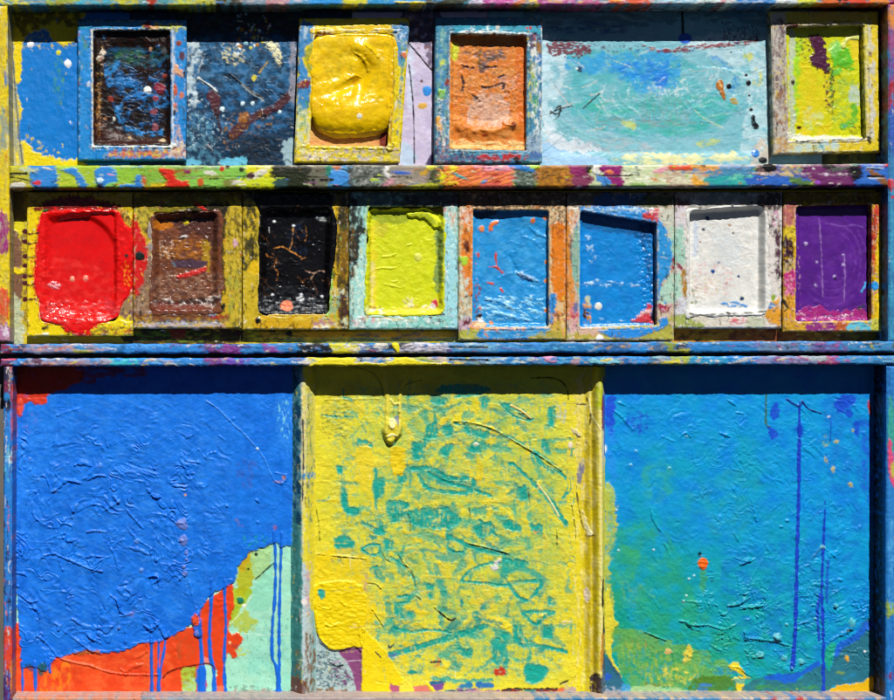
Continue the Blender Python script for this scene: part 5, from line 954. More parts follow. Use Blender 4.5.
P('#d8b41c', [(430, 80), (465, 78), (462, 130), (440, 110)], wob=1.2, h=.3); P('#d0a820', [(455, 170), (470, 170), (466, 350), (450, 440), (445, 380)], wob=1.2, dry=(2, 8, -.4, .25, 0)); N('#5a7a3a', [(470, 90), (505, 90), (505, 230), (470, 230)], (3, 8), -.05, .18); N('#2a2012', [(465, 80), (515, 80), (515, 620), (470, 620)], (2.4, 14), -.02, .16); P('#33281a', [(466, 88), (516, 88), (516, 610), (472, 610), (462, 400)], wob=1.6, a=.9, dry=(3, 18, -.22, .3, 0)); P('#8a6418', [(480, 200), (510, 200), (505, 380), (480, 380)], wob=1.4, a=.8, dry=(3, 14, -.3, .3, 0)); P('#8cc44a', [(410, 500), (430, 380), (444, 360), (440, 460), (425, 560), (408, 560)], wob=1.6, dry=(3, 8, -.4, .25, 0), h=.4); N('#d8e0c8', [(425, 440), (515, 430), (515, 500), (430, 500)], (3, 4), .1, .12, h=.3); N('#4a2a2c', [(460, 470), (515, 460), (515, 620), (470, 620)], (4, 5), -.05, .15); P('#8fb894', [(440, 490), (470, 480), (465, 540), (430, 560)], wob=2, dry=(4, 4, -.1, .3, 0))
P('#d0a418', [(110, 570), (400, 560), (410, 600), (400, 630), (110, 632)], wob=1.6, h=.5); N('#e0c84a', [(110, 565), (400, 555), (400, 600), (110, 600)], (14, 2), .1, .15, h=.3); P('#b08090', [(360, 600), (420, 585), (470, 610), (380, 612)], wob=2, dry=(7, 3, -.2, .3, 0)); P('#e4e0dc', [(345, 624), (410, 616), (420, 632), (345, 634)], wob=1.6, h=.4); N('#d0d8b0', [(360, 570), (515, 570), (515, 632), (360, 632)], (6, 4), .16, .15)
E('#141210', 103, 590, 12, 14, wob=.25, h=.7); SP(['#141210', '#d8cab0'], [(244, 290), (262, 290), (330, 325), (244, 329)], 18, (.4, 1.2), h=.4)
N('#b8c4cc', [(108, 440), (125, 460), (122, 560), (108, 560)], (3, 4), .02, .14, h=.4)
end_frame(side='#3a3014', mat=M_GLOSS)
view('b3')
obed([(V[0] + a / V[2], V[1] + b / V[2]) for a, b in ((100, 14), (250, 10), (430, 14), (440, 70), (458, 120), (462, 170), (452, 300), (440, 400), (418, 500), (412, 556), (330, 560), (200, 562), (112, 556), (106, 450), (112, 340), (104, 240), (112, 120), (92, 60))], '#0c0b0c', h, cr=7, wob=1.8)
N('#121318', None, (12, 9), .1, .25, a=.7); N('#1c2a44', [(230, 160), (330, 150), (330, 300), (250, 300)], (4, 8), .12, .2, a=.6)
N('#9aa0a4', [(115, 470), (180, 480), (410, 480), (410, 560), (112, 560)], (5, 3.4), .14, .12, h=.7, a=.8); N('#2c2e34', [(112, 430), (410, 440), (410, 560), (112, 560)], (6, 4), .05, .2, a=.8); P('#d8dce0', [(280, 485), (310, 480), (312, 498), (285, 504)], wob=1.4, dry=(3, 2, -.2, .2, 0), h=.6)
for p, c, w_ in (([(175, 262), (215, 252), (245, 270), (275, 285), (305, 305)], '#e0903a', 6), ([(265, 160), (262, 200), (258, 240), (245, 268)], '#e0a058', 5), ([(320, 160), (325, 195), (318, 225)], '#a8703a', 4), ([(190, 310), (178, 345), (195, 370), (190, 405)], '#c07a38', 4), ([(140, 285), (150, 298), (168, 302)], '#a86c2a', 4), ([(320, 362), (355, 372), (385, 362), (405, 366)], '#c8a08a', 4), ([(360, 375), (345, 400)], '#a88a6a', 3), ([(155, 165), (156, 190)], '#dcdcdc', 4), ([(115, 240), (140, 242)], '#6a7070', 4), ([(300, 310), (318, 300)], '#c07a30', 4)): Ln(c, p, w_ * .42, wob=.5, ws=3, soft=.5, a=.8, h=-.6)
E('#ee8a66', 234, 521, 27, 24, wob=.1, h=1.1, tag=('~paint_dot', 'salmon pink paint dot')); P('#ee8a66', [(204, 532), (215, 520), (222, 540)], wob=.3)
for x, y in ((178, 138), (265, 158), (170, 470), (300, 470), (395, 478)): E('#e8ecee', x, y, 6, 5, h=.7)
P('#a0a8a8', [(365, 115), (400, 118), (415, 135), (385, 138)], wob=1.5, dry=(4, 2, -.1, .25, 0), h=.6)
crackle('#a86c34', 11, .022, .55, -.5, .22); W(None, 1.0, 9, warp=7); R(None, .35, 4); R([(112, 440), (410, 440), (410, 560), (112, 560)], .5, 3.4, 2.5); over(4.4, 7); grain(.1)
end_bed(12, M_BLACK, base=3)

# ---- second row, yellow-green
f = [(349.4, 192), (458.2, 192), (458, 329.2), (349.4, 329.2)]; h = [(367.6, 207), (443.6, 206), (443.4, 314), (367.4, 314.6)]
frame('pan of yellow-green paint in a pale turquoise frame, right of the cracked black pan', f, h, '#9fd4cc', hcr=4, hwob=1.0, group=MIDG)
view('b4')
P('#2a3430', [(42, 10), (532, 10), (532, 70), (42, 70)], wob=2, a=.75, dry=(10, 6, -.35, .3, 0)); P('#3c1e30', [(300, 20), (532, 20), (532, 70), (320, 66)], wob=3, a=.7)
P('#1c1812', [(42, 60), (90, 70), (105, 160), (140, 165), (120, 195), (95, 200), (85, 330), (50, 400), (42, 400)], wob=2.4, a=.97, dry=(5, 16, -.65, .3, 0)); N('#6a4c18', [(42, 180), (80, 180), (70, 420), (42, 420)], (3, 12), .0, .2); N('#a8d8d0', [(60, 70), (105, 70), (95, 160), (70, 160)], (1.8, 9), .05, .14); N('#e8c83a', [(85, 220), (105, 220), (100, 330), (85, 330)], (3, 6), .02, .12, h=.3); N('#d4ead8', [(42, 400), (120, 220), (120, 560), (42, 560)], (4, 6), .1, .18)
N('#3a2c24', [(42, 390), (70, 390), (70, 600), (42, 600)], (3, 4), .08, .12); P('#b4d84a', [(118, 90), (140, 90), (130, 560), (112, 555)], wob=1.4, a=.7, dry=(2.4, 9, -.2, .25, 0), h=.3)
P('#e8ece0', [(320, 85), (400, 78), (450, 100), (470, 140), (440, 130), (400, 105), (330, 95)], wob=1.2, h=.8); N('#c84a5a', [(440, 75), (480, 72), (485, 120), (455, 110)], (4, 4), .02, .15); N('#e8dcd4', [(450, 75), (530, 75), (530, 250), (490, 200)], (4, 6), .02, .18, h=.3); N('#d8844a', [(480, 90), (532, 90), (532, 250), (500, 220)], (3, 8), .12, .14); P('#9cd4dc', [(470, 160), (510, 190), (530, 300), (532, 600), (480, 600), (470, 420)], wob=1.4, h=.4)
P('#7fc4b8', [(300, 575), (470, 570), (470, 620), (150, 620), (240, 600)], wob=2, dry=(10, 4, -.3, .3, 0)); N('#e8c860', [(90, 570), (330, 575), (330, 600), (90, 600)], (14, 2.6), -.05, .2); N('#d898a4', [(50, 570), (160, 570), (160, 622), (50, 622)], (5, 4), .0, .18); N('#5a4a50', [(370, 570), (470, 570), (470, 610), (370, 610)], (4, 3), .1, .1, h=.3); N('#f0f4f0', [(50, 560), (470, 570), (470, 625), (50, 625)], (7, 3), .2, .12, h=.3); N('#4a3a3c', [(42, 570), (130, 570), (130, 622), (42, 622)], (3, 4), .22, .08); Ln('#1c3040', [(400, 566), (468, 562)], 7, wob=.5, h=-.8)
P('#cfd62a', [(455, 330), (472, 330), (470, 520), (452, 500)], wob=1.6, a=.8, dry=(2.5, 8, -.2, .3, 0))
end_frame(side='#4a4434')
view('b4')
obed([(V[0] + a / V[2], V[1] + b / V[2]) for a, b in ((132, 92), (200, 82), (320, 84), (400, 84), (455, 108), (474, 150), (476, 300), (472, 450), (466, 552), (400, 566), (280, 570), (150, 566), (114, 556), (112, 400), (122, 250), (126, 140))], '#ccd410', h, cr=6, wob=2.2)
N('#d8dc2a', None, (14, 10), .05, .3, a=.6); P('#c8b43a', [(160, 130), (215, 140), (210, 200), (165, 200)], wob=3, a=.5); P('#e2d028', [(140, 180), (165, 180), (170, 520), (150, 540), (135, 480)], wob=2.4, a=.8, dry=(4, 9, -.4, .3, 0)); P('#e2d4a0', [(140, 330), (160, 340), (155, 500), (140, 500)], wob=1.8, a=.55, dry=(3, 8, -.2, .3, 0))
P('#6a8a54', [(432, 200), (462, 150), (466, 360), (450, 470), (430, 400), (440, 280)], wob=2, a=.85, dry=(3, 8, -.5, .25, 0)); N('#2c3a2a', [(440, 180), (466, 170), (460, 480), (440, 470)], (2, 9), .12, .12); P('#c02c44', [(420, 500), (445, 495), (452, 520), (430, 530)], wob=1.2, h=.5); P('#e4dcd8', [(380, 520), (425, 510), (435, 545), (370, 550)], wob=2, dry=(5, 4, -.3, .25, 0), h=.5)
N('#8a4440', [(125, 505), (200, 520), (200, 552), (125, 550)], (3.4, 3), .05, .1, h=.4); N('#e8e8d8', [(120, 510), (240, 530), (400, 530), (450, 560), (120, 565)], (6, 3.5), .04, .14, h=.7); P('#e0d03a', [(270, 530), (360, 520), (440, 540), (470, 550), (400, 560), (200, 562)], wob=2, dry=(9, 3, -.3, .3, 0), h=.5); N('#d8c8a0', [(280, 480), (340, 470), (340, 530), (300, 530)], (4, 4), .1, .15, h=.5)
P('#8fa024', [(145, 95), (300, 100), (330, 130), (240, 150), (150, 130)], wob=2, a=.8); P('#cfd81c', [(310, 100), (400, 95), (455, 140), (460, 170), (420, 160), (380, 125), (320, 120)], wob=1.6, h=2.5, soft=1.5); P('#4f6418', [(330, 112), (400, 108), (440, 150), (400, 150)], wob=2, a=.5)
s = CUR[0]
E('#d8d85a', 357, 300, 17, 18, h=1.8); E(None, 425, 430, 12, h=1.2); E('#e4e0a8', 322, 518, 16, 11, wob=.3, h=1.4)
for p in ([(165, 355), (195, 350), (240, 352), (270, 340)], [(180, 300), (230, 296), (260, 284)], [(225, 405), (245, 412), (262, 408)], [(300, 250), (330, 240)], [(190, 420), (280, 440)]): Ln(None, p, 7, h=1.0, wob=.6)
W([(140, 150), (450, 150), (450, 530), (140, 530)], .6, 10, warp=8, aniso=2); R(None, .4, 7); R(None, .22, 2.2); over(4.6, 5); grain(.05)
end_bed(12, M_PAINT, base=3)

# ---- second row, light blue
f = [(458.8, 192), (566.2, 192), (566, 339.6), (458.8, 340.2)]; h = [(473.2, 209.6), (549, 210.4), (549, 326.6), (472.4, 327)]
frame('pan of creamy light blue paint with little red scratches, in an orange frame', f, h, '#d8b88a', hwob=.4, group=MIDG)
view('b5')
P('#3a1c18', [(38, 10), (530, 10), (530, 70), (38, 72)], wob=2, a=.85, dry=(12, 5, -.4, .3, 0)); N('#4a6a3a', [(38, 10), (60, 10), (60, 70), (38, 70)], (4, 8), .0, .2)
P('#e07a14', [(62, 100), (100, 90), (104, 470), (70, 440), (50, 330), (55, 180)], wob=2, a=.95, dry=(4, 10, -.55, .25, 0), h=.4); N('#e4e0d4', [(38, 75), (104, 75), (95, 160), (40, 160)], (3, 4), .0, .15); N('#b83a2c', [(40, 76), (110, 74), (110, 120), (40, 150)], (3, 4), .16, .1); P('#6a3018', [(64, 240), (84, 228), (90, 260), (76, 285), (64, 270)], wob=1.4); P('#a8d43a', [(40, 305), (80, 298), (82, 325), (60, 338), (42, 325)], wob=1.6, h=.4); N('#c8dcd0', [(38, 330), (90, 400), (100, 600), (38, 600)], (4, 6), .0, .2); N('#9a8a6a', [(40, 460), (100, 480), (100, 590), (40, 600)], (4, 5), .12, .14); P('#c0a0b8', [(40, 590), (90, 580), (100, 630), (40, 640)], wob=2, a=.8); P('#6a2a3a', [(62, 590), (95, 582), (90, 600), (62, 606)], wob=1.2)
N('#d88a44', [(100, 74), (450, 74), (450, 92), (100, 92)], (9, 2), -.08, .15, h=.4); N('#5a2c24', [(100, 74), (520, 72), (520, 90), (100, 90)], (6, 2), .12, .12)
N('#4a2018', [(450, 75), (530, 75), (530, 210), (460, 190)], (3, 3.5), .05, .12); P('#e07c18', [(465, 150), (525, 170), (530, 300), (545, 420), (535, 500), (480, 490), (462, 420), (458, 250)], wob=1.4, h=.5, dry=(12, 20, -.75, .3, 0)); N('#a85418', [(470, 140), (530, 140), (530, 220), (470, 220)], (3, 5), .05, .15); N('#d8c84a', [(500, 480), (530, 480), (530, 660), (505, 660)], (2, 9), -.02, .18); P('#2f8ad0', [(450, 470), (480, 480), (470, 560), (455, 600), (450, 560)], wob=2, h=.3); N('#b8452c', [(455, 560), (530, 500), (530, 640), (455, 620)], (3, 5), .1, .14); N('#e8a040', [(460, 540), (510, 540), (500, 620), (460, 620)], (3, 4), .06, .14); P('#c8a82c', [(455, 600), (520, 600), (525, 672), (455, 672)], wob=2, a=.8)
P('#a8a83a', [(40, 640), (150, 628), (140, 672), (40, 678)], wob=1.5, a=.95); P('#2f8ac4', [(130, 640), (300, 625), (450, 622), (430, 650), (350, 674), (140, 674)], wob=2, h=.3); P('#e08a4a', [(100, 616), (180, 622), (300, 628), (330, 622), (330, 632), (110, 628)], wob=1, h=.4); P('#a89a3c', [(390, 650), (520, 640), (522, 674), (360, 676)], wob=1.6); N('#5fb0d8', [(150, 636), (420, 630), (420, 670), (150, 670)], (9, 3), .1, .15)
end_frame(side='#5a3a1c')
bed(h, '#1f8fd4'); view('b5')
N('#4aa9e2', None, (12, 9), .05, .3, a=.7, rot=20); N('#2382c8', None, (10, 8), .14, .25, a=.6, rot=-20)
N('#8fd0f0', [(150, 480), (400, 480), (420, 590), (140, 590)], (9, 3.4), .1, .14, rot=15, h=.7); P('#a8c0d8', [(300, 372), (330, 376), (380, 400), (398, 416), (350, 402), (310, 390)], wob=1.6, a=.7, dry=(4, 2, -.3, .3, 20), h=.7); P('#1a5aa0', [(315, 395), (335, 405), (325, 412)], wob=.8)  # the grey-blue blob paints a highlight along a raised stroke
for p in ([(207, 285), (208, 320), (212, 350)], [(180, 348), (212, 350), (236, 374)], [(205, 345), (225, 360)], [(170, 418), (195, 424)], [(228, 445), (240, 462)], [(130, 285), (128, 300)]): Ln('#c8483a', p, 6, wob=.7, h=.4)
P('#e8762c', [(178, 150), (215, 140), (220, 148), (195, 165), (192, 180), (178, 180)], wob=1.2, h=.8); P('#e88a4a', [(128, 168), (150, 160), (155, 180), (138, 188)], wob=1.2, h=.6); P('#e87a24', [(362, 132), (384, 128), (380, 150), (366, 150)], wob=1, h=.5); P('#f08a3a', [(420, 125), (444, 118), (444, 130), (424, 134)], wob=1); N('#e09a80', [(106, 270), (130, 270), (130, 440), (106, 440)], (3, 5), .18, .1, h=.4); N('#8a3a2a', [(100, 420), (150, 420), (140, 600), (105, 600)], (3, 4), .14, .1, h=.4)
for x, y in ((434, 410), (436, 325), (435, 545), (185, 600)): E('#e8863a', x, y, 8, wob=.4, h=.5)
P('#e8b484', [(98, 592), (160, 600), (160, 618), (98, 614)], wob=1.2, h=.8); P('#2a1c1c', [(122, 565), (145, 560), (140, 582), (124, 584)], wob=1); P('#e8f0f0', [(124, 580), (142, 580), (146, 598), (128, 600)], wob=1, h=.6); P('#d86a2c', [(130, 530), (142, 528), (140, 545)], wob=.6)
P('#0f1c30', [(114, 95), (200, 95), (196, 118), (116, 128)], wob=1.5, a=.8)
s = CUR[0]; X = (s.X - 450) * 4.52; Y = (s.Y - 190) * 4.52
for p, w_, hh in (([(360, 170), (400, 200), (440, 215)], 16, 1.6), ([(270, 300), (310, 380), (380, 430), (420, 430)], 22, -1.0), ([(300, 375), (350, 395), (400, 415)], 16, 1.2), ([(160, 490), (220, 505), (300, 540)], 20, 1.5), ([(180, 545), (260, 570), (360, 590)], 16, 1.2), ([(220, 400), (260, 380), (330, 370)], 14, .9), ([(330, 210), (380, 230), (420, 270)], 14, 1.0), ([(340, 470), (400, 500), (430, 490)], 14, 1.0), ([(110, 440), (140, 430), (150, 400)], 12, 1.0)): Ln(None, p, w_, h=hh, soft=2, wob=1)
s.H += 2.2 * sst(180, 110, Y + 12 * fbm(s.X, s.Y, 12, oct=2)) * sst(230, 330, X + 0 * Y) ; R(None, .55, 11, rot=20); R(None, .28, 5, 3); R(None, .12, 2); W([(110, 170), (440, 170), (440, 600), (110, 600)], .6, 13, warp=10); climb(2.4, 4); grain(.04)
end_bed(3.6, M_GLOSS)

# ---- second row, strong blue
f = [(566.8, 192), (674.4, 192), (674, 340.4), (566.6, 340.4)]; h = [(580.4, 211), (656.8, 223), (657.4, 325), (580, 327)]
frame('pan of strong blue paint with red corners and a blue spill over its right edge', f, h, '#c8b49c', hwob=.4, group=MIDG)
view('b6')
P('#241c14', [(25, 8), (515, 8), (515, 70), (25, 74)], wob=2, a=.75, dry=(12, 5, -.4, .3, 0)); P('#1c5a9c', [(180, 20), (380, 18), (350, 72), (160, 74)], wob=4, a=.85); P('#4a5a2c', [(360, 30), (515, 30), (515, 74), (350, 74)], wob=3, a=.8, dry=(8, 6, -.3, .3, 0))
P('#d88a34', [(28, 110), (60, 100), (52, 210), (48, 330), (75, 480), (60, 560), (26, 560)], wob=2, a=.95, dry=(5, 14, -.5, .25, 0)); N('#e4d8c4', [(28, 78), (90, 78), (88, 200), (40, 200)], (3, 5), .02, .15, h=.3); N('#b83a2c', [(40, 120), (90, 90), (85, 200), (55, 200)], (2.6, 4), .12, .1); P('#e0922c', [(28, 180), (45, 180), (40, 320), (28, 330)], wob=1)
P('#7fb0a0', [(58, 210), (90, 150), (95, 480), (82, 480), (60, 400), (48, 290)], wob=1.8, a=.95, dry=(3, 12, -.5, .25, 0)); P('#6a3a4a', [(40, 250), (56, 220), (52, 320), (44, 300)], wob=1.2, a=.8)
P('#2f8fd8', [(90, 78), (360, 74), (390, 100), (440, 90), (440, 150), (360, 145), (100, 104)], wob=1.2, sm=False, h=.3); N('#d4ecf4', [(85, 76), (450, 74), (450, 108), (85, 100)], (11, 2), -.02, .15, h=.5); P('#c83a3a', [(375, 120), (400, 95), (450, 88), (455, 140), (425, 140), (395, 136)], wob=2, dry=(5, 4, -.4, .25, 0), h=.4); N('#e8b0b4', [(380, 90), (515, 80), (515, 130), (440, 140)], (5, 4), .1, .15)
P('#c4ccbc', [(440, 150), (470, 150), (520, 340), (515, 80), (455, 82)], wob=1.6, a=.8, sm=False); P('#2a90d4', [(438, 150), (470, 170), (500, 230), (510, 310), (490, 380), (460, 430), (442, 480)], wob=1.2, h=.5); P('#9fd0b4', [(500, 170), (515, 180), (515, 340), (512, 300), (500, 230)], wob=1.4, a=.9); P('#a8d4c0', [(448, 500), (470, 420), (515, 370), (515, 500), (470, 530)], wob=1.8, a=.9, dry=(6, 8, -.5, .3, 0)); Ln('#9a3a4a', [(510, 310), (535, 345), (515, 350)], 12, wob=1); P('#a02c4a', [(450, 510), (470, 520), (500, 515), (490, 545), (460, 560), (448, 540)], wob=1.6, h=.5); N('#d8a0b0', [(445, 530), (515, 500), (515, 560), (445, 570)], (4, 4), .08, .15)
N('#d07a90', [(30, 520), (100, 500), (110, 600), (40, 640)], (4, 6), .0, .2, h=.3); N('#b83044', [(40, 540), (110, 530), (110, 610), (50, 620)], (4, 4), .12, .12); P('#3a6ab0', [(60, 520), (80, 515), (78, 550), (62, 552)], wob=1.5, a=.8); N('#e8dcd8', [(50, 600), (440, 602), (440, 625), (90, 625)], (7, 2.5), .0, .15, h=.5)
P('#a8a43a', [(28, 640), (200, 622), (515, 570), (515, 676), (28, 678)], wob=1.6, a=.95, sm=False); P('#e0b0b0', [(60, 625), (180, 622), (200, 645), (60, 650)], wob=2, a=.7, dry=(8, 4, -.2, .3, 0)); P('#2386d4', [(180, 632), (300, 625), (440, 618), (450, 580), (480, 575), (490, 600), (470, 622), (400, 650), (330, 668), (260, 668), (200, 652)], wob=1, h=.5); N('#c88a3a', [(40, 650), (180, 650), (180, 676), (40, 676)], (8, 3), .1, .15)
E('#eceae4', 178, 669, 16, 15, h=1.3, wob=.06, tag=('~paint_dot', 'round white paint dot')); E('#eceae4', 150, 683, 13, 6, h=.8)
Ln('#7fc0e4', [(92, 100), (92, 600)], 4, wob=.6)
end_frame(side='#4a4030')
bed(h, '#0b82d2'); view('b6')
N('#1f90dc', None, (16, 12), .08, .3, a=.6); N('#1470c4', None, (12, 12), .16, .25, a=.6); P('#1c3c6a', [(350, 180), (440, 190), (440, 600), (420, 560), (400, 400), (380, 300)], wob=6, ws=6, a=.6, dry=(5, 5, -.1, .3, 0)); P('#0e2a52', [(95, 105), (440, 150), (440, 200), (320, 200), (110, 170)], wob=2, a=.5)  # navy areas paint the recess shade at the top and ragged right side
N('#bfe0f4', [(110, 400), (240, 400), (380, 420), (380, 440), (110, 440)], (9, 2), .14, .12, h=.5); N('#b8dcf4', [(180, 560), (330, 590), (430, 600), (180, 600)], (8, 3), .08, .14, h=.6); N('#a8d0ec', [(100, 200), (150, 200), (180, 320), (120, 330)], (4, 5), .2, .1, h=.4)
P('#c83a4a', [(315, 592), (350, 575), (400, 515), (418, 525), (405, 560), (430, 600), (380, 600)], wob=1.6, h=1, sm=False); P('#e8b8b4', [(345, 575), (390, 530), (410, 540), (400, 560)], wob=1.6, dry=(4, 3, -.1, .3, 0), h=.4); P('#101c34', [(405, 570), (430, 530), (438, 600), (420, 600)], wob=1.4); N('#e09a2c', [(100, 480), (140, 490), (150, 595), (105, 595)], (3.5, 4), -.02, .12, h=.5); P('#3a1c14', [(102, 545), (125, 535), (130, 575), (108, 580)], wob=2, dry=(3, 3, -.2, .2, 0)); P('#c8d0a0', [(115, 485), (130, 480), (140, 520), (125, 515)], wob=1.4, a=.8)
E('#ece8dc', 173, 524, 15, 15, h=1.3, wob=.06, tag=('~paint_dot', 'round white paint dot')); Ln('#c8d8f0', [(112, 612), (440, 612)], 8, wob=1, a=.8, dry=(2, 2, -.05, .2, 0))
R(None, .4, 10); R(None, .2, 4); R([(340, 180), (440, 180), (440, 600), (380, 600)], 1.0, 4); W(None, .55, 12, warp=9); climb(1.8, 3); grain(.04)
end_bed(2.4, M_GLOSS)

# ---- second row, white
f = [(675, 192), (782.6, 192), (781.4, 328.2), (674.8, 328.4)]; h = [(689.4, 210), (765.4, 205), (765, 314), (688.6, 314.4)]
frame('pan of chalky white paint with blue specks, left of the purple pan', f, h, '#d6d0ca', hcr=3, hwob=.9, group=MIDG)
view('b7')
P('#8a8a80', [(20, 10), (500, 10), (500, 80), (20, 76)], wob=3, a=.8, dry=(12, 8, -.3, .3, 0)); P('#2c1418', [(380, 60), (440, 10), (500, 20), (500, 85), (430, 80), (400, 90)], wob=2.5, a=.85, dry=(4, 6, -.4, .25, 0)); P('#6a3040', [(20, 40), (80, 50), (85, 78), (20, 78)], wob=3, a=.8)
P('#8ac4b0', [(20, 170), (60, 160), (70, 320), (50, 340), (20, 330)], wob=2, a=.85, dry=(5, 12, -.5, .3, 0)); P('#d4cad4', [(20, 80), (75, 80), (78, 160), (22, 165)], wob=2, a=.8, dry=(2.5, 7, -.3, .3, 0)); P('#a87a24', [(50, 375), (75, 370), (78, 490), (60, 490), (48, 430)], wob=1.6, dry=(3, 8, -.4, .25, 0)); P('#8a3a4a', [(22, 320), (60, 350), (40, 360)], wob=1.4); P('#9cd0b8', [(20, 400), (48, 380), (50, 480), (20, 500)], wob=2, a=.8); N('#c05a78', [(20, 500), (50, 500), (50, 540), (20, 540)], (3, 4), -.02, .18); P('#c8ccd8', [(20, 490), (80, 490), (80, 560), (20, 560)], wob=2, a=.8, dry=(4, 6, -.2, .3, 0))
N('#3a2028', [(400, 80), (500, 80), (500, 400), (470, 400), (460, 220), (420, 200)], (2.6, 6), .06, .1, a=.95, h=-.4); N('#d8a0c0', [(450, 90), (500, 90), (500, 160), (460, 180)], (4, 6), .08, .15); P('#4a2838', [(475, 200), (500, 190), (500, 390), (480, 380), (485, 280)], wob=2, dry=(3, 6, -.3, .25, 0)); N('#d8b83a', [(480, 120), (500, 120), (500, 200), (480, 200)], (3, 4), .06, .12)
P('#9aa84a', [(20, 560), (120, 570), (200, 600), (140, 620), (20, 622)], wob=2, a=.95, dry=(9, 5, -.5, .3, 0)); P('#d8cfc0', [(100, 565), (300, 572), (260, 618), (150, 612)], wob=2.5, a=.9); N('#e07a8a', [(260, 575), (360, 570), (360, 610), (260, 612)], (6, 4), -.08, .18, h=.4); N('#c83a5a', [(270, 570), (340, 570), (340, 605), (270, 605)], (5, 3), .1, .12); P('#b8c0a0', [(350, 575), (430, 575), (430, 622), (350, 622)], wob=2, a=.8); P('#dc9a2c', [(430, 545), (470, 490), (500, 520), (500, 610), (450, 600)], wob=2, h=.4, dry=(7, 8, -.55, .3, 0)); P('#2a8ad0', [(430, 515), (470, 510), (500, 510), (480, 524), (440, 530)], wob=1.2, dry=(7, 2.5, -.4, .25, 0)); E('#8aa83a', 466, 486, 8, 12, wob=.3)
end_frame(side='#6a5040')
view('b7')
obed([(V[0] + a / V[2], V[1] + b / V[2]) for a, b in ((72, 92), (150, 84), (260, 70), (380, 72), (430, 84), (444, 150), (440, 300), (448, 430), (440, 548), (380, 566), (240, 568), (120, 572), (74, 562), (78, 430), (70, 300), (78, 180))], '#dcdcd8', h, cr=6, wob=2.4)
N('#c9cbc8', None, (18, 14), .08, .3, a=.6); N('#e8e6de', None, (10, 10), .2, .2, a=.6); P('#b8c4d8', [(120, 150), (138, 150), (138, 280), (122, 290)], wob=1.4, a=.8, dry=(2, 12, -.3, .3, 0)); P('#ccd4d8', [(220, 170), (330, 230), (320, 330), (240, 320)], wob=5, a=.5)
N('#d8b0b0', [(90, 330), (300, 330), (300, 480), (90, 480)], (5, 3), .24, .08, a=.8); N('#d8c8a0', [(90, 360), (250, 400), (230, 480), (90, 460)], (4, 3), .2, .1, a=.8); N('#6a7a4a', [(95, 430), (150, 440), (140, 520), (95, 520)], (4, 4), .08, .12, a=.8, h=-.3); N('#b05a6a', [(250, 400), (310, 420), (300, 445), (250, 430)], (5, 2), .18, .08)
N('#2a84c8', [(215, 505), (280, 490), (380, 510), (380, 530), (260, 530)], (8, 3), -.1, .12, h=.5)
for x, y, r, c in ((207, 364, 9, '#1c4a8c'), (325, 387, 6, '#2a4a6a'), (165, 173, 7, '#3a4a5a'), (182, 122, 9, '#2a4a7a'), (340, 487, 9, '#1c3a5c'), (283, 153, 7, '#b89a80'), (300, 190, 4, '#6a6a6a'), (150, 230, 4, '#b06a5a'), (235, 322, 7, '#9aa4b4'), (265, 556, 8, '#2a2420'), (280, 70, 6, '#3a3a3a')): E(c, x, y, r, r * .85, wob=.35, h=.5)
Ln('#6a6864', [(85, 560), (150, 564), (260, 558), (340, 556), (430, 548)], 4, wob=.8, h=-1); SP(['#b8a89c', '#8a949c', '#f4f4f0', '#c87a6a'], [(690, 225), (764, 225), (764, 312), (690, 312)], 60, (.25, .8), h=.4)
s = CUR[0]; X = (s.X - 670) * 4.516; Y = (s.Y - 190) * 4.516
s.H += 1.2 * sst(520, 560, Y)
Ln(None, [(135, 140), (138, 290)], 7, h=.7); R(None, .3, 9); R(None, .25, 3); W(None, .5, 9, warp=7); over(2.6, lambda X, Y: 4 + 2 * sst(300, 320, Y), nz=.3); grain(.03, wash=.04)
end_bed(12, M_PAINT, base=1)

# ---- second row, purple
f = [(783.6, 192), (882.6, 192), (883, 331.6), (783.2, 331.8)]; h = [(796.4, 206), (872, 204), (872, 320.4), (796, 321.4)]
frame('pan of deep purple paint in a yellow, red and pink frame', f, h, '#d2a81c', hcr=3, group=MIDG)
view('b8')
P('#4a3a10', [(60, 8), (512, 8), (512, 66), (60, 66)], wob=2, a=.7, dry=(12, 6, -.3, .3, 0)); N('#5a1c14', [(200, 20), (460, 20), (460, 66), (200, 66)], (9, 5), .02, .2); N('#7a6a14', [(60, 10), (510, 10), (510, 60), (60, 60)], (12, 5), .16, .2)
P('#b86a64', [(62, 66), (118, 66), (116, 170), (64, 175)], wob=1.6, dry=(5, 8, -.55, .3, 0)); P('#dcc02c', [(64, 172), (112, 172), (112, 250), (66, 250)], wob=2, h=.3); P('#35122a', [(66, 215), (92, 220), (100, 260), (112, 300), (90, 345), (70, 380), (64, 300)], wob=2.2, dry=(4, 5, -.45, .25, 0), h=.4); P('#e0cfa0', [(70, 330), (112, 300), (112, 360), (72, 370)], wob=2, a=.8, dry=(4, 4, -.1, .3, 0)); P('#c02c7a', [(66, 385), (112, 370), (112, 480), (90, 490), (66, 470)], wob=2, dry=(5, 6, -.5, .3, 0), h=.4); N('#e8a0c0', [(66, 390), (115, 380), (115, 500), (66, 500)], (3, 4), .1, .14, h=.3); P('#dca030', [(62, 490), (112, 480), (116, 600), (62, 620)], wob=2, h=.3, dry=(6, 8, -.5, .3, 0)); N('#4a2a20', [(64, 66), (118, 66), (118, 620), (64, 620)], (2, 5), .26, .08)
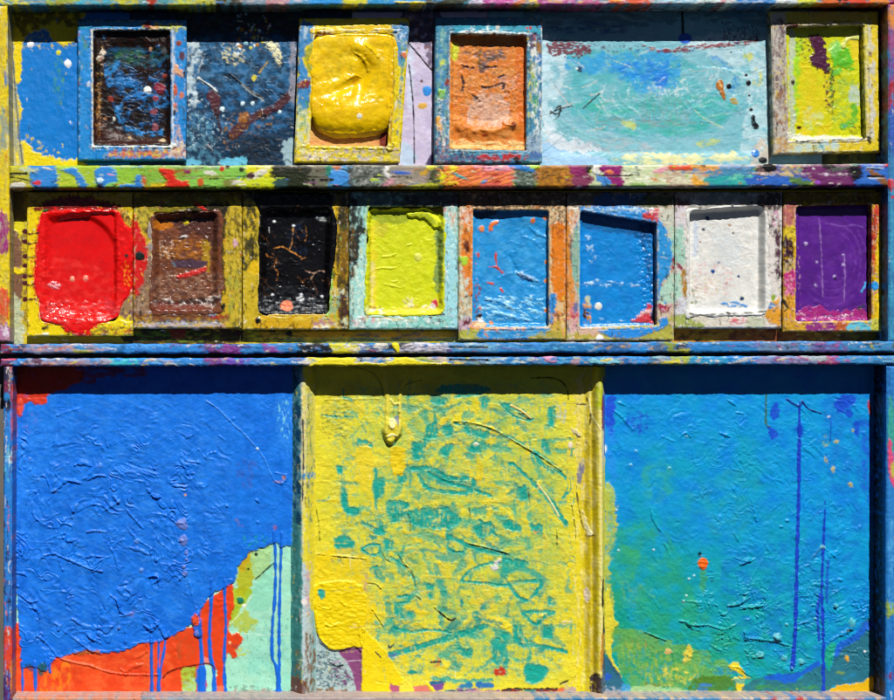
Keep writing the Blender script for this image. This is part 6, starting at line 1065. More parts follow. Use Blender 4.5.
P('#c8402c', [(462, 90), (505, 78), (505, 160), (480, 260), (478, 350), (464, 360)], wob=1.8, dry=(4, 12, -.6, .3, 0), h=.4); N('#e8d8b0', [(465, 130), (500, 100), (490, 280), (466, 280)], (2.6, 4), .2, .1, h=.3); N('#4a1a14', [(460, 100), (490, 180), (485, 300), (462, 300)], (2.4, 4), .12, .1); P('#e0bf14', [(480, 240), (506, 150), (512, 640), (480, 630), (476, 400)], wob=1.2, h=.3); P('#8a7414', [(500, 100), (512, 100), (514, 636), (502, 636)], wob=.8, a=.6)
E('#2a94e0', 474, 433, 16, 19, wob=.08, h=1.2, tag=('~paint_dot', 'bright blue paint dot'))
N('#d8d0c8', [(110, 580), (470, 576), (470, 592), (110, 598)], (9, 2), -.02, .15, h=.5); P('#c89a2c', [(62, 600), (190, 595), (180, 640), (62, 642)], wob=1.5); P('#8a2c7a', [(180, 600), (320, 596), (300, 640), (185, 640)], wob=2.5, dry=(9, 5, -.5, .3, 0)); P('#b85a2c', [(300, 598), (350, 598), (345, 638), (295, 638)], wob=2.2); P('#5ab8d0', [(348, 606), (400, 595), (470, 596), (470, 636), (350, 636)], wob=2, dry=(9, 5, -.5, .3, 0)); P('#c8c44a', [(460, 590), (512, 580), (514, 640), (460, 640)], wob=1.6); N('#d8a0b0', [(110, 590), (300, 590), (300, 612), (110, 612)], (7, 2.5), .08, .15)
end_frame(side='#3a2c10')
bed(h, '#4e1c7c'); view('b8')
N('#6a2e9c', None, (20, 16), .05, .35, a=.6, rot=30); N('#52188a', None, (16, 14), .15, .3, a=.6)
for cx_, cy_, r0, n0 in ((280, 320, 90, 7),):
    for i in range(n0):
        r = r0 + i * 14; Ln(['#8a50bc', '#4e1a84'][i % 2], [(cx_ + r * math.cos(a_) * .9, cy_ + r * 1.15 * math.sin(a_)) for a_ in np.linspace(-1.2, 2.4, 12)], 7, wob=1, a=.35, br=(1.3, 14, 0, .35), h=.15)
for x0, x1, y0, y1 in ((222, 238, 130, 480), (335, 334, 290, 500)): Ln('#b48ad0', [(x0, y0), ((x0 + x1) / 2 + 3, (y0 + y1) / 2), (x1, y1)], 4, wob=.6, h=.7, a=.32, tag=('~paint_drip', 'faint pale drip down the purple paint'))
for x, y, r in ((330, 340, 8), (210, 328, 6), (290, 392, 8), (162, 244, 9), (330, 295, 5), (205, 432, 5)): E('#b8a4d4', x, y - 2, r * .8, r * .8, wob=.4, h=.9, a=.7)
E('#2a0c4a', 293, 400, 6); P('#a0287a', [(120, 555), (200, 520), (300, 550), (400, 530), (440, 560), (440, 586), (118, 590)], wob=2.4, dry=(6, 4, -.4, .3, 0), h=.5); N('#d8c8d4', [(130, 545), (300, 550), (440, 550), (440, 580), (120, 585)], (7, 3), .2, .12, rot=12, h=.7); N('#1a3a1c', [(390, 520), (440, 510), (440, 560), (395, 560)], (3, 3), .0, .12, h=.4); N('#c89aa8', [(115, 260), (140, 250), (142, 540), (118, 540)], (2.5, 5), .1, .12, h=.5); N('#3a1040', [(115, 300), (135, 300), (135, 540), (118, 540)], (2.5, 5), .16, .1)
Ln('#4aa8e0', [(432, 420), (425, 440), (412, 458)], 7, wob=.6, h=.4); Ln('#8a5cb8', [(250, 150), (330, 165), (380, 158), (420, 170)], 4, wob=.8, a=.35, h=.3)
R(None, .3, 12); R(None, .14, 3); R([(118, 520), (440, 520), (440, 590), (118, 590)], .5, 4, 3); climb(2.2, 4); grain(.04)
end_bed(2.6, M_GLOSS)
# ================================================================== the lower tray
LT = thing('paint_tray', 'lower wooden tray with three wide compartments holding big painted panels', 'paint tray', 447, 698)
lt = org(LT)
lip(356.4, 365.6, 1)
view('t2'); P('#e8d828', [(330, 136), (400, 100), (520, 100), (516, 120), (640, 126), (690, 96), (760, 108), (800, 122), (900, 124), (900, 134), (660, 136), (520, 136)], wob=1.4, h=.9, sm=False, tag=('~paint_spill', 'yellow paint along the rail'))
R(None, .25, 9, 2)
build('rail', LT, 28, -6, M_WOOD, bevel=1.6, side='#8f93a0', side_mix=.4, origin=lt)[0]['label'] = 'top rail of the lower tray, streaked blue with yellow paint in its middle'

Slab([(3.4, 366.4), (12.6, 366.4), (12, 500), (11.6, 730), (3.4, 730), (3.6, 500)], '#2a7fd4', wob=.45)
view('w3'); P('#2c2234', [(10, 80), (52, 80), (50, 250), (10, 250)], wob=3, a=.95, dry=(3, 8, -.7, .25, 0)); N('#8a5a8a', [(10, 80), (52, 80), (50, 200), (10, 200)], (2.4, 6), .08, .12); N('#e0d8d0', [(20, 80), (52, 85), (50, 130), (20, 120)], (4, 3), .08, .12, h=.3); P('#7a2c4c', [(10, 140), (46, 140), (40, 200), (10, 195)], wob=2, a=.8); P('#2a84c8', [(14, 195), (40, 195), (38, 225), (14, 222)], wob=1.2); P('#10121a', [(12, 226), (38, 224), (38, 244), (12, 246)], wob=1.4)
N('#c8e8ec', [(14, 415), (58, 410), (58, 480), (14, 480)], (2.4, 4), -.02, .15, h=.5); N('#5fb8d0', [(14, 400), (58, 400), (50, 540), (14, 540)], (2, 9), .1, .15); P('#c84a4a', [(44, 200), (56, 190), (58, 480), (48, 470)], wob=1, a=.85, dry=(2, 10, -.2, .3, 0))
view('w4'); N('#3a4a8a', [(14, 100), (58, 100), (58, 420), (14, 420)], (2.4, 10), .12, .15); N('#b08a9a', [(38, 0), (58, 0), (58, 440), (44, 440)], (2, 10), .1, .16); P('#d8442c', [(14, 440), (60, 432), (60, 620), (14, 620)], wob=1.8, dry=(4, 9, -.6, .25, 0), h=.3); P('#5a2a6a', [(14, 620), (44, 600), (44, 790), (14, 790)], wob=2, dry=(3, 7, -.4, .3, 0)); P('#e08a3a', [(40, 560), (60, 560), (60, 700), (44, 690)], wob=1.4); E('#12121a', 39, 318, 4)
smear(.8, 4, 2, 22); distress(110, (3, 18), (.4, 1.4), 90, 6); R(None, .35, 2, 16); R(None, .3, 4); grain(.09)
build('side_rail', LT, 28, -6, M_WOOD, side='#5a6a9a', side_mix=.35, origin=lt)[0]['label'] = 'blue side rail, orange-red near its foot'

Slab([(886.8, 366), (936, 366), (936, 730), (886, 730)], '#2a7cc4', wob=.45)
view('e3'); P('#3aa08a', [(138, 230), (162, 230), (162, 420), (138, 420)], wob=2, a=.9, dry=(4, 9, -.4, .3, 0)); P('#d84a7a', [(136, 420), (146, 380), (160, 480), (162, 580), (150, 550), (138, 500)], wob=1.4, h=.4); P('#b8b44a', [(150, 480), (162, 470), (162, 530), (154, 540)], wob=1.4); N('#1c5aa0', [(130, 80), (162, 80), (162, 230), (130, 230)], (3, 9), .02, .2)
view('e4'); P('#8aa84a', [(128, 330), (150, 320), (158, 350), (140, 376), (128, 370)], wob=2, h=.3); P('#c8cc8a', [(132, 335), (145, 330), (146, 350)], wob=1.4); P('#7a3a6a', [(128, 600), (160, 594), (160, 612), (130, 614)], wob=1.4); N('#1a64b8', [(128, 380), (162, 380), (162, 790), (128, 790)], (3, 14), .0, .25); N('#4aa0d8', [(128, 0), (162, 0), (162, 320), (128, 320)], (3, 12), .1, .2)
smear(.8, 4, 2, 22); distress(110, (3, 18), (.4, 1.4), 90, 6); R(None, .3, 2.5, 16); R(None, .3, 4); grain(.08)
build('side_rail', LT, 28, -6, M_WOOD, side='#2e1a0c', side_mix=1.0, origin=lt)[0]['label'] = 'blue side rail with a pink streak'

# the bottom rail: its top is seen as a thin ledge
Slab([(12.4, 697.6), (447, 697.8), (886.4, 697.6), (886.4, 735), (12.4, 735)], '#a89a98', wob=.3)
view('px'); bands([(12, 60, '#e08a60'), (60, 150, '#d88a6a'), (150, 190, '#8a9aa8'), (190, 300, '#9a989a'), (300, 420, '#a89898'), (420, 500, '#b0a098'), (500, 600, '#c0a898'), (600, 760, '#d8b890'), (760, 886, '#c8a890')], 696, 700, wob=3)
view('q3'); bands([(330, 900, '#2a7cb0')], 112, 150, wob=1.5); view('q4'); bands([(-5, 160, '#2a8ac4'), (160, 410, '#3a84b8'), (410, 450, '#b02c3c'), (450, 510, '#3a84c0'), (510, 560, '#b83a3a'), (560, 700, '#4a7ab0'), (700, 760, '#b8504a'), (760, 900, '#3a7ab0')], 112, 150, wob=1.5)
N('#e8e4e0', [(-5, 106), (900, 106), (900, 122), (-5, 122)], (3, 3), .2, .1); view('px')
woodgrain(n=.3); grain(.09)
build('rail', LT, 28, -6, M_WOOD, bevel=.7, side='#b8a59c', side_mix=.6, origin=lt)[0]['label'] = 'bottom rail with a grey and pinkish ledge'

# ---- the battens between the compartments
def batten(pts, peak, x0, x1, d0, dh, base, lab):
    Slab(pts, base, wob=.4)
    s = CUR[0]; xp = np.interp(s.Y, [366, 700], peak)
    l = sst(0, 1, np.clip((s.X - x0) / (xp - x0), 0, 1)); r = sst(0, 1, np.clip((x1 - s.X) / (x1 - xp), 0, 1))
    s.H += dh * np.minimum(l, r) ** .8; return lab
lab = batten([(291, 366.4), (316, 366.4), (316, 692), (290.6, 692)], (302.5, 302.5), 291, 316, 0, 12, '#8fb8b8', 'batten, teal on its left edge and yellow on its right')
view('px')
P('#2a7480', [(290, 360), (300.6, 360), (301, 500), (301.6, 700), (290, 700)], wob=.9, ws=9, sm=False); N('#7ab0b4', [(290, 360), (302, 360), (302, 600), (290, 600)], (2.4, 9), .1, .2); N('#123a54', [(290, 380), (299, 380), (299, 540), (290, 540)], (2.2, 8), .08, .15); N('#1c4c3c', [(291, 400), (300, 400), (300, 480), (291, 480)], (3, 6), .12, .15)
P('#4a9a90', [(291, 520), (302, 520), (302, 660), (291, 660)], wob=1, sm=False, a=.7); N('#2f7c74', [(291, 520), (302, 520), (302, 690), (291, 690)], (3, 9), .02, .2)
P('#d8cf3a', [(302, 360), (318, 360), (318, 570), (302, 570)], wob=.6, sm=False)
P('#d8cf5a', [(301, 384), (316, 384), (316, 560), (303, 570), (301, 500)], wob=.8, sm=False); P('#e4dcc0', [(300, 384), (307, 388), (306, 470), (303, 540), (300.5, 540)], wob=1, a=.55, dry=(2, 14, -.1, .3, 0)); P('#e8d838', [(306, 480), (316, 480), (316, 600), (308, 600), (304, 540)], wob=1); N('#7a9a6a', [(304, 400), (314, 400), (314, 520), (304, 520)], (2, 12), .12, .15); N('#c88a6a', [(301, 400), (306, 400), (306, 470), (301, 470)], (2, 9), .08, .15); Ln('#3a3a4a', [(302, 420), (303, 450), (302, 500)], .9, wob=.4, h=-.5)
P('#b8ccd0', [(302, 560), (309, 570), (312, 640), (310, 692), (302, 692)], wob=1.4, sm=False); N('#d8a8b4', [(303, 560), (310, 560), (311, 610), (303, 610)], (4, 5), .0, .15, h=.4); N('#7a5424', [(303, 636), (316, 636), (316, 692), (303, 692)], (3, 7), -.02, .16); N('#8a6a24', [(292, 650), (302, 650), (302, 692), (292, 692)], (3, 5), .1, .15); P('#6a3018', [(291, 676), (304, 680), (304, 692), (290, 692)], wob=1.6, a=.8); E('#eee4e0', 304, 600, 3, 2.4, h=.5); P('#2a8ac4', [(302, 474), (318, 472), (318, 478), (304, 479)], wob=1, dry=(3, 2, -.1, .2, 0))
for y in (405, 428, 455, 480, 510): P('#18485c', [(297, y), (301, y + 3), (300, y + 12), (297, y + 10)], wob=1, h=.8)
smear(.7, 2, 2, 14); distress(140, (3, 16), (.4, 1.3), 90, 8); R(None, .35, 2.2, 10); R(None, .35, 4); grain(.08)
build('batten', LT, .5, -5, M_PAINT, bevel=.5, origin=lt)[0]['label'] = lab

lab = batten([(566, 366.4), (605.4, 366.4), (605, 692.4), (568, 692)], (597.6, 598.4), 584, 605.4, 0, 12, '#e2d022', 'yellow batten with a dark groove and split edge')
s = CUR[0]; s.H -= 3.0 * np.exp(-((s.X - np.interp(s.Y, [380, 700], [591, 592.5])) / 2.2) ** 2)
view('px')
P('#d8cc60', [(568, 384), (600, 384), (600, 480), (566, 480)], wob=2, a=.6, dry=(3, 12, -.2, .3, 0)); N('#b8a410', [(586, 430), (596, 430), (597, 660), (588, 660)], (2, 22), -.15, .3, a=.75); P('#d0b40e', [(580, 440), (594, 440), (594, 660), (584, 660)], wob=1.6, a=.6, sm=False); P('#e8dc8a', [(595.6, 384), (600, 388), (601, 690), (597, 690)], wob=.8, sm=False, a=.85); N('#8a6a10', [(590, 420), (594, 420), (595, 690), (591, 690)], (1.6, 12), .0, .2, a=.6)
P('#b8c41c', [(593, 384), (600, 384), (600, 404), (594, 408)], wob=1.2); P('#8a2418', [(600, 395), (605, 400), (605, 420), (600, 430), (599, 410)], wob=1); P('#d8e0c0', [(600, 430), (605, 445), (605, 480), (601, 480)], wob=1); P('#2a64c4', [(601, 384), (606, 384), (606, 450), (603, 450)], wob=1, a=.9); P('#d8d44a', [(600, 480), (606, 478), (606, 640), (602, 640)], wob=1, dry=(2, 9, -.4, .3, 0)); N('#3aa080', [(601, 480), (606, 480), (606, 620), (601, 620)], (2, 8), .12, .14)
N('#ccb812', [(580, 384), (596, 384), (596, 690), (582, 690)], (4, 26), .02, .25, a=.6); N('#ece2a0', [(572, 384), (600, 384), (600, 690), (574, 690)], (3.5, 16), .2, .2, h=.3, a=.6); N('#b8a41a', [(584, 384), (596, 384), (596, 690), (586, 690)], (2.4, 24), .2, .2, a=.6); N('#d8c8a0', [(570, 384), (584, 384), (584, 480), (570, 480)], (3, 5), .16, .15, a=.5)
view('c2'); P('#7a7a90', [(600, 440), (625, 390), (632, 420), (620, 490), (602, 480)], wob=1.6, dry=(3, 6, -.3, .25, 0), h=.5); Ln('#1c180c', [(560, 60), (562, 150), (562, 250)], 5, h=-1); Ln('#1c180c', [(560, 152), (635, 152)], 4, h=-1); Ln('#e8e0a0', [(650, 130), (660, 200), (690, 260)], 5, h=.6); P('#d8cc9a', [(580, 250), (620, 280), (610, 295), (575, 275)], wob=1.4, h=.8); Ln('#2a2414', [(566, 270), (614, 296)], 4, h=-.7); P('#e8d8c0', [(564, 320), (580, 318), (578, 345), (566, 345)], wob=1, h=.8); Ln('#6a5a2c', [(575, 345), (585, 450), (610, 620), (630, 700)], 3, wob=.7, h=-.5); Ln('#4a3a10', [(640, 120), (655, 200), (650, 240)], 4, wob=.8, h=-.8)
view('Y2'); Ln('#0e0c08', [(798, 420), (794, 480), (793, 550)], (12, 16), wob=.4, h=-4, tag=('~split', 'black split in the wood')); Ln('#0e0c08', [(808, 600), (802, 640), (800, 700)], (8, 14), wob=.4, h=-3); P('#e8e0b0', [(700, 60), (730, 150), (745, 180), (720, 190), (705, 120)], wob=1.2, h=.8); Ln('#8a6a10', [(712, 190), (748, 186)], 4, h=-.7); N('#d8b4a0', [(690, 460), (735, 460), (735, 530), (690, 530)], (4, 5), .05, .15, h=.4); P('#e8dcd8', [(705, 470), (728, 465), (720, 525), (708, 525)], wob=1.4, a=.7)
view('Y4'); P('#3a5a74', [(790, 350), (810, 200), (820, 330), (870, 420), (885, 550), (780, 550)], wob=1.2, a=.95); P('#2a64b4', [(815, 440), (840, 440), (845, 480), (820, 485)], wob=2, dry=(4, 4, -.2, .3, 0)); N('#8a9ab0', [(785, 400), (880, 480), (880, 552), (785, 552)], (4, 4), .1, .15); P('#c8882c', [(778, 260), (800, 180), (798, 330), (785, 400), (776, 400)], wob=1.2); P('#3a2c38', [(732, 455), (775, 440), (775, 552), (735, 550)], wob=1.2, h=-1.5, dry=(6, 4, -.6, .3, 0)); N('#c8a83a', [(730, 300), (770, 300), (770, 450), (730, 450)], (3, 9), .1, .18)
view('px')
smear(.7, 2, 2, 14); distress(90, (3, 20), (.4, 1.6), 90, 8, dark=.04, light=.08, a=.5); crackle('#6a5a10', 9, .05, .5, aniso=4, gate=.25); R(None, .4, 2.2, 12); R(None, .35, 4); grain(.07)
build('batten', LT, .5, -5, M_PAINT, bevel=.5, origin=lt)[0]['label'] = lab

# ---- left panel
def panel(label, poly, base):
    global PAN, PO
    c = np.mean(np.array(poly, float), 0)
    PAN = thing('painted_panel', label, 'painted panel', c[0], 692, 0, 'big painted panels of the lower tray'); PO = org(PAN)
    return Slab(poly, base, wob=.2)
panel('big ultramarine blue panel with orange and mint green showing at its foot', [(11.6, 362), (293, 362), (293, 696), (11.6, 696)], '#9adcc0')
view('L4')
N('#b4e6cc', None, (20, 20), .0, .4, a=.6); N('#8ad4c0', [(560, 250), (800, 250), (800, 580), (560, 580)], (14, 20), .0, .3, a=.7); P('#a88a84', [(420, 570), (560, 555), (700, 565), (780, 575), (780, 600), (420, 600)], wob=3, a=.8, dry=(12, 3, -.3, .3, 0)); N('#5a7a70', [(420, 520), (790, 540), (790, 596), (420, 596)], (5, 4), .16, .18, a=.7); N('#8a5a50', [(480, 560), (700, 556), (700, 590), (480, 590)], (8, 2), .1, .15)
P('#a8c424', [(400, 0), (570, 0), (500, 120), (450, 200), (440, 60)], wob=2, a=.97); P('#b4c41c', [(470, 190), (530, 120), (580, 160), (590, 220), (520, 240), (470, 220)], wob=4, a=.85, dry=(8, 8, -.45, .35, 0)); N('#c8cc2a', [(430, 320), (550, 320), (560, 370), (430, 390)], (6, 4), .1, .2); P('#a8c030', [(60, 500), (120, 440), (260, 420), (260, 560), (90, 570)], wob=2, a=.95); N('#9a7a1c', [(70, 450), (250, 440), (240, 540), (80, 540)], (6, 4), .08, .2, a=.8, rot=-25); N('#a8dcb4', [(90, 520), (260, 480), (260, 580), (80, 580)], (9, 4), .0, .25, a=.8)
view('L2'); P('#b4b81c', [(480, 400), (530, 360), (600, 350), (570, 420), (560, 540), (520, 600), (470, 660), (470, 520)], wob=2, a=.97, dry=(8, 10, -.75, .3, 0)); P('#c8a81c', [(485, 420), (520, 400), (545, 390), (540, 450), (510, 470), (500, 500), (480, 480)], wob=2, a=.9); P('#a8d48c', [(545, 390), (640, 345), (650, 460), (570, 540)], wob=2, a=.9); P('#8ed8b8', [(600, 520), (660, 455), (655, 690), (540, 690), (560, 580)], wob=2, a=.8)
Ln('#2a4a3a', [(665, 450), (620, 490), (570, 535)], 5, wob=.5, h=-.6); E('#1c2a24', 572, 400, 8, h=.6); E('#2a3a1c', 530, 480, 6); P('#1c7a5c', [(478, 640), (500, 635), (510, 655), (495, 668), (478, 660)], wob=1.2, h=.5)
view('L4'); Ln('#d8e8b0', [(440, 200), (520, 110), (570, 30)], 3, h=.5); P('#1f7c5a', [(490, 50), (510, 40), (520, 65), (505, 78), (492, 72)], wob=1.4, h=.6); E('#e8ece0', 525, 88, 9, wob=.4, h=.6); Ln('#c8e8d8', [(520, 245), (620, 252), (780, 248)], 3, a=.8, h=.3); E('#7ab09c', 620, 278, 8, 5); N('#5aa890', [(440, 260), (780, 100), (780, 500), (440, 500)], (3, 3), .33, .06, a=.7)
# orange layer
T_OR = ('~paint_patch', 'orange-red paint along the foot of the panel')
view('L3')
P('#e2481c', [(40, 130), (270, 330), (420, 290), (560, 300), (660, 290), (770, 245), (890, 245), (960, 200), (960, 640), (40, 640), (20, 400)], wob=2, h=.7, tag=T_OR)
view('L4')
P('#e2451a', [(-20, 280), (90, 280), (150, 230), (240, 200), (280, 90), (330, 50), (400, 0), (430, -60), (465, -60), (470, 100), (440, 200), (440, 230), (460, 245), (500, 240), (522, 265), (505, 310), (480, 340), (485, 375), (460, 385), (440, 350), (420, 380), (415, 600), (370, 600), (370, 450), (350, 420), (300, 412), (318, 500), (315, 570), (300, 580), (262, 575), (255, 430), (180, 435), (110, 460), (72, 495), (80, 600), (-20, 600)], wob=1.3, ws=5, h=.8, sm=False, tag=('~paint_patch', 'orange-red paint run with a ragged edge'))
N('#c83a14', None, (1, 1), 2, .1)
view('L3'); N('#f06a34', [(60, 300), (890, 260), (890, 580), (60, 580)], (16, 9), .05, .3, a=.7); N('#c8341a', [(80, 400), (400, 360), (420, 560), (80, 560)], (7, 14), .08, .25, a=.6); N('#f0861c', [(200, 420), (360, 360), (360, 590), (180, 590)], (5, 10), .1, .2, a=.8); P('#f0a020', [(265, 560), (350, 560), (350, 600), (270, 600)], wob=2, dry=(5, 4, -.3, .3, 0)); N('#d83a1c', [(560, 300), (800, 300), (800, 520), (560, 520)], (12, 6), .05, .25, a=.7)
view('L4'); N('#b8542a', [(120, 230), (260, 220), (250, 380), (120, 390)], (5, 9), .08, .2, a=.7); N('#e83018', [(350, 60), (420, 20), (420, 150), (350, 150)], (8, 8), .0, .25, a=.8); N('#8a3a34', [(440, 250), (510, 250), (490, 370), (440, 370)], (5, 5), .18, .15, a=.7); E('#f2b080', 446, 294, 8, h=.6); P('#f09a90', [(300, 375), (335, 385), (325, 415), (302, 410)], wob=1, a=.7); P('#ea7a5a', [(375, 540), (410, 540), (412, 600), (370, 600)], wob=1.4, a=.8)
# blue layer
view('px')
BL = [(8, 360), (296, 360), (294, 470), (292, 545), (281, 547), (276, 543), (262, 548), (250, 552), (238, 566), (236, 578), (232, 584), (216, 592), (206, 600), (200, 612), (196, 622), (180, 632), (168, 638), (160, 642), (150, 642), (140, 644), (120, 652), (105, 653), (88, 650), (70, 654), (56, 658), (50, 664), (46, 672), (38, 668), (30, 667), (22, 668), (20, 640), (12, 520)]
P('#1470e0', BL, wob=1.5, ws=6, h=1.3, sm=False, tag=('~paint_coat', 'thick ultramarine blue coat'))
MASK[0] = np.isin(CUR[0].T, [k for k, v in CUR[0].tags.items() if v[0] == '~paint_coat']).astype(np.float32)
N('#1c7ee8', [(16, 370), (290, 370), (290, 560), (16, 640)], (36, 26), .0, .4, a=.6); N('#0f60cc', [(20, 500), (200, 480), (210, 640), (20, 640)], (26, 20), .0, .4, a=.6); N('#2a86f0', [(16, 370), (290, 370), (290, 560), (16, 640)], (7, 40), .12, .3, a=.35); N('#0c52b8', [(16, 370), (290, 370), (290, 560), (16, 640)], (18, 14), .14, .3, a=.4); N('#3f8ee8', [(16, 420), (220, 420), (200, 620), (16, 640)], (16, 4), .18, .2, a=.4, rot=25); N('#2a86ec', [(20, 390), (60, 390), (40, 520), (16, 520)], (7, 14), .05, .25, a=.6)
view('L6'); P('#2a84e8', [(700, 60), (790, 50), (790, 350), (760, 360), (710, 240)], wob=3, a=.75, dry=(4, 16, -.25, .3, 0)); N('#7ad0e8', [(700, 60), (790, 60), (790, 280), (720, 240)], (2.2, 9), .2, .1, h=.3); P('#3a5ab0', [(500, 400), (580, 400), (580, 520), (500, 540)], wob=5, a=.5, dry=(6, 8, -.1, .3, 0))
view('I'); P('#c8341c', [(35, 70), (230, 80), (232, 120), (190, 140), (135, 165), (130, 185), (60, 182), (58, 218), (48, 218), (44, 180)], wob=2.5, h=.3, dry=(16, 9, -.7, .3, 0)); P('#8a1c20', [(200, 78), (420, 80), (400, 105), (320, 100), (240, 130), (236, 90)], wob=3, a=.8, dry=(16, 4, -.2, .3, 0)); 
view('L5'); P('#e0503a', [(46, 0), (70, 0), (66, 80), (52, 85), (44, 70)], wob=1.2, h=.8); P('#d8402c', [(100, -10), (195, -10), (190, 14), (160, 22), (110, 10)], wob=1.5, h=.4); N('#7a5a9a', [(70, 60), (190, 80), (190, 100), (70, 230)], (3, 6), .26, .14, a=.4); P('#c85a5a', [(16, 0), (34, 0), (36, 250), (20, 250)], wob=1, a=.8, dry=(2, 9, -.3, .3, 0))
N('#8a5a9a', [(735, 300), (750, 300), (750, 470), (735, 470)], (3, 12), -.1, .2, a=.7)
# the hand-worked relief of the blue coat
view('px')
W([(20, 440), (120, 455), (205, 440), (215, 520), (190, 600), (120, 645), (20, 640)], 1.3, 15, warp=14, rid=.13); W([(20, 400), (285, 400), (280, 545), (180, 620)], .7, 12, warp=10, rid=.12)
view('L5')
for p, w_, hh in (([(350, 350), (395, 336), (440, 356)], 20, 2.2), ([(420, 430), (470, 406), (520, 412)], 16, 2.0), ([(230, 495), (265, 470), (310, 432), (380, 448)], 18, 2.4), ([(395, 425), (420, 415)], 12, 1.6), ([(115, 530), (130, 620), (160, 650)], 12, 1.4), ([(500, 600), (540, 575), (590, 545)], 14, 1.2), ([(740, 480), (780, 520), (808, 522)], 16, 2.0), ([(560, 520), (590, 555)], 16, 2.2), ([(330, 620), (360, 560), (400, 530)], 12, 1.6), ([(630, 590), (690, 660), (720, 690)], 14, 1.8), ([(610, 395), (650, 385), (690, 400)], 12, 1.2), ([(440, 560), (500, 570), (530, 600)], 14, 1.3), ([(250, 85), (310, 62), (390, 40)], 10, .8)): Ln(None, p, w_, h=hh, soft=.9, wob=.7)
for x, y, r in ((258, 82, 8), (108, 316, 9), (112, 375, 7), (155, 425, 9), (310, 340, 8), (487, 352, 12), (245, 487, 12), (265, 490, 8), (360, 565, 9), (345, 600, 8), (335, 630, 8), (585, 545, 12), (140, 495, 7), (265, 420, 6)): E('#5a94e8' if r > 8 else None, x, y, r, a=.35, h=1.9)
view('L1')
for p, w_, hh in (([(200, 205), (260, 195), (290, 208), (380, 245), (460, 280), (540, 300)], 14, 2.0), ([(290, 210), (295, 265), (310, 292)], 12, 1.6), ([(450, 70), (500, 62), (570, 70)], 14, 1.8), ([(420, 222), (480, 210), (560, 216)], 12, 1.4), ([(575, 145), (605, 190), (630, 260), (632, 295)], 12, 1.7), ([(470, 275), (530, 235), (590, 210)], 9, 1.0), ([(590, 440), (625, 465), (640, 500), (640, 535)], 14, 2.4), ([(800, 335), (840, 322), (870, 340), (830, 372)], 14, 2.0), ([(70, 440), (110, 475), (160, 470)], 14, 2.0), ([(100, 510), (160, 520), (175, 570)], 13, 2.0), ([(330, 80), (340, 120), (390, 112)], 16, 2.4), ([(280, 105), (320, 102)], 12, 1.6), ([(700, 160), (760, 175), (810, 200)], 18, 1.8), ([(680, 40), (740, 110), (820, 160)], 12, 1.2), ([(360, 570), (440, 620), (520, 625), (600, 620)], 22, 1.3), ([(200, 440), (260, 415), (330, 420)], 10, .7), ([(150, 680), (180, 660), (210, 690)], 14, 2.0), ([(450, 660), (490, 700)], 14, 2.2), ([(780, 610), (830, 640), (860, 600)], 14, 2.0), ([(40, 310), (80, 312), (95, 325)], 14, 2.0), ([(640, 560), (670, 555), (720, 540)], 14, 1.5)): Ln(None, p, w_, h=hh, soft=.9, wob=.7)
for x, y, r in ((740, 125, 14), (768, 290, 13), (855, 235, 10), (330, 485, 9), (635, 630, 11), (48, 385, 9), (310, 290, 9), (285, 640, 9), (160, 580, 7)): E('#6a9ae8' if r > 10 else None, x, y, r, wob=.3, a=.4, h=2.1)
P('#7a6aa0', [(680, 550), (720, 530), (738, 545), (700, 565)], wob=1.6, a=.6, dry=(3, 3, -.2, .3, 0)); N('#6a6aa8', [(440, 55), (580, 50), (580, 75), (440, 80)], (7, 2), .1, .14, a=.7)
MASK[0] = None
view('L3')
for p, w_, hh in (([(150, 230), (170, 215), (205, 240)], 16, 2.4), ([(205, 240), (250, 290), (300, 345), (400, 375), (480, 390), (560, 420), (660, 440), (760, 445), (890, 442)], (12, 7), 1.9), ([(320, 180), (400, 240), (470, 290), (550, 325)], 12, 1.5), ([(440, 190), (490, 225), (540, 255)], 12, 1.4), ([(640, 0), (660, 65), (690, 85)], 14, 2.2), ([(650, 90), (650, 160)], 10, 1.4), ([(690, 180), (690, 250)], 12, 1.5), ([(800, 150), (840, 165), (890, 140)], 14, 2.0), ([(80, 240), (110, 250), (140, 245)], 10, 1.2), ([(660, 410), (690, 425), (720, 400), (800, 380)], 22, 1.7), ([(740, 350), (780, 330), (820, 300)], 14, 1.3)): Ln(None, p, w_, h=hh, soft=.9, wob=.6)
for x, y, r in ((650, 163, 11), (690, 248, 12), (690, 432, 15), (840, 178, 12), (290, 178, 10), (170, 240, 12)): E(None, x, y, r, wob=.3, h=2.0)
P('#a85a2c', [(370, 318), (440, 300), (520, 300), (525, 318), (440, 325)], wob=2, dry=(6, 3, -.3, .3, 0), h=.5); N('#f0a08a', [(440, 300), (530, 300), (530, 330), (440, 330)], (4, 2), .1, .12)
view('L2')
for x, y, rx, ry in ((172, 235, 30, 34), (182, 325, 24, 26), (197, 390, 9, 14), (198, 428, 8, 8), (183, 468, 10, 12), (190, 502, 14, 14)): E('#7a86c8', x, y, rx, ry, wob=.35, a=.45, h=2.8, tag=None)
for p, w_, hh in (([(140, 560), (160, 530), (190, 515)], 10, 1.5), ([(190, 515), (215, 560), (240, 690)], 8, 1.2), ([(220, 375), (280, 350), (335, 345)], 7, .9), ([(200, 485), (260, 480)], 8, .9), ([(330, 390), (390, 385)], 7, .7), ([(0, 80), (50, 100)], 12, 1.5), ([(20, 180), (90, 190), (140, 230)], 10, 1.2), ([(300, 180), (295, 260), (280, 400)], 7, .8), ([(560, 100), (590, 120)], 10, 1.0), ([(600, 320), (640, 280)], 10, 1.0), ([(0, 520), (40, 515), (50, 570)], 16, 2.2)): Ln(None, p, w_, h=hh, soft=.9, wob=.6)
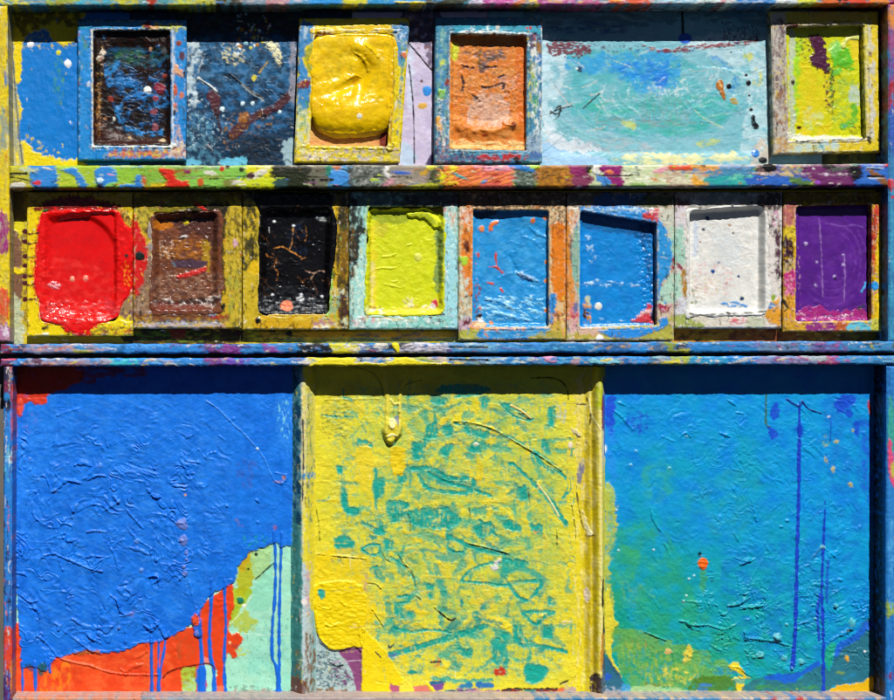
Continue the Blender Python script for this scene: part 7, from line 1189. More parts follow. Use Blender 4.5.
for x, y, r in ((415, 142, 8), (580, 228, 10), (150, 560, 9), (35, 430, 14)): E(None, x, y, r, wob=.3, h=1.7)
P('#8a6a9a', [(460, 210), (495, 220), (500, 245), (475, 240)], wob=2, a=.6, dry=(4, 3, -.1, .3, 0)); P('#a05a7a', [(660, 240), (680, 250), (675, 268), (662, 262)], wob=1.6, a=.7); N('#1a9a90', [(500, 280), (660, 300), (640, 350), (500, 380)], (4, 5), .2, .12, a=.8); N('#b04a6a', [(280, 300), (290, 300), (290, 480), (278, 480)], (2, 9), .05, .14, a=.5)
view('L6')
Ln('#4a94ea', [(315, 62), (380, 105), (455, 180), (520, 240), (600, 328), (645, 395), (670, 460), (690, 490)], (4, 7, 5, 6, 4), wob=.5, h=1.3, a=.45); E('#bfe0f8', 600, 328, 7, h=1); 
for p, w_, hh in (([(170, 390), (190, 420), (205, 450)], 12, 1.8), ([(210, 470), (250, 465)], 10, 1.2), ([(680, 480), (700, 510), (735, 522), (762, 500), (755, 475), (700, 462)], 9, 1.5), ([(310, 380), (330, 355), (370, 345)], 12, 1.3), ([(200, 270), (240, 250)], 10, .9), ([(20, 580), (60, 600)], 14, 1.6), ([(380, 250), (420, 280)], 10, .9), ([(590, 600), (610, 630)], 8, 1)): Ln(None, p, w_, h=hh, soft=.9, wob=.5)
E('#a87a6a', 748, 490, 10, 14, wob=.4, a=.6); E('#7a6a9a', 715, 512, 22, 7, wob=.4, a=.5); E(None, 430, 645, 9, h=1.8); E('#d89a6a', 198, 585, 6); E(None, 470, 160, 10, h=1.5)
MASK[0] = None
# drips
T_D = ('~paint_drip', '')
view('L4')
for p, w_ in (([(690, -330), (700, -200), (700, 0), (688, 150), (680, 300), (684, 380), (704, 425), (712, 500), (712, 575)], (10, 15, 12, 17, 14, 18, 15, 20)), ([(735, -320), (728, -100), (724, 60), (722, 300), (722, 575)], (9, 14, 11, 15, 12, 16, 14, 19)), ([(345, -60), (340, 100), (334, 250), (335, 340), (344, 400), (358, 450), (358, 575)], (13, 18, 14, 17, 22, 20, 27)), ([(418, -60), (418, 60), (424, 200), (416, 330), (416, 480), (424, 580)], (11, 15, 11, 16, 13, 22)), ([(280, 180), (282, 280), (290, 360), (288, 470), (292, 575)], (16, 22, 18, 26, 30, 34)), ([(86, 260), (80, 330), (62, 430), (52, 500), (48, 580)], (13, 17, 12, 15, 19)), ([(10, 260), (8, 400), (12, 580)], (12, 15, 12, 17))): Ln('#1668d8', p, w_, wob=.6, ws=9, h=1.7, tag=('~paint_drip', 'blue drip running down'))
P('#1668d8', [(262, 440), (315, 440), (312, 590), (270, 590)], wob=1.2, h=.4, dry=(4, 20, -.4, .3, 0)); P('#1668d8', [(692, 560), (735, 560), (738, 588), (692, 588)], wob=1, h=.6)
view('L3')
for p, w_ in (([(70, 370), (76, 460), (76, 585)], (14, 10, 14, 17)), ([(150, 370), (152, 450), (154, 590)], (22, 12)), ([(234, 360), (236, 400), (238, 430)], (18, 12)), ([(838, 240), (846, 350), (848, 560)], (11, 16, 12, 18)), ([(888, 240), (884, 400), (886, 570)], (12, 9, 14))): Ln('#1a68d8', p, w_, wob=.6, ws=9, h=1.6, tag=('~paint_drip', 'blue drip running down'))
P('#1c4a78', [(85, 385), (130, 380), (135, 420), (100, 410)], wob=1.4, a=.8); P('#245a5a', [(165, 400), (210, 370), (215, 420), (185, 450), (165, 440)], wob=2, a=.9); Ln('#8a200c', [(70, 572), (140, 580), (250, 582), (400, 578), (520, 572), (560, 568), (640, 578), (760, 566), (880, 570)], 6, wob=.7, h=-1.4); N('#f0a884', [(60, 584), (880, 578), (880, 600), (60, 600)], (12, 4), -.2, .2, a=.9, h=.8); P('#e8ece8', [(40, 570), (56, 565), (62, 592), (48, 596)], wob=1, h=.6)
view('L4'); Ln('#6a1408', [(72, 492), (110, 456), (180, 434), (260, 420), (320, 412), (350, 425), (362, 445)], 6, wob=.5, h=-.9); P('#2f6ad8', [(240, 150), (280, 120), (288, 250), (262, 262), (244, 240), (240, 190)], wob=1.4, h=2.4, soft=1.2); P('#e0502c', [(236, 150), (265, 130), (270, 190), (245, 200)], wob=1.4, h=1.0); E('#7a8ad8', 264, 236, 12, 14, wob=.3, a=.6, h=1); Ln(None, [(30, 180), (60, 210), (80, 255), (100, 258), (104, 230)], 15, h=2.6, soft=1); Ln('#0e2a6a', [(75, 258), (90, 270), (104, 256)], 5, a=.7); Ln(None, [(0, 210), (20, 200)], 14, h=2); E(None, 262, 100, 10, h=1.6); Ln('#8f8c8e', [(400, 592), (780, 590)], 8, wob=1, a=.6)
view('px')
R(None, .12, 2, 4); F([(18, 430), (120, 438), (215, 425), (225, 520), (190, 600), (120, 650), (18, 655)], 1.9, 20, 2.6, rot=25); swirl([(16, 420), (220, 420), (225, 540), (180, 630), (16, 655)], 110, 560, 1.1, 16, 4.2, gate=.0); swirl([(120, 400), (288, 400), (285, 545), (200, 600)], 150, 480, .45, 20, 5.5, gate=.1); R([(14, 366), (290, 366), (290, 560), (180, 630), (14, 660)], .22, 5, 4); R(None, .5, 16); R([(14, 366), (290, 366), (290, 460), (14, 440)], .18, 1.8, 14, rot=60); grain(.04, wash=.05)
CUR[0].T[CUR[0].Y > 693.6] = 0
build('board', PAN, .2, -5, M_COAT, bevel=0, origin=PO, rows=2)

# ---- middle panel
panel('big yellow panel with teal scrapes and scratched outlines all over', [(309, 362), (576, 362), (576, 696), (309, 696)], '#10a092')
view('px')
N('#22aa94', None, (20, 20), .0, .3, a=.6); N('#5ab09a', None, (12, 4), .2, .2, a=.4)
s = CUR[0]; X, Y = s.X, s.Y
# the teal shows where the yellow was scraped thin: big patches, dry combing and scratched outlines
keepm = np.ones(X.shape, np.float32); kx = keepm.copy()
def bare(pts, wob=1.5, amt=1., ws=5, sm=True, dry=None):
    q = np.array(tp(pts)); q = cat(q, True, 4) if sm else q
    w = s.win(q[:, 0].min() - 5, q[:, 1].min() - 5, q[:, 0].max() + 5, q[:, 1].max() + 5)
    if w is None: return
    d = sdpoly(X[w], Y[w], q) + wob * 1.4 * fbm(X[w], Y[w], ws, oct=3); m = 1 - sst(-1.8, 1.5, d)
    if dry: m = m * sst(dry[2] - dry[3], dry[2] + dry[3], fbm(X[w], Y[w], dry[0], dry[1], oct=3, rot=dry[4]))
    keepm[w] *= 1 - m * amt; kx[w] *= 1 - m * amt
def scratch(pts, w_, wob=.8, sm=True, amt=1., closed=False):
    q = np.array(tp(pts + pts[:1] if closed else pts)); q = cat(q, False, 5) if sm else q; r = w_ / V[2] / 2
    w = s.win(q[:, 0].min() - r - 4, q[:, 1].min() - r - 4, q[:, 0].max() + r + 4, q[:, 1].max() + r + 4)
    if w is None: return
    d = np.full(X[w].shape, 1e9, np.float32)
    for a_, b_ in zip(q[:-1], q[1:]):
        e = b_ - a_; t = np.clip(((X[w] - a_[0]) * e[0] + (Y[w] - a_[1]) * e[1]) / max((e * e).sum(), 1e-9), 0, 1)
        d = np.minimum(d, np.hypot(X[w] - a_[0] - t * e[0], Y[w] - a_[1] - t * e[1]))
    m = 1 - sst(-.6, .6, d - r + wob * 1.3 * fbm(X[w], Y[w], 4, oct=3)); keepm[w] *= 1 - m * amt; kx[w] *= 1 - m * amt
n1 = fbm(X, Y, 11, 8, oct=4, s=601); cen_ = sst(318, 360, X) * sst(575, 540, X) * sst(375, 400, Y) * sst(690, 660, Y)
keepm *= 1 - .8 * sst(.30, .42, n1) * cen_
comb = fbm(X, Y, 2.0, 22, oct=3, s=611) + .5 * fbm(X, Y, 30, oct=2, s=612); cmb = .4 * sst(.1, .5, comb) * cen_
comb2 = fbm(X, Y, 26, 2.0, oct=3, s=621) + .6 * fbm(X, Y, 34, oct=2, s=622); cmb = np.maximum(cmb, .34 * sst(.12, .55, comb2) * cen_)
view('K')
for p in ([(340, 285), (370, 280), (385, 240), (410, 230), (412, 270), (380, 290), (375, 330), (345, 335)], [(420, 300), (460, 290), (440, 325), (420, 325)], [(495, 320), (510, 285), (540, 282), (548, 305), (520, 318)], [(420, 240), (455, 240), (450, 270), (430, 265)], [(480, 240), (555, 255), (550, 278), (500, 265)], [(145, 410), (160, 430), (165, 465), (195, 470), (190, 490), (155, 485), (140, 450)], [(190, 275), (225, 285), (230, 300), (195, 295)], [(235, 390), (262, 385), (262, 430), (240, 445), (230, 420)], [(700, 280), (720, 285), (730, 315), (710, 315)], [(720, 190), (742, 188), (738, 240), (720, 240)], [(632, 430), (660, 400), (664, 440), (645, 450)], [(530, 160), (560, 165), (545, 195), (535, 190)], [(270, 450), (330, 455), (320, 500), (280, 510)], [(330, 480), (420, 470), (480, 500), (440, 530), (350, 520)], [(130, 350), (148, 352), (146, 372), (132, 370)], [(300, 370), (325, 375), (322, 400), (304, 398)], [(395, 150), (440, 165), (420, 185), (395, 175)], [(600, 505), (640, 515), (640, 535), (600, 530)], [(605, 340), (620, 345), (615, 352)], [(410, 135), (500, 125), (560, 135), (520, 150), (430, 150)]): bare(p)
for p, w_ in (([(340, 360), (400, 360), (440, 385), (510, 390), (500, 425), (440, 425), (385, 415), (360, 380)], 12), ([(385, 370), (430, 395), (500, 415), (560, 435)], 10), ([(680, 400), (710, 430), (740, 470), (770, 515)], 14), ([(620, 345), (650, 370), (690, 410)], 9), ([(680, 310), (700, 345), (745, 365), (780, 400), (765, 440)], 9), ([(600, 180), (640, 195), (670, 220)], 12), ([(690, 320), (705, 350), (735, 370)], 10), ([(460, 235), (540, 245), (620, 275), (700, 320), (760, 365)], 4), ([(590, 180), (620, 210), (660, 225), (680, 222)], 6), ([(330, 480), (340, 510), (380, 490), (440, 470)], 9), ([(150, 140), (150, 160), (170, 165)], 5), ([(90, 210), (130, 215), (175, 215)], 4), ([(240, 360), (240, 470)], 8), ([(420, 150), (430, 130), (520, 130), (530, 150), (460, 160)], 7)): scratch(p, w_)
view('L')
for p in ([(125, 80), (170, 75), (178, 120), (135, 125)], [(260, 80), (285, 85), (290, 110), (265, 112)], [(600, 135), (655, 140), (668, 155), (640, 160), (605, 150)], [(590, 130), (610, 150), (605, 190), (592, 180)], [(510, 50), (560, 30), (570, 60), (530, 80)], [(600, 25), (625, 35), (620, 55), (602, 45)], [(670, 40), (705, 40), (700, 70), (680, 65)], [(720, 240), (740, 250), (735, 270), (720, 265)], [(580, 320), (610, 350), (605, 380), (590, 360)], [(330, 280), (350, 285), (345, 300), (330, 296)], [(290, 250), (310, 270), (320, 300), (300, 305)], [(80, 205), (97, 220), (92, 245), (80, 232)], [(470, 385), (510, 390), (505, 415), (475, 410)], [(660, 430), (720, 440), (700, 480), (660, 480)], [(380, 205), (400, 210), (395, 245), (384, 240)], [(700, 330), (735, 320), (730, 360), (705, 355)], [(200, 30), (262, 60), (250, 70), (215, 50)], [(560, 360), (600, 370), (590, 430), (570, 430)], [(510, 285), (530, 285), (530, 305), (512, 302)], [(235, 60), (260, 45), (262, 72)]): bare(p)
for p, w_, c in (([(475, 200), (510, 165), (560, 150), (600, 155), (590, 180), (610, 210), (550, 205)], 8, 1), ([(610, 205), (700, 200), (670, 250), (640, 245)], 11, 1), ([(650, 285), (735, 285), (710, 300), (690, 320), (670, 310)], 10, 1), ([(280, 405), (370, 380), (470, 350), (545, 325)], 17, 0), ([(630, 325), (640, 375), (700, 380), (790, 400)], 11, 0), ([(640, 330), (655, 360), (690, 378)], 9, 0), ([(200, 110), (225, 98), (250, 100), (250, 120), (225, 125)], 7, 1), ([(280, 130), (320, 160), (345, 190), (350, 215)], 6, 0), ([(290, 330), (340, 340), (400, 335), (450, 345)], 9, 0), ([(450, 75), (500, 100), (545, 115), (600, 125)], 12, 0), ([(440, 70), (470, 85), (490, 115), (450, 115), (440, 90)], 7, 1), ([(300, 245), (330, 240), (330, 258), (300, 262), (296, 290)], 7, 0), ([(530, 30), (575, 70)], 9, 0), ([(735, -20), (770, 40)], 10, 0), ([(240, 480), (320, 490)], 5, 0)): scratch(p, w_, closed=bool(c))
for p, w_ in (([(590, 170), (650, 165), (700, 190)], 18), ([(400, 470), (480, 478), (560, 475)], 10), ([(600, 380), (605, 430), (590, 450)], 12)): scratch(p, w_, wob=2, amt=.8)
keepm *= 1 - .7 * sst(.3, .45, fbm(X, Y, 3.2, 2.6, oct=2, s=640)) * cen_
c = lin('#e0d430')[None, None] * (1 + .10 * fbm(X, Y, 16, 12, oct=3) + .05 * fbm(X, Y, 2, 12, oct=2))[..., None]
c[..., 0] *= 1 + .06 * fbm(X, Y, 30, oct=2)
s.C += (c - s.C) * (keepm * (1 - cmb))[..., None]; view('px'); N('#a4c24c', [(350, 400), (560, 395), (570, 560), (540, 660), (400, 650)], (20, 14), -.1, .35, a=.4, feather=20); N('#7fb860', [(360, 410), (550, 405), (550, 620), (420, 630)], (9, 12), .12, .25, a=.5, feather=20); view('px'); s.replay = True; rs = np.random.default_rng(11)
for i in range(560):        # knife and rag strokes, teal dragged into the yellow and yellow back over it
    x, y = np.clip(rs.normal(452, 62), 322, 570), rs.uniform(400, 672)
    if x < 372 and y > 560: continue
    t = math.radians(rs.choice([0, 6, 90, 84, -38, 28, 62, 145], p=[.2, .14, .17, .1, .12, .12, .08, .07]) + rs.normal() * 9); L_ = rs.uniform(6, 40) * rs.random() + 5; ww_ = rs.uniform(1.5, 11) * rs.random() + 1.4; cu = rs.normal() * .18 * L_
    tl = rs.random() < (.62 if fbm(np.array([[x]]), np.array([[y]]), 40, s=77, oct=2)[0, 0] > -.05 else .38)
    cc = ['#12a090', '#1a9c84', '#2aa68c', '#0e8f88', '#48b08a'][rs.integers(5)] if tl else ['#ead628', '#e6d43a', '#d8cc48', '#e8cc18'][rs.integers(4)]
    dx, dy = math.cos(t) * L_ / 2, math.sin(t) * L_ / 2
    Ln(cc, [(x - dx, y - dy), (x - dy * .36 * rs.normal() * .5, y + dx * .36 * rs.normal() * .5), (x + dx, y + dy)], (ww_ * .5, ww_, ww_ * .7), wob=1.0, ws=3, soft=.9, a=rs.uniform(.7, 1), br=(1.3, rs.uniform(7, 16), rs.uniform(-.6, -.1), .3), h=-.3 if tl else .3)
s.replay = False; smear(.6, 1.4, 2, 9); s.C += (lin('#14a090') * (1 + .15 * fbm(X, Y, 7, oct=3))[..., None] - s.C) * ((1 - kx) * (.2 + .78 * sst(-.22, .2, fbm(X, Y, 2.2, 9, oct=3) + .5 * fbm(X, Y, 9, 2.2, oct=2) + .15)))[..., None]; smear(.8, .8, 3); s.H += .45 * keepm + .35 * keepm * (1 - keepm) * 4
MASK[0] = keepm.copy(); N('#c9c83a', None, (26, 18), .05, .35, a=.15); N('#b8c468', [(400, 400), (570, 400), (570, 600), (420, 600)], (14, 8), .08, .25, a=.12); MASK[0] = None
view('px')
N('#eacb08', [(310, 560), (370, 560), (370, 690), (310, 650)], (16, 16), -.3, .3, a=.85)
view('c1')
P('#a89a28', [(70, 60), (790, -10), (790, 125), (130, 128)], wob=6, a=.25, dry=(20, 12, 0, .3, 0)); P('#e4c81c', [(480, 340), (540, 345), (545, 450), (490, 450)], wob=2.5, h=.3); P('#e8d028', [(330, 340), (410, 350), (390, 500), (340, 520)], wob=5, a=.8)
N('#5a6a2a', [(180, 130), (310, 150), (320, 300), (190, 300)], (6, 1.8), .2, .12, a=.7)
# the hanging lump of yellow with its two runs
for p, w_ in (([(450, -20), (462, 60), (470, 130), (468, 220), (462, 270)], (12, 22)), ([(560, 40), (530, 90), (524, 150), (526, 240), (510, 280)], (12, 20))): Ln('#dcd04a', p, w_, wob=.6, h=2.0)
P('#d8c830', [(452, 260), (470, 230), (490, 240), (520, 225), (528, 270), (510, 300), (490, 324), (470, 315), (456, 290)], wob=1, h=5.5, soft=2.0, tag=('~paint_lump', 'hanging lump of yellow paint')); P('#eee6b0', [(478, 215), (500, 215), (505, 240), (490, 262), (476, 245)], wob=1, a=.7, h=1.2); P('#7a80a8', [(505, 200), (528, 205), (526, 240), (510, 235)], wob=1.2, a=.8); Ln('#dcd46a', [(486, 130), (500, 150), (520, 150), (522, 185)], 10, h=1.4, wob=.6); Ln('#efe8a0', [(470, 290), (490, 282), (508, 290)], 7, h=1.4)
Ln('#6a6420', [(300, -20), (400, 10), (440, 60), (455, 125)], 3, h=-.8, a=.6); Ln('#6a6420', [(620, 45), (560, 60), (530, 90)], 3, h=-.8, a=.6); Ln(None, [(180, 130), (400, 126), (450, 128)], 6, h=.8)
view('c2'); Ln('#5a5818', [(400, 36), (480, 34), (530, 50), (556, 85), (562, 130)], 4, h=-1.1); Ln(None, [(60, 225), (200, 245), (320, 310), (430, 370), (530, 440)], 10, h=1.6, soft=1); Ln('#3a5a2c', [(60, 226), (150, 236), (250, 270), (350, 330), (440, 385), (530, 444)], 3, a=.8, h=-.7); Ln('#e0c870', [(310, 155), (350, 175), (395, 210)], 9, h=1.4); Ln('#2a3a1c', [(345, 190), (385, 215)], 4, h=-.8); Ln('#e6dc98', [(425, 500), (470, 555), (520, 640)], 7, h=1.3); E('#d8e0c0', 158, 324, 12, 8, h=.9); N('#b8c0b0', [(500, 130), (560, 140), (560, 240), (500, 230)], (3, 7), .1, .14); Ln('#5a5a2c', [(385, 520), (392, 580)], 3, wob=.6, h=-.5)
view('Y1')
for p in ([(480, 265), (500, 310), (530, 330)], [(570, 290), (600, 340), (640, 380), (660, 450)], [(760, 570), (800, 610), (840, 635)], [(640, 520), (660, 505), (690, 530)], [(610, 60), (630, 100), (632, 170)], [(430, 580), (470, 640), (490, 670)], [(130, 20), (150, 120), (155, 220)], [(150, 290), (250, 300), (400, 315)], [(410, 440), (450, 445), (475, 470)]): Ln('#6a6a20', p, 4, wob=.7, h=-.9, a=.5); Ln(None, [(a + 3, b - 6) for a, b in p], 8, h=.9)
Ln('#2a2012', [(780, 585), (840, 632), (870, 625)], 6, wob=.6, h=-1.2); N('#b08a80', [(380, 380), (430, 400), (420, 500), (370, 500)], (4, 6), .08, .15, a=.7); E('#3a4440', 104, 130, 14, 9, wob=.4, h=.5); N('#1f8a80', [(140, 440), (190, 470), (180, 520), (145, 500)], (4, 5), -.1, .2)
view('Y2')
for p in ([(100, 235), (190, 255), (280, 280), (310, 290)], [(640, 30), (660, 180), (670, 260)], [(560, 160), (562, 240)], [(100, 40), (104, 90)]): Ln('#4a4c18', p, 4, wob=.6, h=-1.0, a=.7); Ln(None, [(a + 2, b - 7) for a, b in p], 9, h=1.1)
P('#d8d4d8', [(215, 350), (250, 310), (265, 310), (255, 360), (230, 370)], wob=2, dry=(4, 4, -.2, .3, 0), h=.7); N('#b8b4b0', [(360, 290), (420, 290), (420, 310), (370, 320)], (5, 2.5), -.05, .15); N('#c0a890', [(160, 520), (270, 535), (270, 550), (160, 540)], (9, 1.5), -.05, .2, h=.4); N('#e8d8d4', [(550, 640), (650, 620), (640, 660), (550, 665)], (8, 2), .05, .14, h=.4); N('#e0a03a', [(430, 150), (480, 150), (470, 190), (430, 190)], (4, 3), .05, .15)
view('Y3')
P('#eccf0a', [(110, -20), (380, -20), (380, 300), (340, 296), (290, 310), (220, 312), (170, 285), (150, 250), (130, 150)], wob=.9, h=1.5, hn=(.5, 7, 3)); P('#ecd20c', [(374, 290), (385, 200), (520, 340), (560, 420), (600, 470), (590, 590), (374, 590)], wob=1.0, a=.95, h=.8, sm=False); Ln(None, [(130, 30), (140, 150), (160, 250), (200, 295)], 12, h=1.2)
for p in ([(150, 80), (200, 100), (215, 90)], [(160, 150), (210, 190), (260, 170)], [(270, 60), (290, 80)], [(360, 150), (370, 260), (384, 300)]): Ln(None, p, 8, h=1.2, wob=.8)
P('#a4bcbc', [(60, 260), (130, 200), (150, 255), (200, 305), (240, 318), (372, 305), (372, 560), (60, 560)], wob=1.0, sm=False, h=-.8); N('#4a6a74', [(140, 320), (260, 340), (320, 500), (140, 520)], (5, 3), .02, .1, rot=15, h=.5); N('#c4d0cc', [(140, 340), (300, 340), (330, 540), (140, 540)], (4, 3), .2, .12, rot=20, h=.3, a=.6); P('#8a4a7a', [(250, 325), (300, 302), (378, 302), (376, 530), (350, 540), (330, 440), (300, 380)], wob=1.0, h=-.4, sm=False, dry=(12, 10, -.75, .3, 0)); Ln('#b89ab0', [(210, 380), (300, 376), (375, 372)], 4, h=.5); Ln('#141c20', [(200, 375), (240, 400), (275, 395)], 7, wob=.8, h=.5); N('#6a3a68', [(200, 400), (340, 420), (340, 520), (230, 500)], (6, 3), .1, .12, rot=20)
N('#7a5424', [(60, 500), (380, 520), (380, 560), (60, 560)], (7, 3), -.02, .16); P('#c8482c', [(100, 545), (380, 535), (380, 556), (100, 558)], wob=1.6, dry=(12, 3, -.3, .3, 0), h=.4)
P('#b45a7a', [(530, 500), (590, 505), (585, 540), (560, 552), (535, 540)], wob=1.6, h=-.4); P('#d87a6a', [(650, 510), (720, 505), (740, 550), (650, 556)], wob=1.6, h=-.3); P('#7a4a90', [(740, 490), (810, 480), (805, 520), (770, 535), (750, 510)], wob=1.6, h=-.3); P('#1f6a90', [(710, 482), (800, 478), (808, 492), (730, 494)], wob=1.4); Ln('#ecd42a', [(720, 490), (745, 520), (765, 550)], 16, wob=.8, h=.8); P('#ecd838', [(585, 480), (640, 500), (650, 590), (580, 590)], wob=1.6, h=.7); N('#2a8aa0', [(810, 510), (960, 490), (960, 550), (830, 550)], (8, 3), -.05, .15); Ln('#c88a10', [(380, 538), (470, 545), (530, 540)], 4, h=-.6)
E('#2a9c8a', 642, 432, 26, 10, wob=.3); P('#2aa090', [(148, 0), (184, 0), (180, 40), (160, 44)], wob=1)
for p in ([(520, 290), (525, 305), (545, 285)], [(450, 325), (475, 350)], [(740, 380), (790, 375)]): Ln('#2a3040', p, 5, wob=.8)
P('#5a6aa8', [(510, 345), (560, 330), (560, 345), (530, 352)], wob=1.4, a=.8); N('#d88a20', [(730, 350), (800, 350), (800, 420), (730, 420)], (4, 7), .05, .18)
view('Y4')
P('#c83a24', [(235, 412), (280, 408), (300, 425), (270, 450), (238, 445)], wob=2, dry=(4, 4, -.4, .3, 0), h=.3); N('#c86a3a', [(0, 420), (140, 425), (140, 435), (0, 435)], (9, 1.5), -.05, .15); Ln('#3a3014', [(580, 495), (640, 468), (690, 445), (730, 428), (748, 448)], 5, wob=.6, h=-1); N('#c8b09a', [(600, 480), (730, 470), (730, 520), (590, 515)], (6, 4), .0, .2, a=.8); P('#2a7aa8', [(30, 505), (80, 488), (120, 490), (110, 510), (50, 520)], wob=1.6); P('#2a70b0', [(140, 490), (210, 488), (230, 510), (160, 520)], wob=1.8); N('#c8cc4a', [(0, 515), (280, 500), (280, 530), (0, 535)], (9, 2.5), .02, .15)
P('#8a5a8a', [(0, 525), (120, 520), (270, 528), (270, 550), (0, 552)], wob=2, dry=(8, 3, -.3, .3, 0)); P('#c8a090', [(100, 530), (300, 535), (300, 556), (60, 556)], wob=1.6, dry=(9, 3, -.1, .3, 0)); P('#8a2a2c', [(275, 525), (400, 520), (560, 518), (560, 545), (400, 552), (280, 545)], wob=2, dry=(9, 3, -.5, .3, 0), h=.3); P('#2a8a80', [(380, 530), (440, 525), (440, 548), (400, 550)], wob=1.4); Ln('#2a2418', [(275, 530), (330, 520), (420, 522), (560, 520)], 7, wob=1, h=-.8); P('#d8703a', [(565, 520), (610, 515), (610, 548), (568, 548)], wob=1.4); P('#b8a098', [(610, 515), (735, 515), (735, 550), (610, 550)], wob=1.5, dry=(8, 3, -.5, .3, 0)); P('#2a3a6a', [(0, 530), (70, 528), (70, 540), (0, 542)], wob=1.4, a=.8)
view('px')
distress(160, (4, 26), (.4, 1.0), 90, 5, dark=.06, light=.12, a=.5, h=-.2, pts=rect(318, 385, 572, 680)); distress(140, (4, 26), (.4, 1.0), 0, 6, dark=.06, light=.12, a=.5, h=-.2, pts=rect(318, 385, 572, 680)); W([(320, 400), (570, 400), (570, 680), (330, 680)], .7, 10, warp=9, rid=.12); R(None, .16, 1.8, 9); R(None, .16, 9, 1.8); R(None, .5, 18); R(None, .3, 5); grain(.05)
CUR[0].T[CUR[0].Y > 693.6] = 0
build('board', PAN, .2, -5, M_PAINT, bevel=0, origin=PO, rows=2)

# ---- right panel
panel('big panel fading from bright blue to sea green, with one orange dot', [(603.6, 362), (892, 362), (892, 696), (603.6, 696)], '#0a94d4')
s = CUR[0]; X, Y = s.X, s.Y; view('px')
g = sst(470, 650, Y - .34 * (X - 700) + 40 * fbm(X, Y, 50, oct=3)) * .9
c = lin('#149c84'); s.C += (c - s.C) * (g * sst(880, 760, X + 30 * fbm(X, Y, 30, oct=2)))[..., None]
N('#0a7ade', [(605, 380), (885, 380), (885, 520), (700, 560), (640, 520), (605, 520)], (30, 22), -.02, .35, a=.75); N('#12a0d4', [(610, 400), (880, 400), (880, 660), (640, 640)], (24, 16), .05, .3, a=.6); N('#10a0a4', [(640, 450), (760, 440), (820, 560), (860, 640), (700, 650), (640, 600)], (28, 24), .02, .35, a=.5); N('#2aa06a', [(610, 540), (660, 520), (700, 600), (740, 660), (620, 660)], (16, 16), .0, .3, a=.7); N('#3aa850', [(690, 480), (760, 470), (740, 540), (690, 520)], (12, 12), .1, .3, a=.2); N('#0f6cc8', [(720, 560), (860, 540), (870, 640), (760, 660)], (18, 12), .05, .25, a=.6); N('#1272cc', [(820, 400), (885, 400), (885, 520), (840, 520)], (12, 18), .0, .3, a=.7)
view('R1'); P('#1a50d0', [(40, 50), (85, 50), (80, 230), (50, 250), (30, 150)], wob=2.4, dry=(5, 9, -.5, .3, 0)); N('#1a4cc4', [(150, 130), (280, 130), (280, 260), (170, 260)], (4, 6), .05, .15); P('#2288e8', [(30, 250), (75, 240), (90, 540), (50, 550)], wob=3, a=.7, dry=(5, 14, -.3, .3, 0)); P('#a8bc54', [(20, 560), (50, 540), (85, 600), (95, 700), (20, 700)], wob=1.6, dry=(2.5, 7, -.35, .25, 0), h=.4); E('#e8f4f0', 20, 340, 14, 14, wob=.5, h=.6); N('#3ab070', [(250, 440), (420, 430), (420, 640), (260, 640)], (12, 12), .0, .3, a=.5)
view('R3'); P('#b0b846', [(20, 0), (85, 0), (95, 200), (60, 300), (50, 430), (85, 640), (20, 656)], wob=2, dry=(2.5, 10, -.3, .25, 0), h=.4); N('#6ab080', [(40, 0), (100, 0), (100, 300), (50, 400)], (2.2, 10), .05, .16); N('#3aa868', [(90, 270), (250, 300), (200, 480), (90, 500)], (14, 14), -.05, .3, a=.7); N('#6aae60', [(90, 430), (340, 500), (300, 656), (90, 656)], (4, 9), .16, .2, a=.6, feather=16); P('#3aa06a', [(600, 410), (630, 410), (640, 480), (620, 540), (595, 520)], wob=2, a=.8)
smear(3, 2.4, 7); smear(1.4, 1.4, 3)
E('#ec6414', 613, 376, 29, 30, wob=.05, h=1.6, tag=('~paint_dot', 'orange paint dot')); P('#ec6414', [(590, 395), (636, 395), (614, 418)], wob=.4, h=.8)
E('#0c2a40', 594, 325, 9, 12, wob=.4, h=-.8); N('#1c5a60', [(650, 470), (720, 470), (710, 500), (660, 500)], (6, 3), .05, .15)
view('R5'); P('#d8cc3a', [(40, 0), (60, 40), (80, 150), (110, 200), (90, 230), (70, 340), (80, 420), (130, 520), (70, 450), (30, 350), (25, 150)], wob=1.4, h=.9, dry=(6, 12, -.8, .3, 0)); P('#6aa840', [(90, 230), (330, 280), (440, 310), (560, 350), (700, 420), (800, 460), (700, 560), (300, 600), (180, 600), (130, 500), (80, 380)], wob=5, ws=10, a=.75, dry=(16, 12, -.35, .4, 0)); N('#9ab43a', [(90, 240), (250, 280), (440, 330), (640, 400), (600, 580), (260, 600), (110, 430)], (3, 12), .06, .25, a=.7, h=.2, feather=16); N('#b8924a', [(80, 230), (340, 260), (320, 420), (100, 350)], (2.4, 9), .24, .14, a=.6, feather=16); N('#c8c43a', [(240, 440), (560, 460), (600, 560), (260, 600)], (3, 9), .1, .2, a=.8, h=.3, feather=16); N('#d8cc4a', [(340, 440), (560, 470), (560, 560), (360, 590)], (6, 4), .2, .14, h=.3); N('#2a9a60', [(100, 400), (480, 330), (500, 600), (200, 600)], (6, 6), .14, .16, a=.8); N('#1f9a94', [(160, 340), (420, 340), (420, 600), (160, 600)], (5, 8), .22, .12, a=.8)
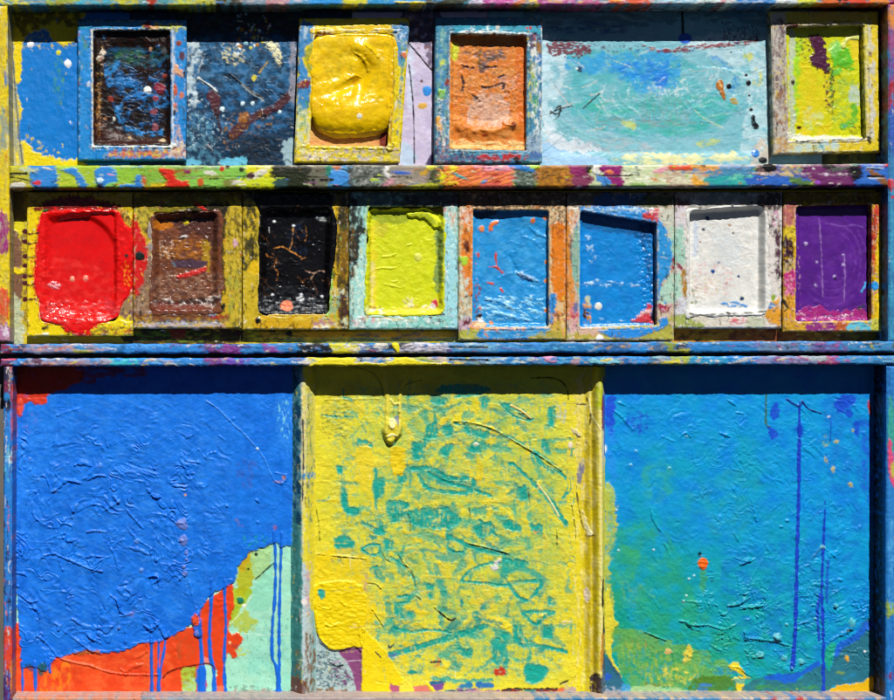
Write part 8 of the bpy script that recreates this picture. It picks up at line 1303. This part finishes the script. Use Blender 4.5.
P('#e0cc4a', [(500, 370), (530, 330), (555, 350), (540, 410), (500, 440)], wob=2.4, dry=(4, 5, -.35, .25, 0), h=.5); E('#d8b870', 405, 365, 22, 16, wob=.4, h=.5); P('#4a7a1c', [(540, 560), (620, 515), (780, 520), (800, 570), (820, 605), (560, 605)], wob=2, a=.9, dry=(9, 8, -.55, .3, 0)); P('#3a7cc0', [(585, 555), (665, 560), (660, 575), (590, 572)], wob=1.4, a=.9); P('#3a74b0', [(585, 585), (640, 585), (640, 600), (590, 600)], wob=1.4, a=.8); N('#7a7a1c', [(260, 540), (360, 540), (360, 610), (260, 610)], (5, 4), .0, .18); P('#a8d090', [(190, 580), (300, 570), (500, 590), (540, 606), (170, 612)], wob=2, a=.85, dry=(9, 4, -.4, .3, 0)); P('#e4cc2a', [(760, 455), (830, 425), (835, 455), (860, 500), (894, 520), (870, 540), (860, 560), (862, 606), (815, 606), (812, 560), (780, 530), (850, 510)], wob=1.6, h=.7, dry=(8, 6, -.7, .3, 0)); N('#2a9ab0', [(670, 450), (800, 460), (830, 510), (680, 510)], (7, 4), -.1, .2); P('#2fa49c', [(790, 530), (894, 530), (894, 556), (820, 555)], wob=1.5, a=.8); P('#2a7ad0', [(0, 0), (0, 0), (1, 1)], wob=0); P('#2f5f80', [(0, 480), (35, 390), (100, 480), (160, 590), (60, 610), (0, 600)], wob=1.4, a=.9); N('#9aa8b8', [(0, 560), (150, 570), (120, 612), (0, 612)], (6, 4), .0, .18); E('#2a5ac4', 45, 520, 22, wob=.5, a=.7); P('#3a9ad0', [(130, 560), (170, 560), (175, 610), (130, 610)], wob=1.6, a=.8); P('#e8d4a8', [(40, 612), (894, 604), (894, 622), (40, 630)], wob=1.4, h=.5)
view('R6'); P('#2a6c7c', [(110, 520), (200, 490), (300, 540), (450, 430), (520, 460), (560, 360), (660, 270), (760, 170), (780, 530), (700, 540), (540, 560), (480, 590), (40, 590), (50, 540)], wob=1.6, a=.92, dry=(22, 18, -.7, .3, 0)); P('#1a62cc', [(120, 505), (210, 490), (330, 480), (400, 440), (455, 412), (460, 440), (380, 480), (330, 530), (280, 540), (180, 520)], wob=1.6); P('#1c62cc', [(545, 330), (640, 270), (730, 190), (765, 170), (765, 210), (690, 280), (610, 330), (550, 390)], wob=1.8, a=.95); P('#1fa488', [(495, 340), (550, 300), (545, 390), (522, 465), (500, 440)], wob=1.4, a=.95); P('#ddaf14', [(530, 570), (600, 548), (700, 540), (770, 500), (780, 610), (540, 610)], wob=1.6, h=.6, dry=(14, 8, -.8, .3, 0)); N('#3a8a50', [(60, 540), (480, 545), (480, 590), (60, 590)], (9, 4), .0, .2); P('#dca83a', [(612, 382), (626, 384), (634, 410), (622, 415), (612, 400)], wob=.8, h=.9); P('#7a9a3a', [(560, 480), (580, 468), (605, 478), (590, 488)], wob=1.2, a=.8); N('#c8cc5a', [(280, 560), (440, 570), (420, 590), (280, 590)], (6, 2), .1, .15); E('#d8e0e0', 722, 355, 6, 6, h=.6); P('#e0c08a', [(40, 595), (780, 592), (820, 606), (780, 614), (40, 612)], wob=1.4, h=.4)
view('R2')
for p in ([(200, 80), (225, 90), (232, 150), (205, 170), (175, 150), (185, 110)], [(165, 215), (205, 225), (215, 270), (180, 285)], [(325, 215), (358, 220), (355, 270), (330, 270)], [(565, 40), (670, 40), (660, 90), (640, 160), (600, 130), (555, 140)], [(672, 190), (700, 200), (690, 260), (672, 260)]): P('#1848cc', p, wob=2.4, a=.9, dry=(7, 7, -.5, .3, 0))
N('#1a58d0', [(660, 190), (770, 200), (770, 640), (700, 640), (690, 400)], (6, 9), .04, .2, a=.8); N('#8ab83a', [(460, 260), (520, 260), (520, 330), (460, 320)], (7, 7), .0, .25, a=.6)
for x, y, rx, ry in ((560, 300, 15, 12), (498, 405, 11, 22), (540, 460, 15, 18), (640, 548, 14, 18), (655, 235, 8, 10), (500, 325, 12, 4)): E('#b0ac70', x, y, rx * .8, ry * .8, rot=-20, wob=.7, h=.8, a=.7)
E('#2a6a9c', 499, 403, 4, 9); P('#b02c24', [(738, 70), (752, 64), (764, 140), (752, 140), (744, 100)], wob=1, h=.6); Ln('#3a6a5a', [(152, 30), (150, 190), (170, 210)], 8, wob=.6, h=.8)
Ln('#103a90', [(275, 55), (310, 80), (345, 92), (362, 62)], (12, 9), h=1.1); Ln('#0f2f78', [(362, 70), (400, 110), (470, 135)], (9, 7), h=1.1); Ln('#1050b8', [(515, 150), (526, 180), (525, 300)], 6, a=.7, h=.4); E('#c8dcf4', 515, 154, 8, 5)
# long drips
view('px')
for p, w_ in (([(799.5, 402), (799, 450), (798.5, 500), (797.5, 535), (796.5, 575), (796, 600), (795, 630), (793.5, 655), (792, 668)], (1.4, 2.4, 3.4, 2.6, 3.6, 2.8, 3.6, 3.0, 4.0)), ([(825, 500), (824, 530), (822.5, 560), (821.5, 590), (822.6, 615), (823.4, 660), (823.5, 691)], (.8, 1.8, 2.6, 1.8, 2.8, 2.2, 3.0, 2.2))): Ln('#1a42c0', p, w_, wob=.8, ws=7, h=1.2, tag=('~paint_drip', 'long dark blue drip'))
Ln('#1c5cc8', [(828, 560), (826.5, 590), (827, 602)], 2.4, wob=.6, h=.8, a=.8); Ln('#1a4cc4', [(820, 595), (817, 612), (819, 640)], (3, 2), wob=.6, h=.8)
view('R4'); Ln('#2a6c9c', [(420, 340), (450, 300), (478, 270)], 9, h=.8, a=.6); Ln(None, [(490, 280), (530, 310), (560, 340)], 9, h=1.0); E('#7ac0c8', 480, 272, 14, 12, wob=.3, a=.7, h=1.8); Ln('#1a7ac0', [(490, 20), (430, 100), (380, 160)], 5, a=.7)
for x, y, rx, ry in ((695, 155, 12, 11), (585, 465, 14, 10), (45, 350, 26, 12), (240, 155, 12, 8), (275, 120, 14, 7), (555, 615, 12, 12)): E(None, x, y, rx, ry, wob=.35, h=2.2)
for p, w_, hh in (([(68, 0), (80, 60), (95, 120)], 9, 1.3), ([(0, 378), (40, 360), (90, 340)], 13, 2.0), ([(10, 550), (60, 470), (150, 310)], 8, .8), ([(0, 620), (60, 625), (130, 610)], 12, 1.6), ([(520, 560), (580, 520), (610, 505)], 8, 1.0), ([(140, 250), (165, 290), (175, 310)], 10, 1.2)): Ln(None, p, w_, h=hh, soft=.9, wob=.7)
view('R3')
for p, w_, hh in (([(300, 45), (325, 130), (370, 195)], 15, 1.6), ([(370, 240), (400, 290), (420, 340)], 8, 1.0), ([(800, 200), (830, 250)], 14, 1.2), ([(840, 380), (890, 350)], 20, 2.2), ([(490, 600), (600, 610), (700, 630)], 8, 1.2), ([(760, 630), (820, 620), (890, 580)], 14, 1.8), ([(500, 605), (520, 560), (570, 440)], 5, .6), ([(820, 450), (830, 520)], 12, 1.0)): Ln(None, p, w_, h=hh, soft=.9, wob=.7)
for x, y in ((98, 60), (110, 300), (320, 297), (530, 470), (560, 450), (515, 570), (497, 606)): E('#c8e4e8', x, y, 7, 6, a=.5, h=1.6)
view('R5')
for p, w_, hh in (([(475, 185), (510, 190), (540, 210), (640, 208)], (22, 7), 2.4), ([(510, 150), (515, 190), (560, 240)], 9, 1.4), ([(640, 205), (700, 225), (760, 230), (830, 190)], 12, 2.0), ([(265, 250), (330, 275), (390, 300)], 9, 1.8), ([(650, 320), (700, 350), (750, 370)], 10, 1.6), ([(860, 250), (870, 290), (894, 300)], 16, 2.2), ([(770, 455), (830, 462), (870, 500)], 9, 1.6), ([(410, 310), (430, 370), (450, 480)], 7, 1.0), ([(760, 95), (820, 80), (890, 30)], 18, 1.8), ([(700, 120), (760, 160)], 12, 1.4)): Ln(None, p, w_, h=hh, soft=.9, wob=.6)
Ln('#123a44', [(265, 254), (330, 280), (392, 304)], 4, a=.8); Ln('#0f3a4a', [(510, 195), (560, 214), (640, 214)], 5, a=.7)  # dark lines paint the shade below two ridges
view('R6')
for p, w_, hh in (([(30, 240), (35, 275), (110, 285), (190, 295), (240, 310), (310, 330)], 12, 2.2), ([(200, 270), (240, 300)], 26, 2.6), ([(0, 440), (30, 480), (70, 500)], 10, 1.8), ([(520, 300), (560, 270), (640, 230), (660, 180)], 18, 2.2), ([(660, 185), (700, 165), (765, 162)], 7, 1.4), ([(340, 200), (380, 185), (410, 190)], 12, 1.8), ([(0, 110), (60, 95), (150, 90)], 12, 1.8), ([(30, 350), (80, 390), (130, 380)], 16, 1.8), ([(340, 340), (380, 380), (440, 400)], 9, 1.2), ([(450, 320), (480, 300), (520, 310)], 9, 1.2)): Ln(None, p, w_, h=hh, soft=.9, wob=.7)
for x, y, rx, ry in ((215, 275, 26, 20), (115, 380, 24, 18), (255, 400, 18, 16), (355, 420, 18, 14), (650, 195, 18, 26), (555, 95, 14, 12), (270, 205, 10, 8), (300, 458, 10, 10), (435, 170, 10, 8)): E('#5ab8c0', x, y - 4, rx, ry, wob=.4, a=.5, h=2.8)
for x, y, rx, ry in ((212, 296, 22, 7), (120, 396, 18, 6), (635, 235, 18, 9), (355, 432, 12, 5), (300, 462, 7, 5)): E('#06202c', x, y, rx, ry, wob=.4, a=.75)  # dark ovals paint shade beneath the bumps
view('R1')
for p, w_, hh in (([(80, 120), (130, 160), (190, 230)], 14, 1.4), ([(470, 270), (500, 250), (530, 275)], 14, 1.6), ([(740, 55), (780, 80), (800, 100)], 16, 1.6), ([(790, 130), (840, 140)], 12, 1.4), ([(700, 250), (760, 275)], 14, 1.5), ([(360, 270), (430, 300)], 12, 1.0), ([(540, 320), (545, 400), (560, 440)], 10, .8), ([(100, 70), (150, 90)], 14, 1.4)): Ln(None, p, w_, h=hh, soft=.9, wob=.7)
for x, y in ((210, 355), (180, 436), (405, 455), (505, 270)): E('#7ac8e8', x, y, 9, 7, wob=.3, a=.5, h=1.5)
view('px')
W([(610, 400), (880, 400), (880, 470), (740, 460), (610, 460)], .7, 9, warp=8, rid=.15); W([(700, 440), (870, 470), (870, 640), (720, 650), (680, 560)], 1.1, 10, warp=9, rid=.14); W([(690, 590), (870, 580), (860, 660), (720, 670)], 1.6, 8, warp=8, rid=.14); R(None, .14, 2, 6); F([(720, 430), (880, 400), (880, 680), (700, 660)], .8, 20, 2.0, rot=20, gate=.15); swirl([(606, 395), (884, 395), (884, 680), (640, 660)], 745, 520, .65, 18, 5.0, gate=.05); F([(690, 590), (880, 580), (870, 670), (710, 680)], 1.4, 16, 2.4, rot=15); R([(615, 390), (880, 390), (880, 690), (640, 690)], .25, 5, 4, rot=20); R(None, .5, 18); R([(605, 600), (720, 640), (740, 692), (605, 692)], .6, 3); grain(.05, wash=.06)
CUR[0].T[CUR[0].Y > 693.6] = 0
build('board', PAN, .2, -5, M_COAT, bevel=0, origin=PO, rows=2)

# ================================================================== light and camera
def light():
    w = bpy.data.worlds.new('World'); scene.world = w; w.use_nodes = True; nt = w.node_tree
    sk = nt.nodes.new('ShaderNodeTexSky'); sk.sky_type = 'NISHITA'; sk.sun_disc = False; sk.air_density = .1; sk.dust_density = .1
    v = np.array([.18, -1.0, 1.1]); v = v / np.linalg.norm(v)
    sk.sun_elevation = math.asin(v[2]); sk.sun_rotation = math.atan2(v[0], v[1])
    bg = nt.nodes['Background']; bg.inputs['Strength'].default_value = SKY; nt.links.new(sk.outputs[0], bg.inputs['Color'])
    l = bpy.data.lights.new('sun', 'SUN'); l.energy = SUN; l.angle = math.radians(.5); l.color = (1, .97, .92)
    o = bpy.data.objects.new('sun', l); COL.objects.link(o)
    from mathutils import Vector
    o.rotation_euler = Vector(v).to_track_quat('Z', 'Y').to_euler(); o.location = (1, -3, 4)
    c = bpy.data.cameras.new('camera'); oc = bpy.data.objects.new('camera', c); COL.objects.link(oc)
    oc.location = (0, -D * U, ZC); oc.rotation_euler = (math.pi / 2, 0, 0)
    c.sensor_fit = 'HORIZONTAL'; c.angle = 2 * math.atan(447 / D); c.shift_x = (447 - CX) / 894; c.shift_y = (CY - 350) / 894; c.clip_end = 100
    scene.camera = oc; scene.cycles.filter_width = 1.05
    vs = scene.view_settings; vs.view_transform = 'Standard'; vs.look = 'None'; vs.exposure = EXPO; vs.gamma = 1
SKY, SUN, EXPO = .05, 5.0, .15
light()
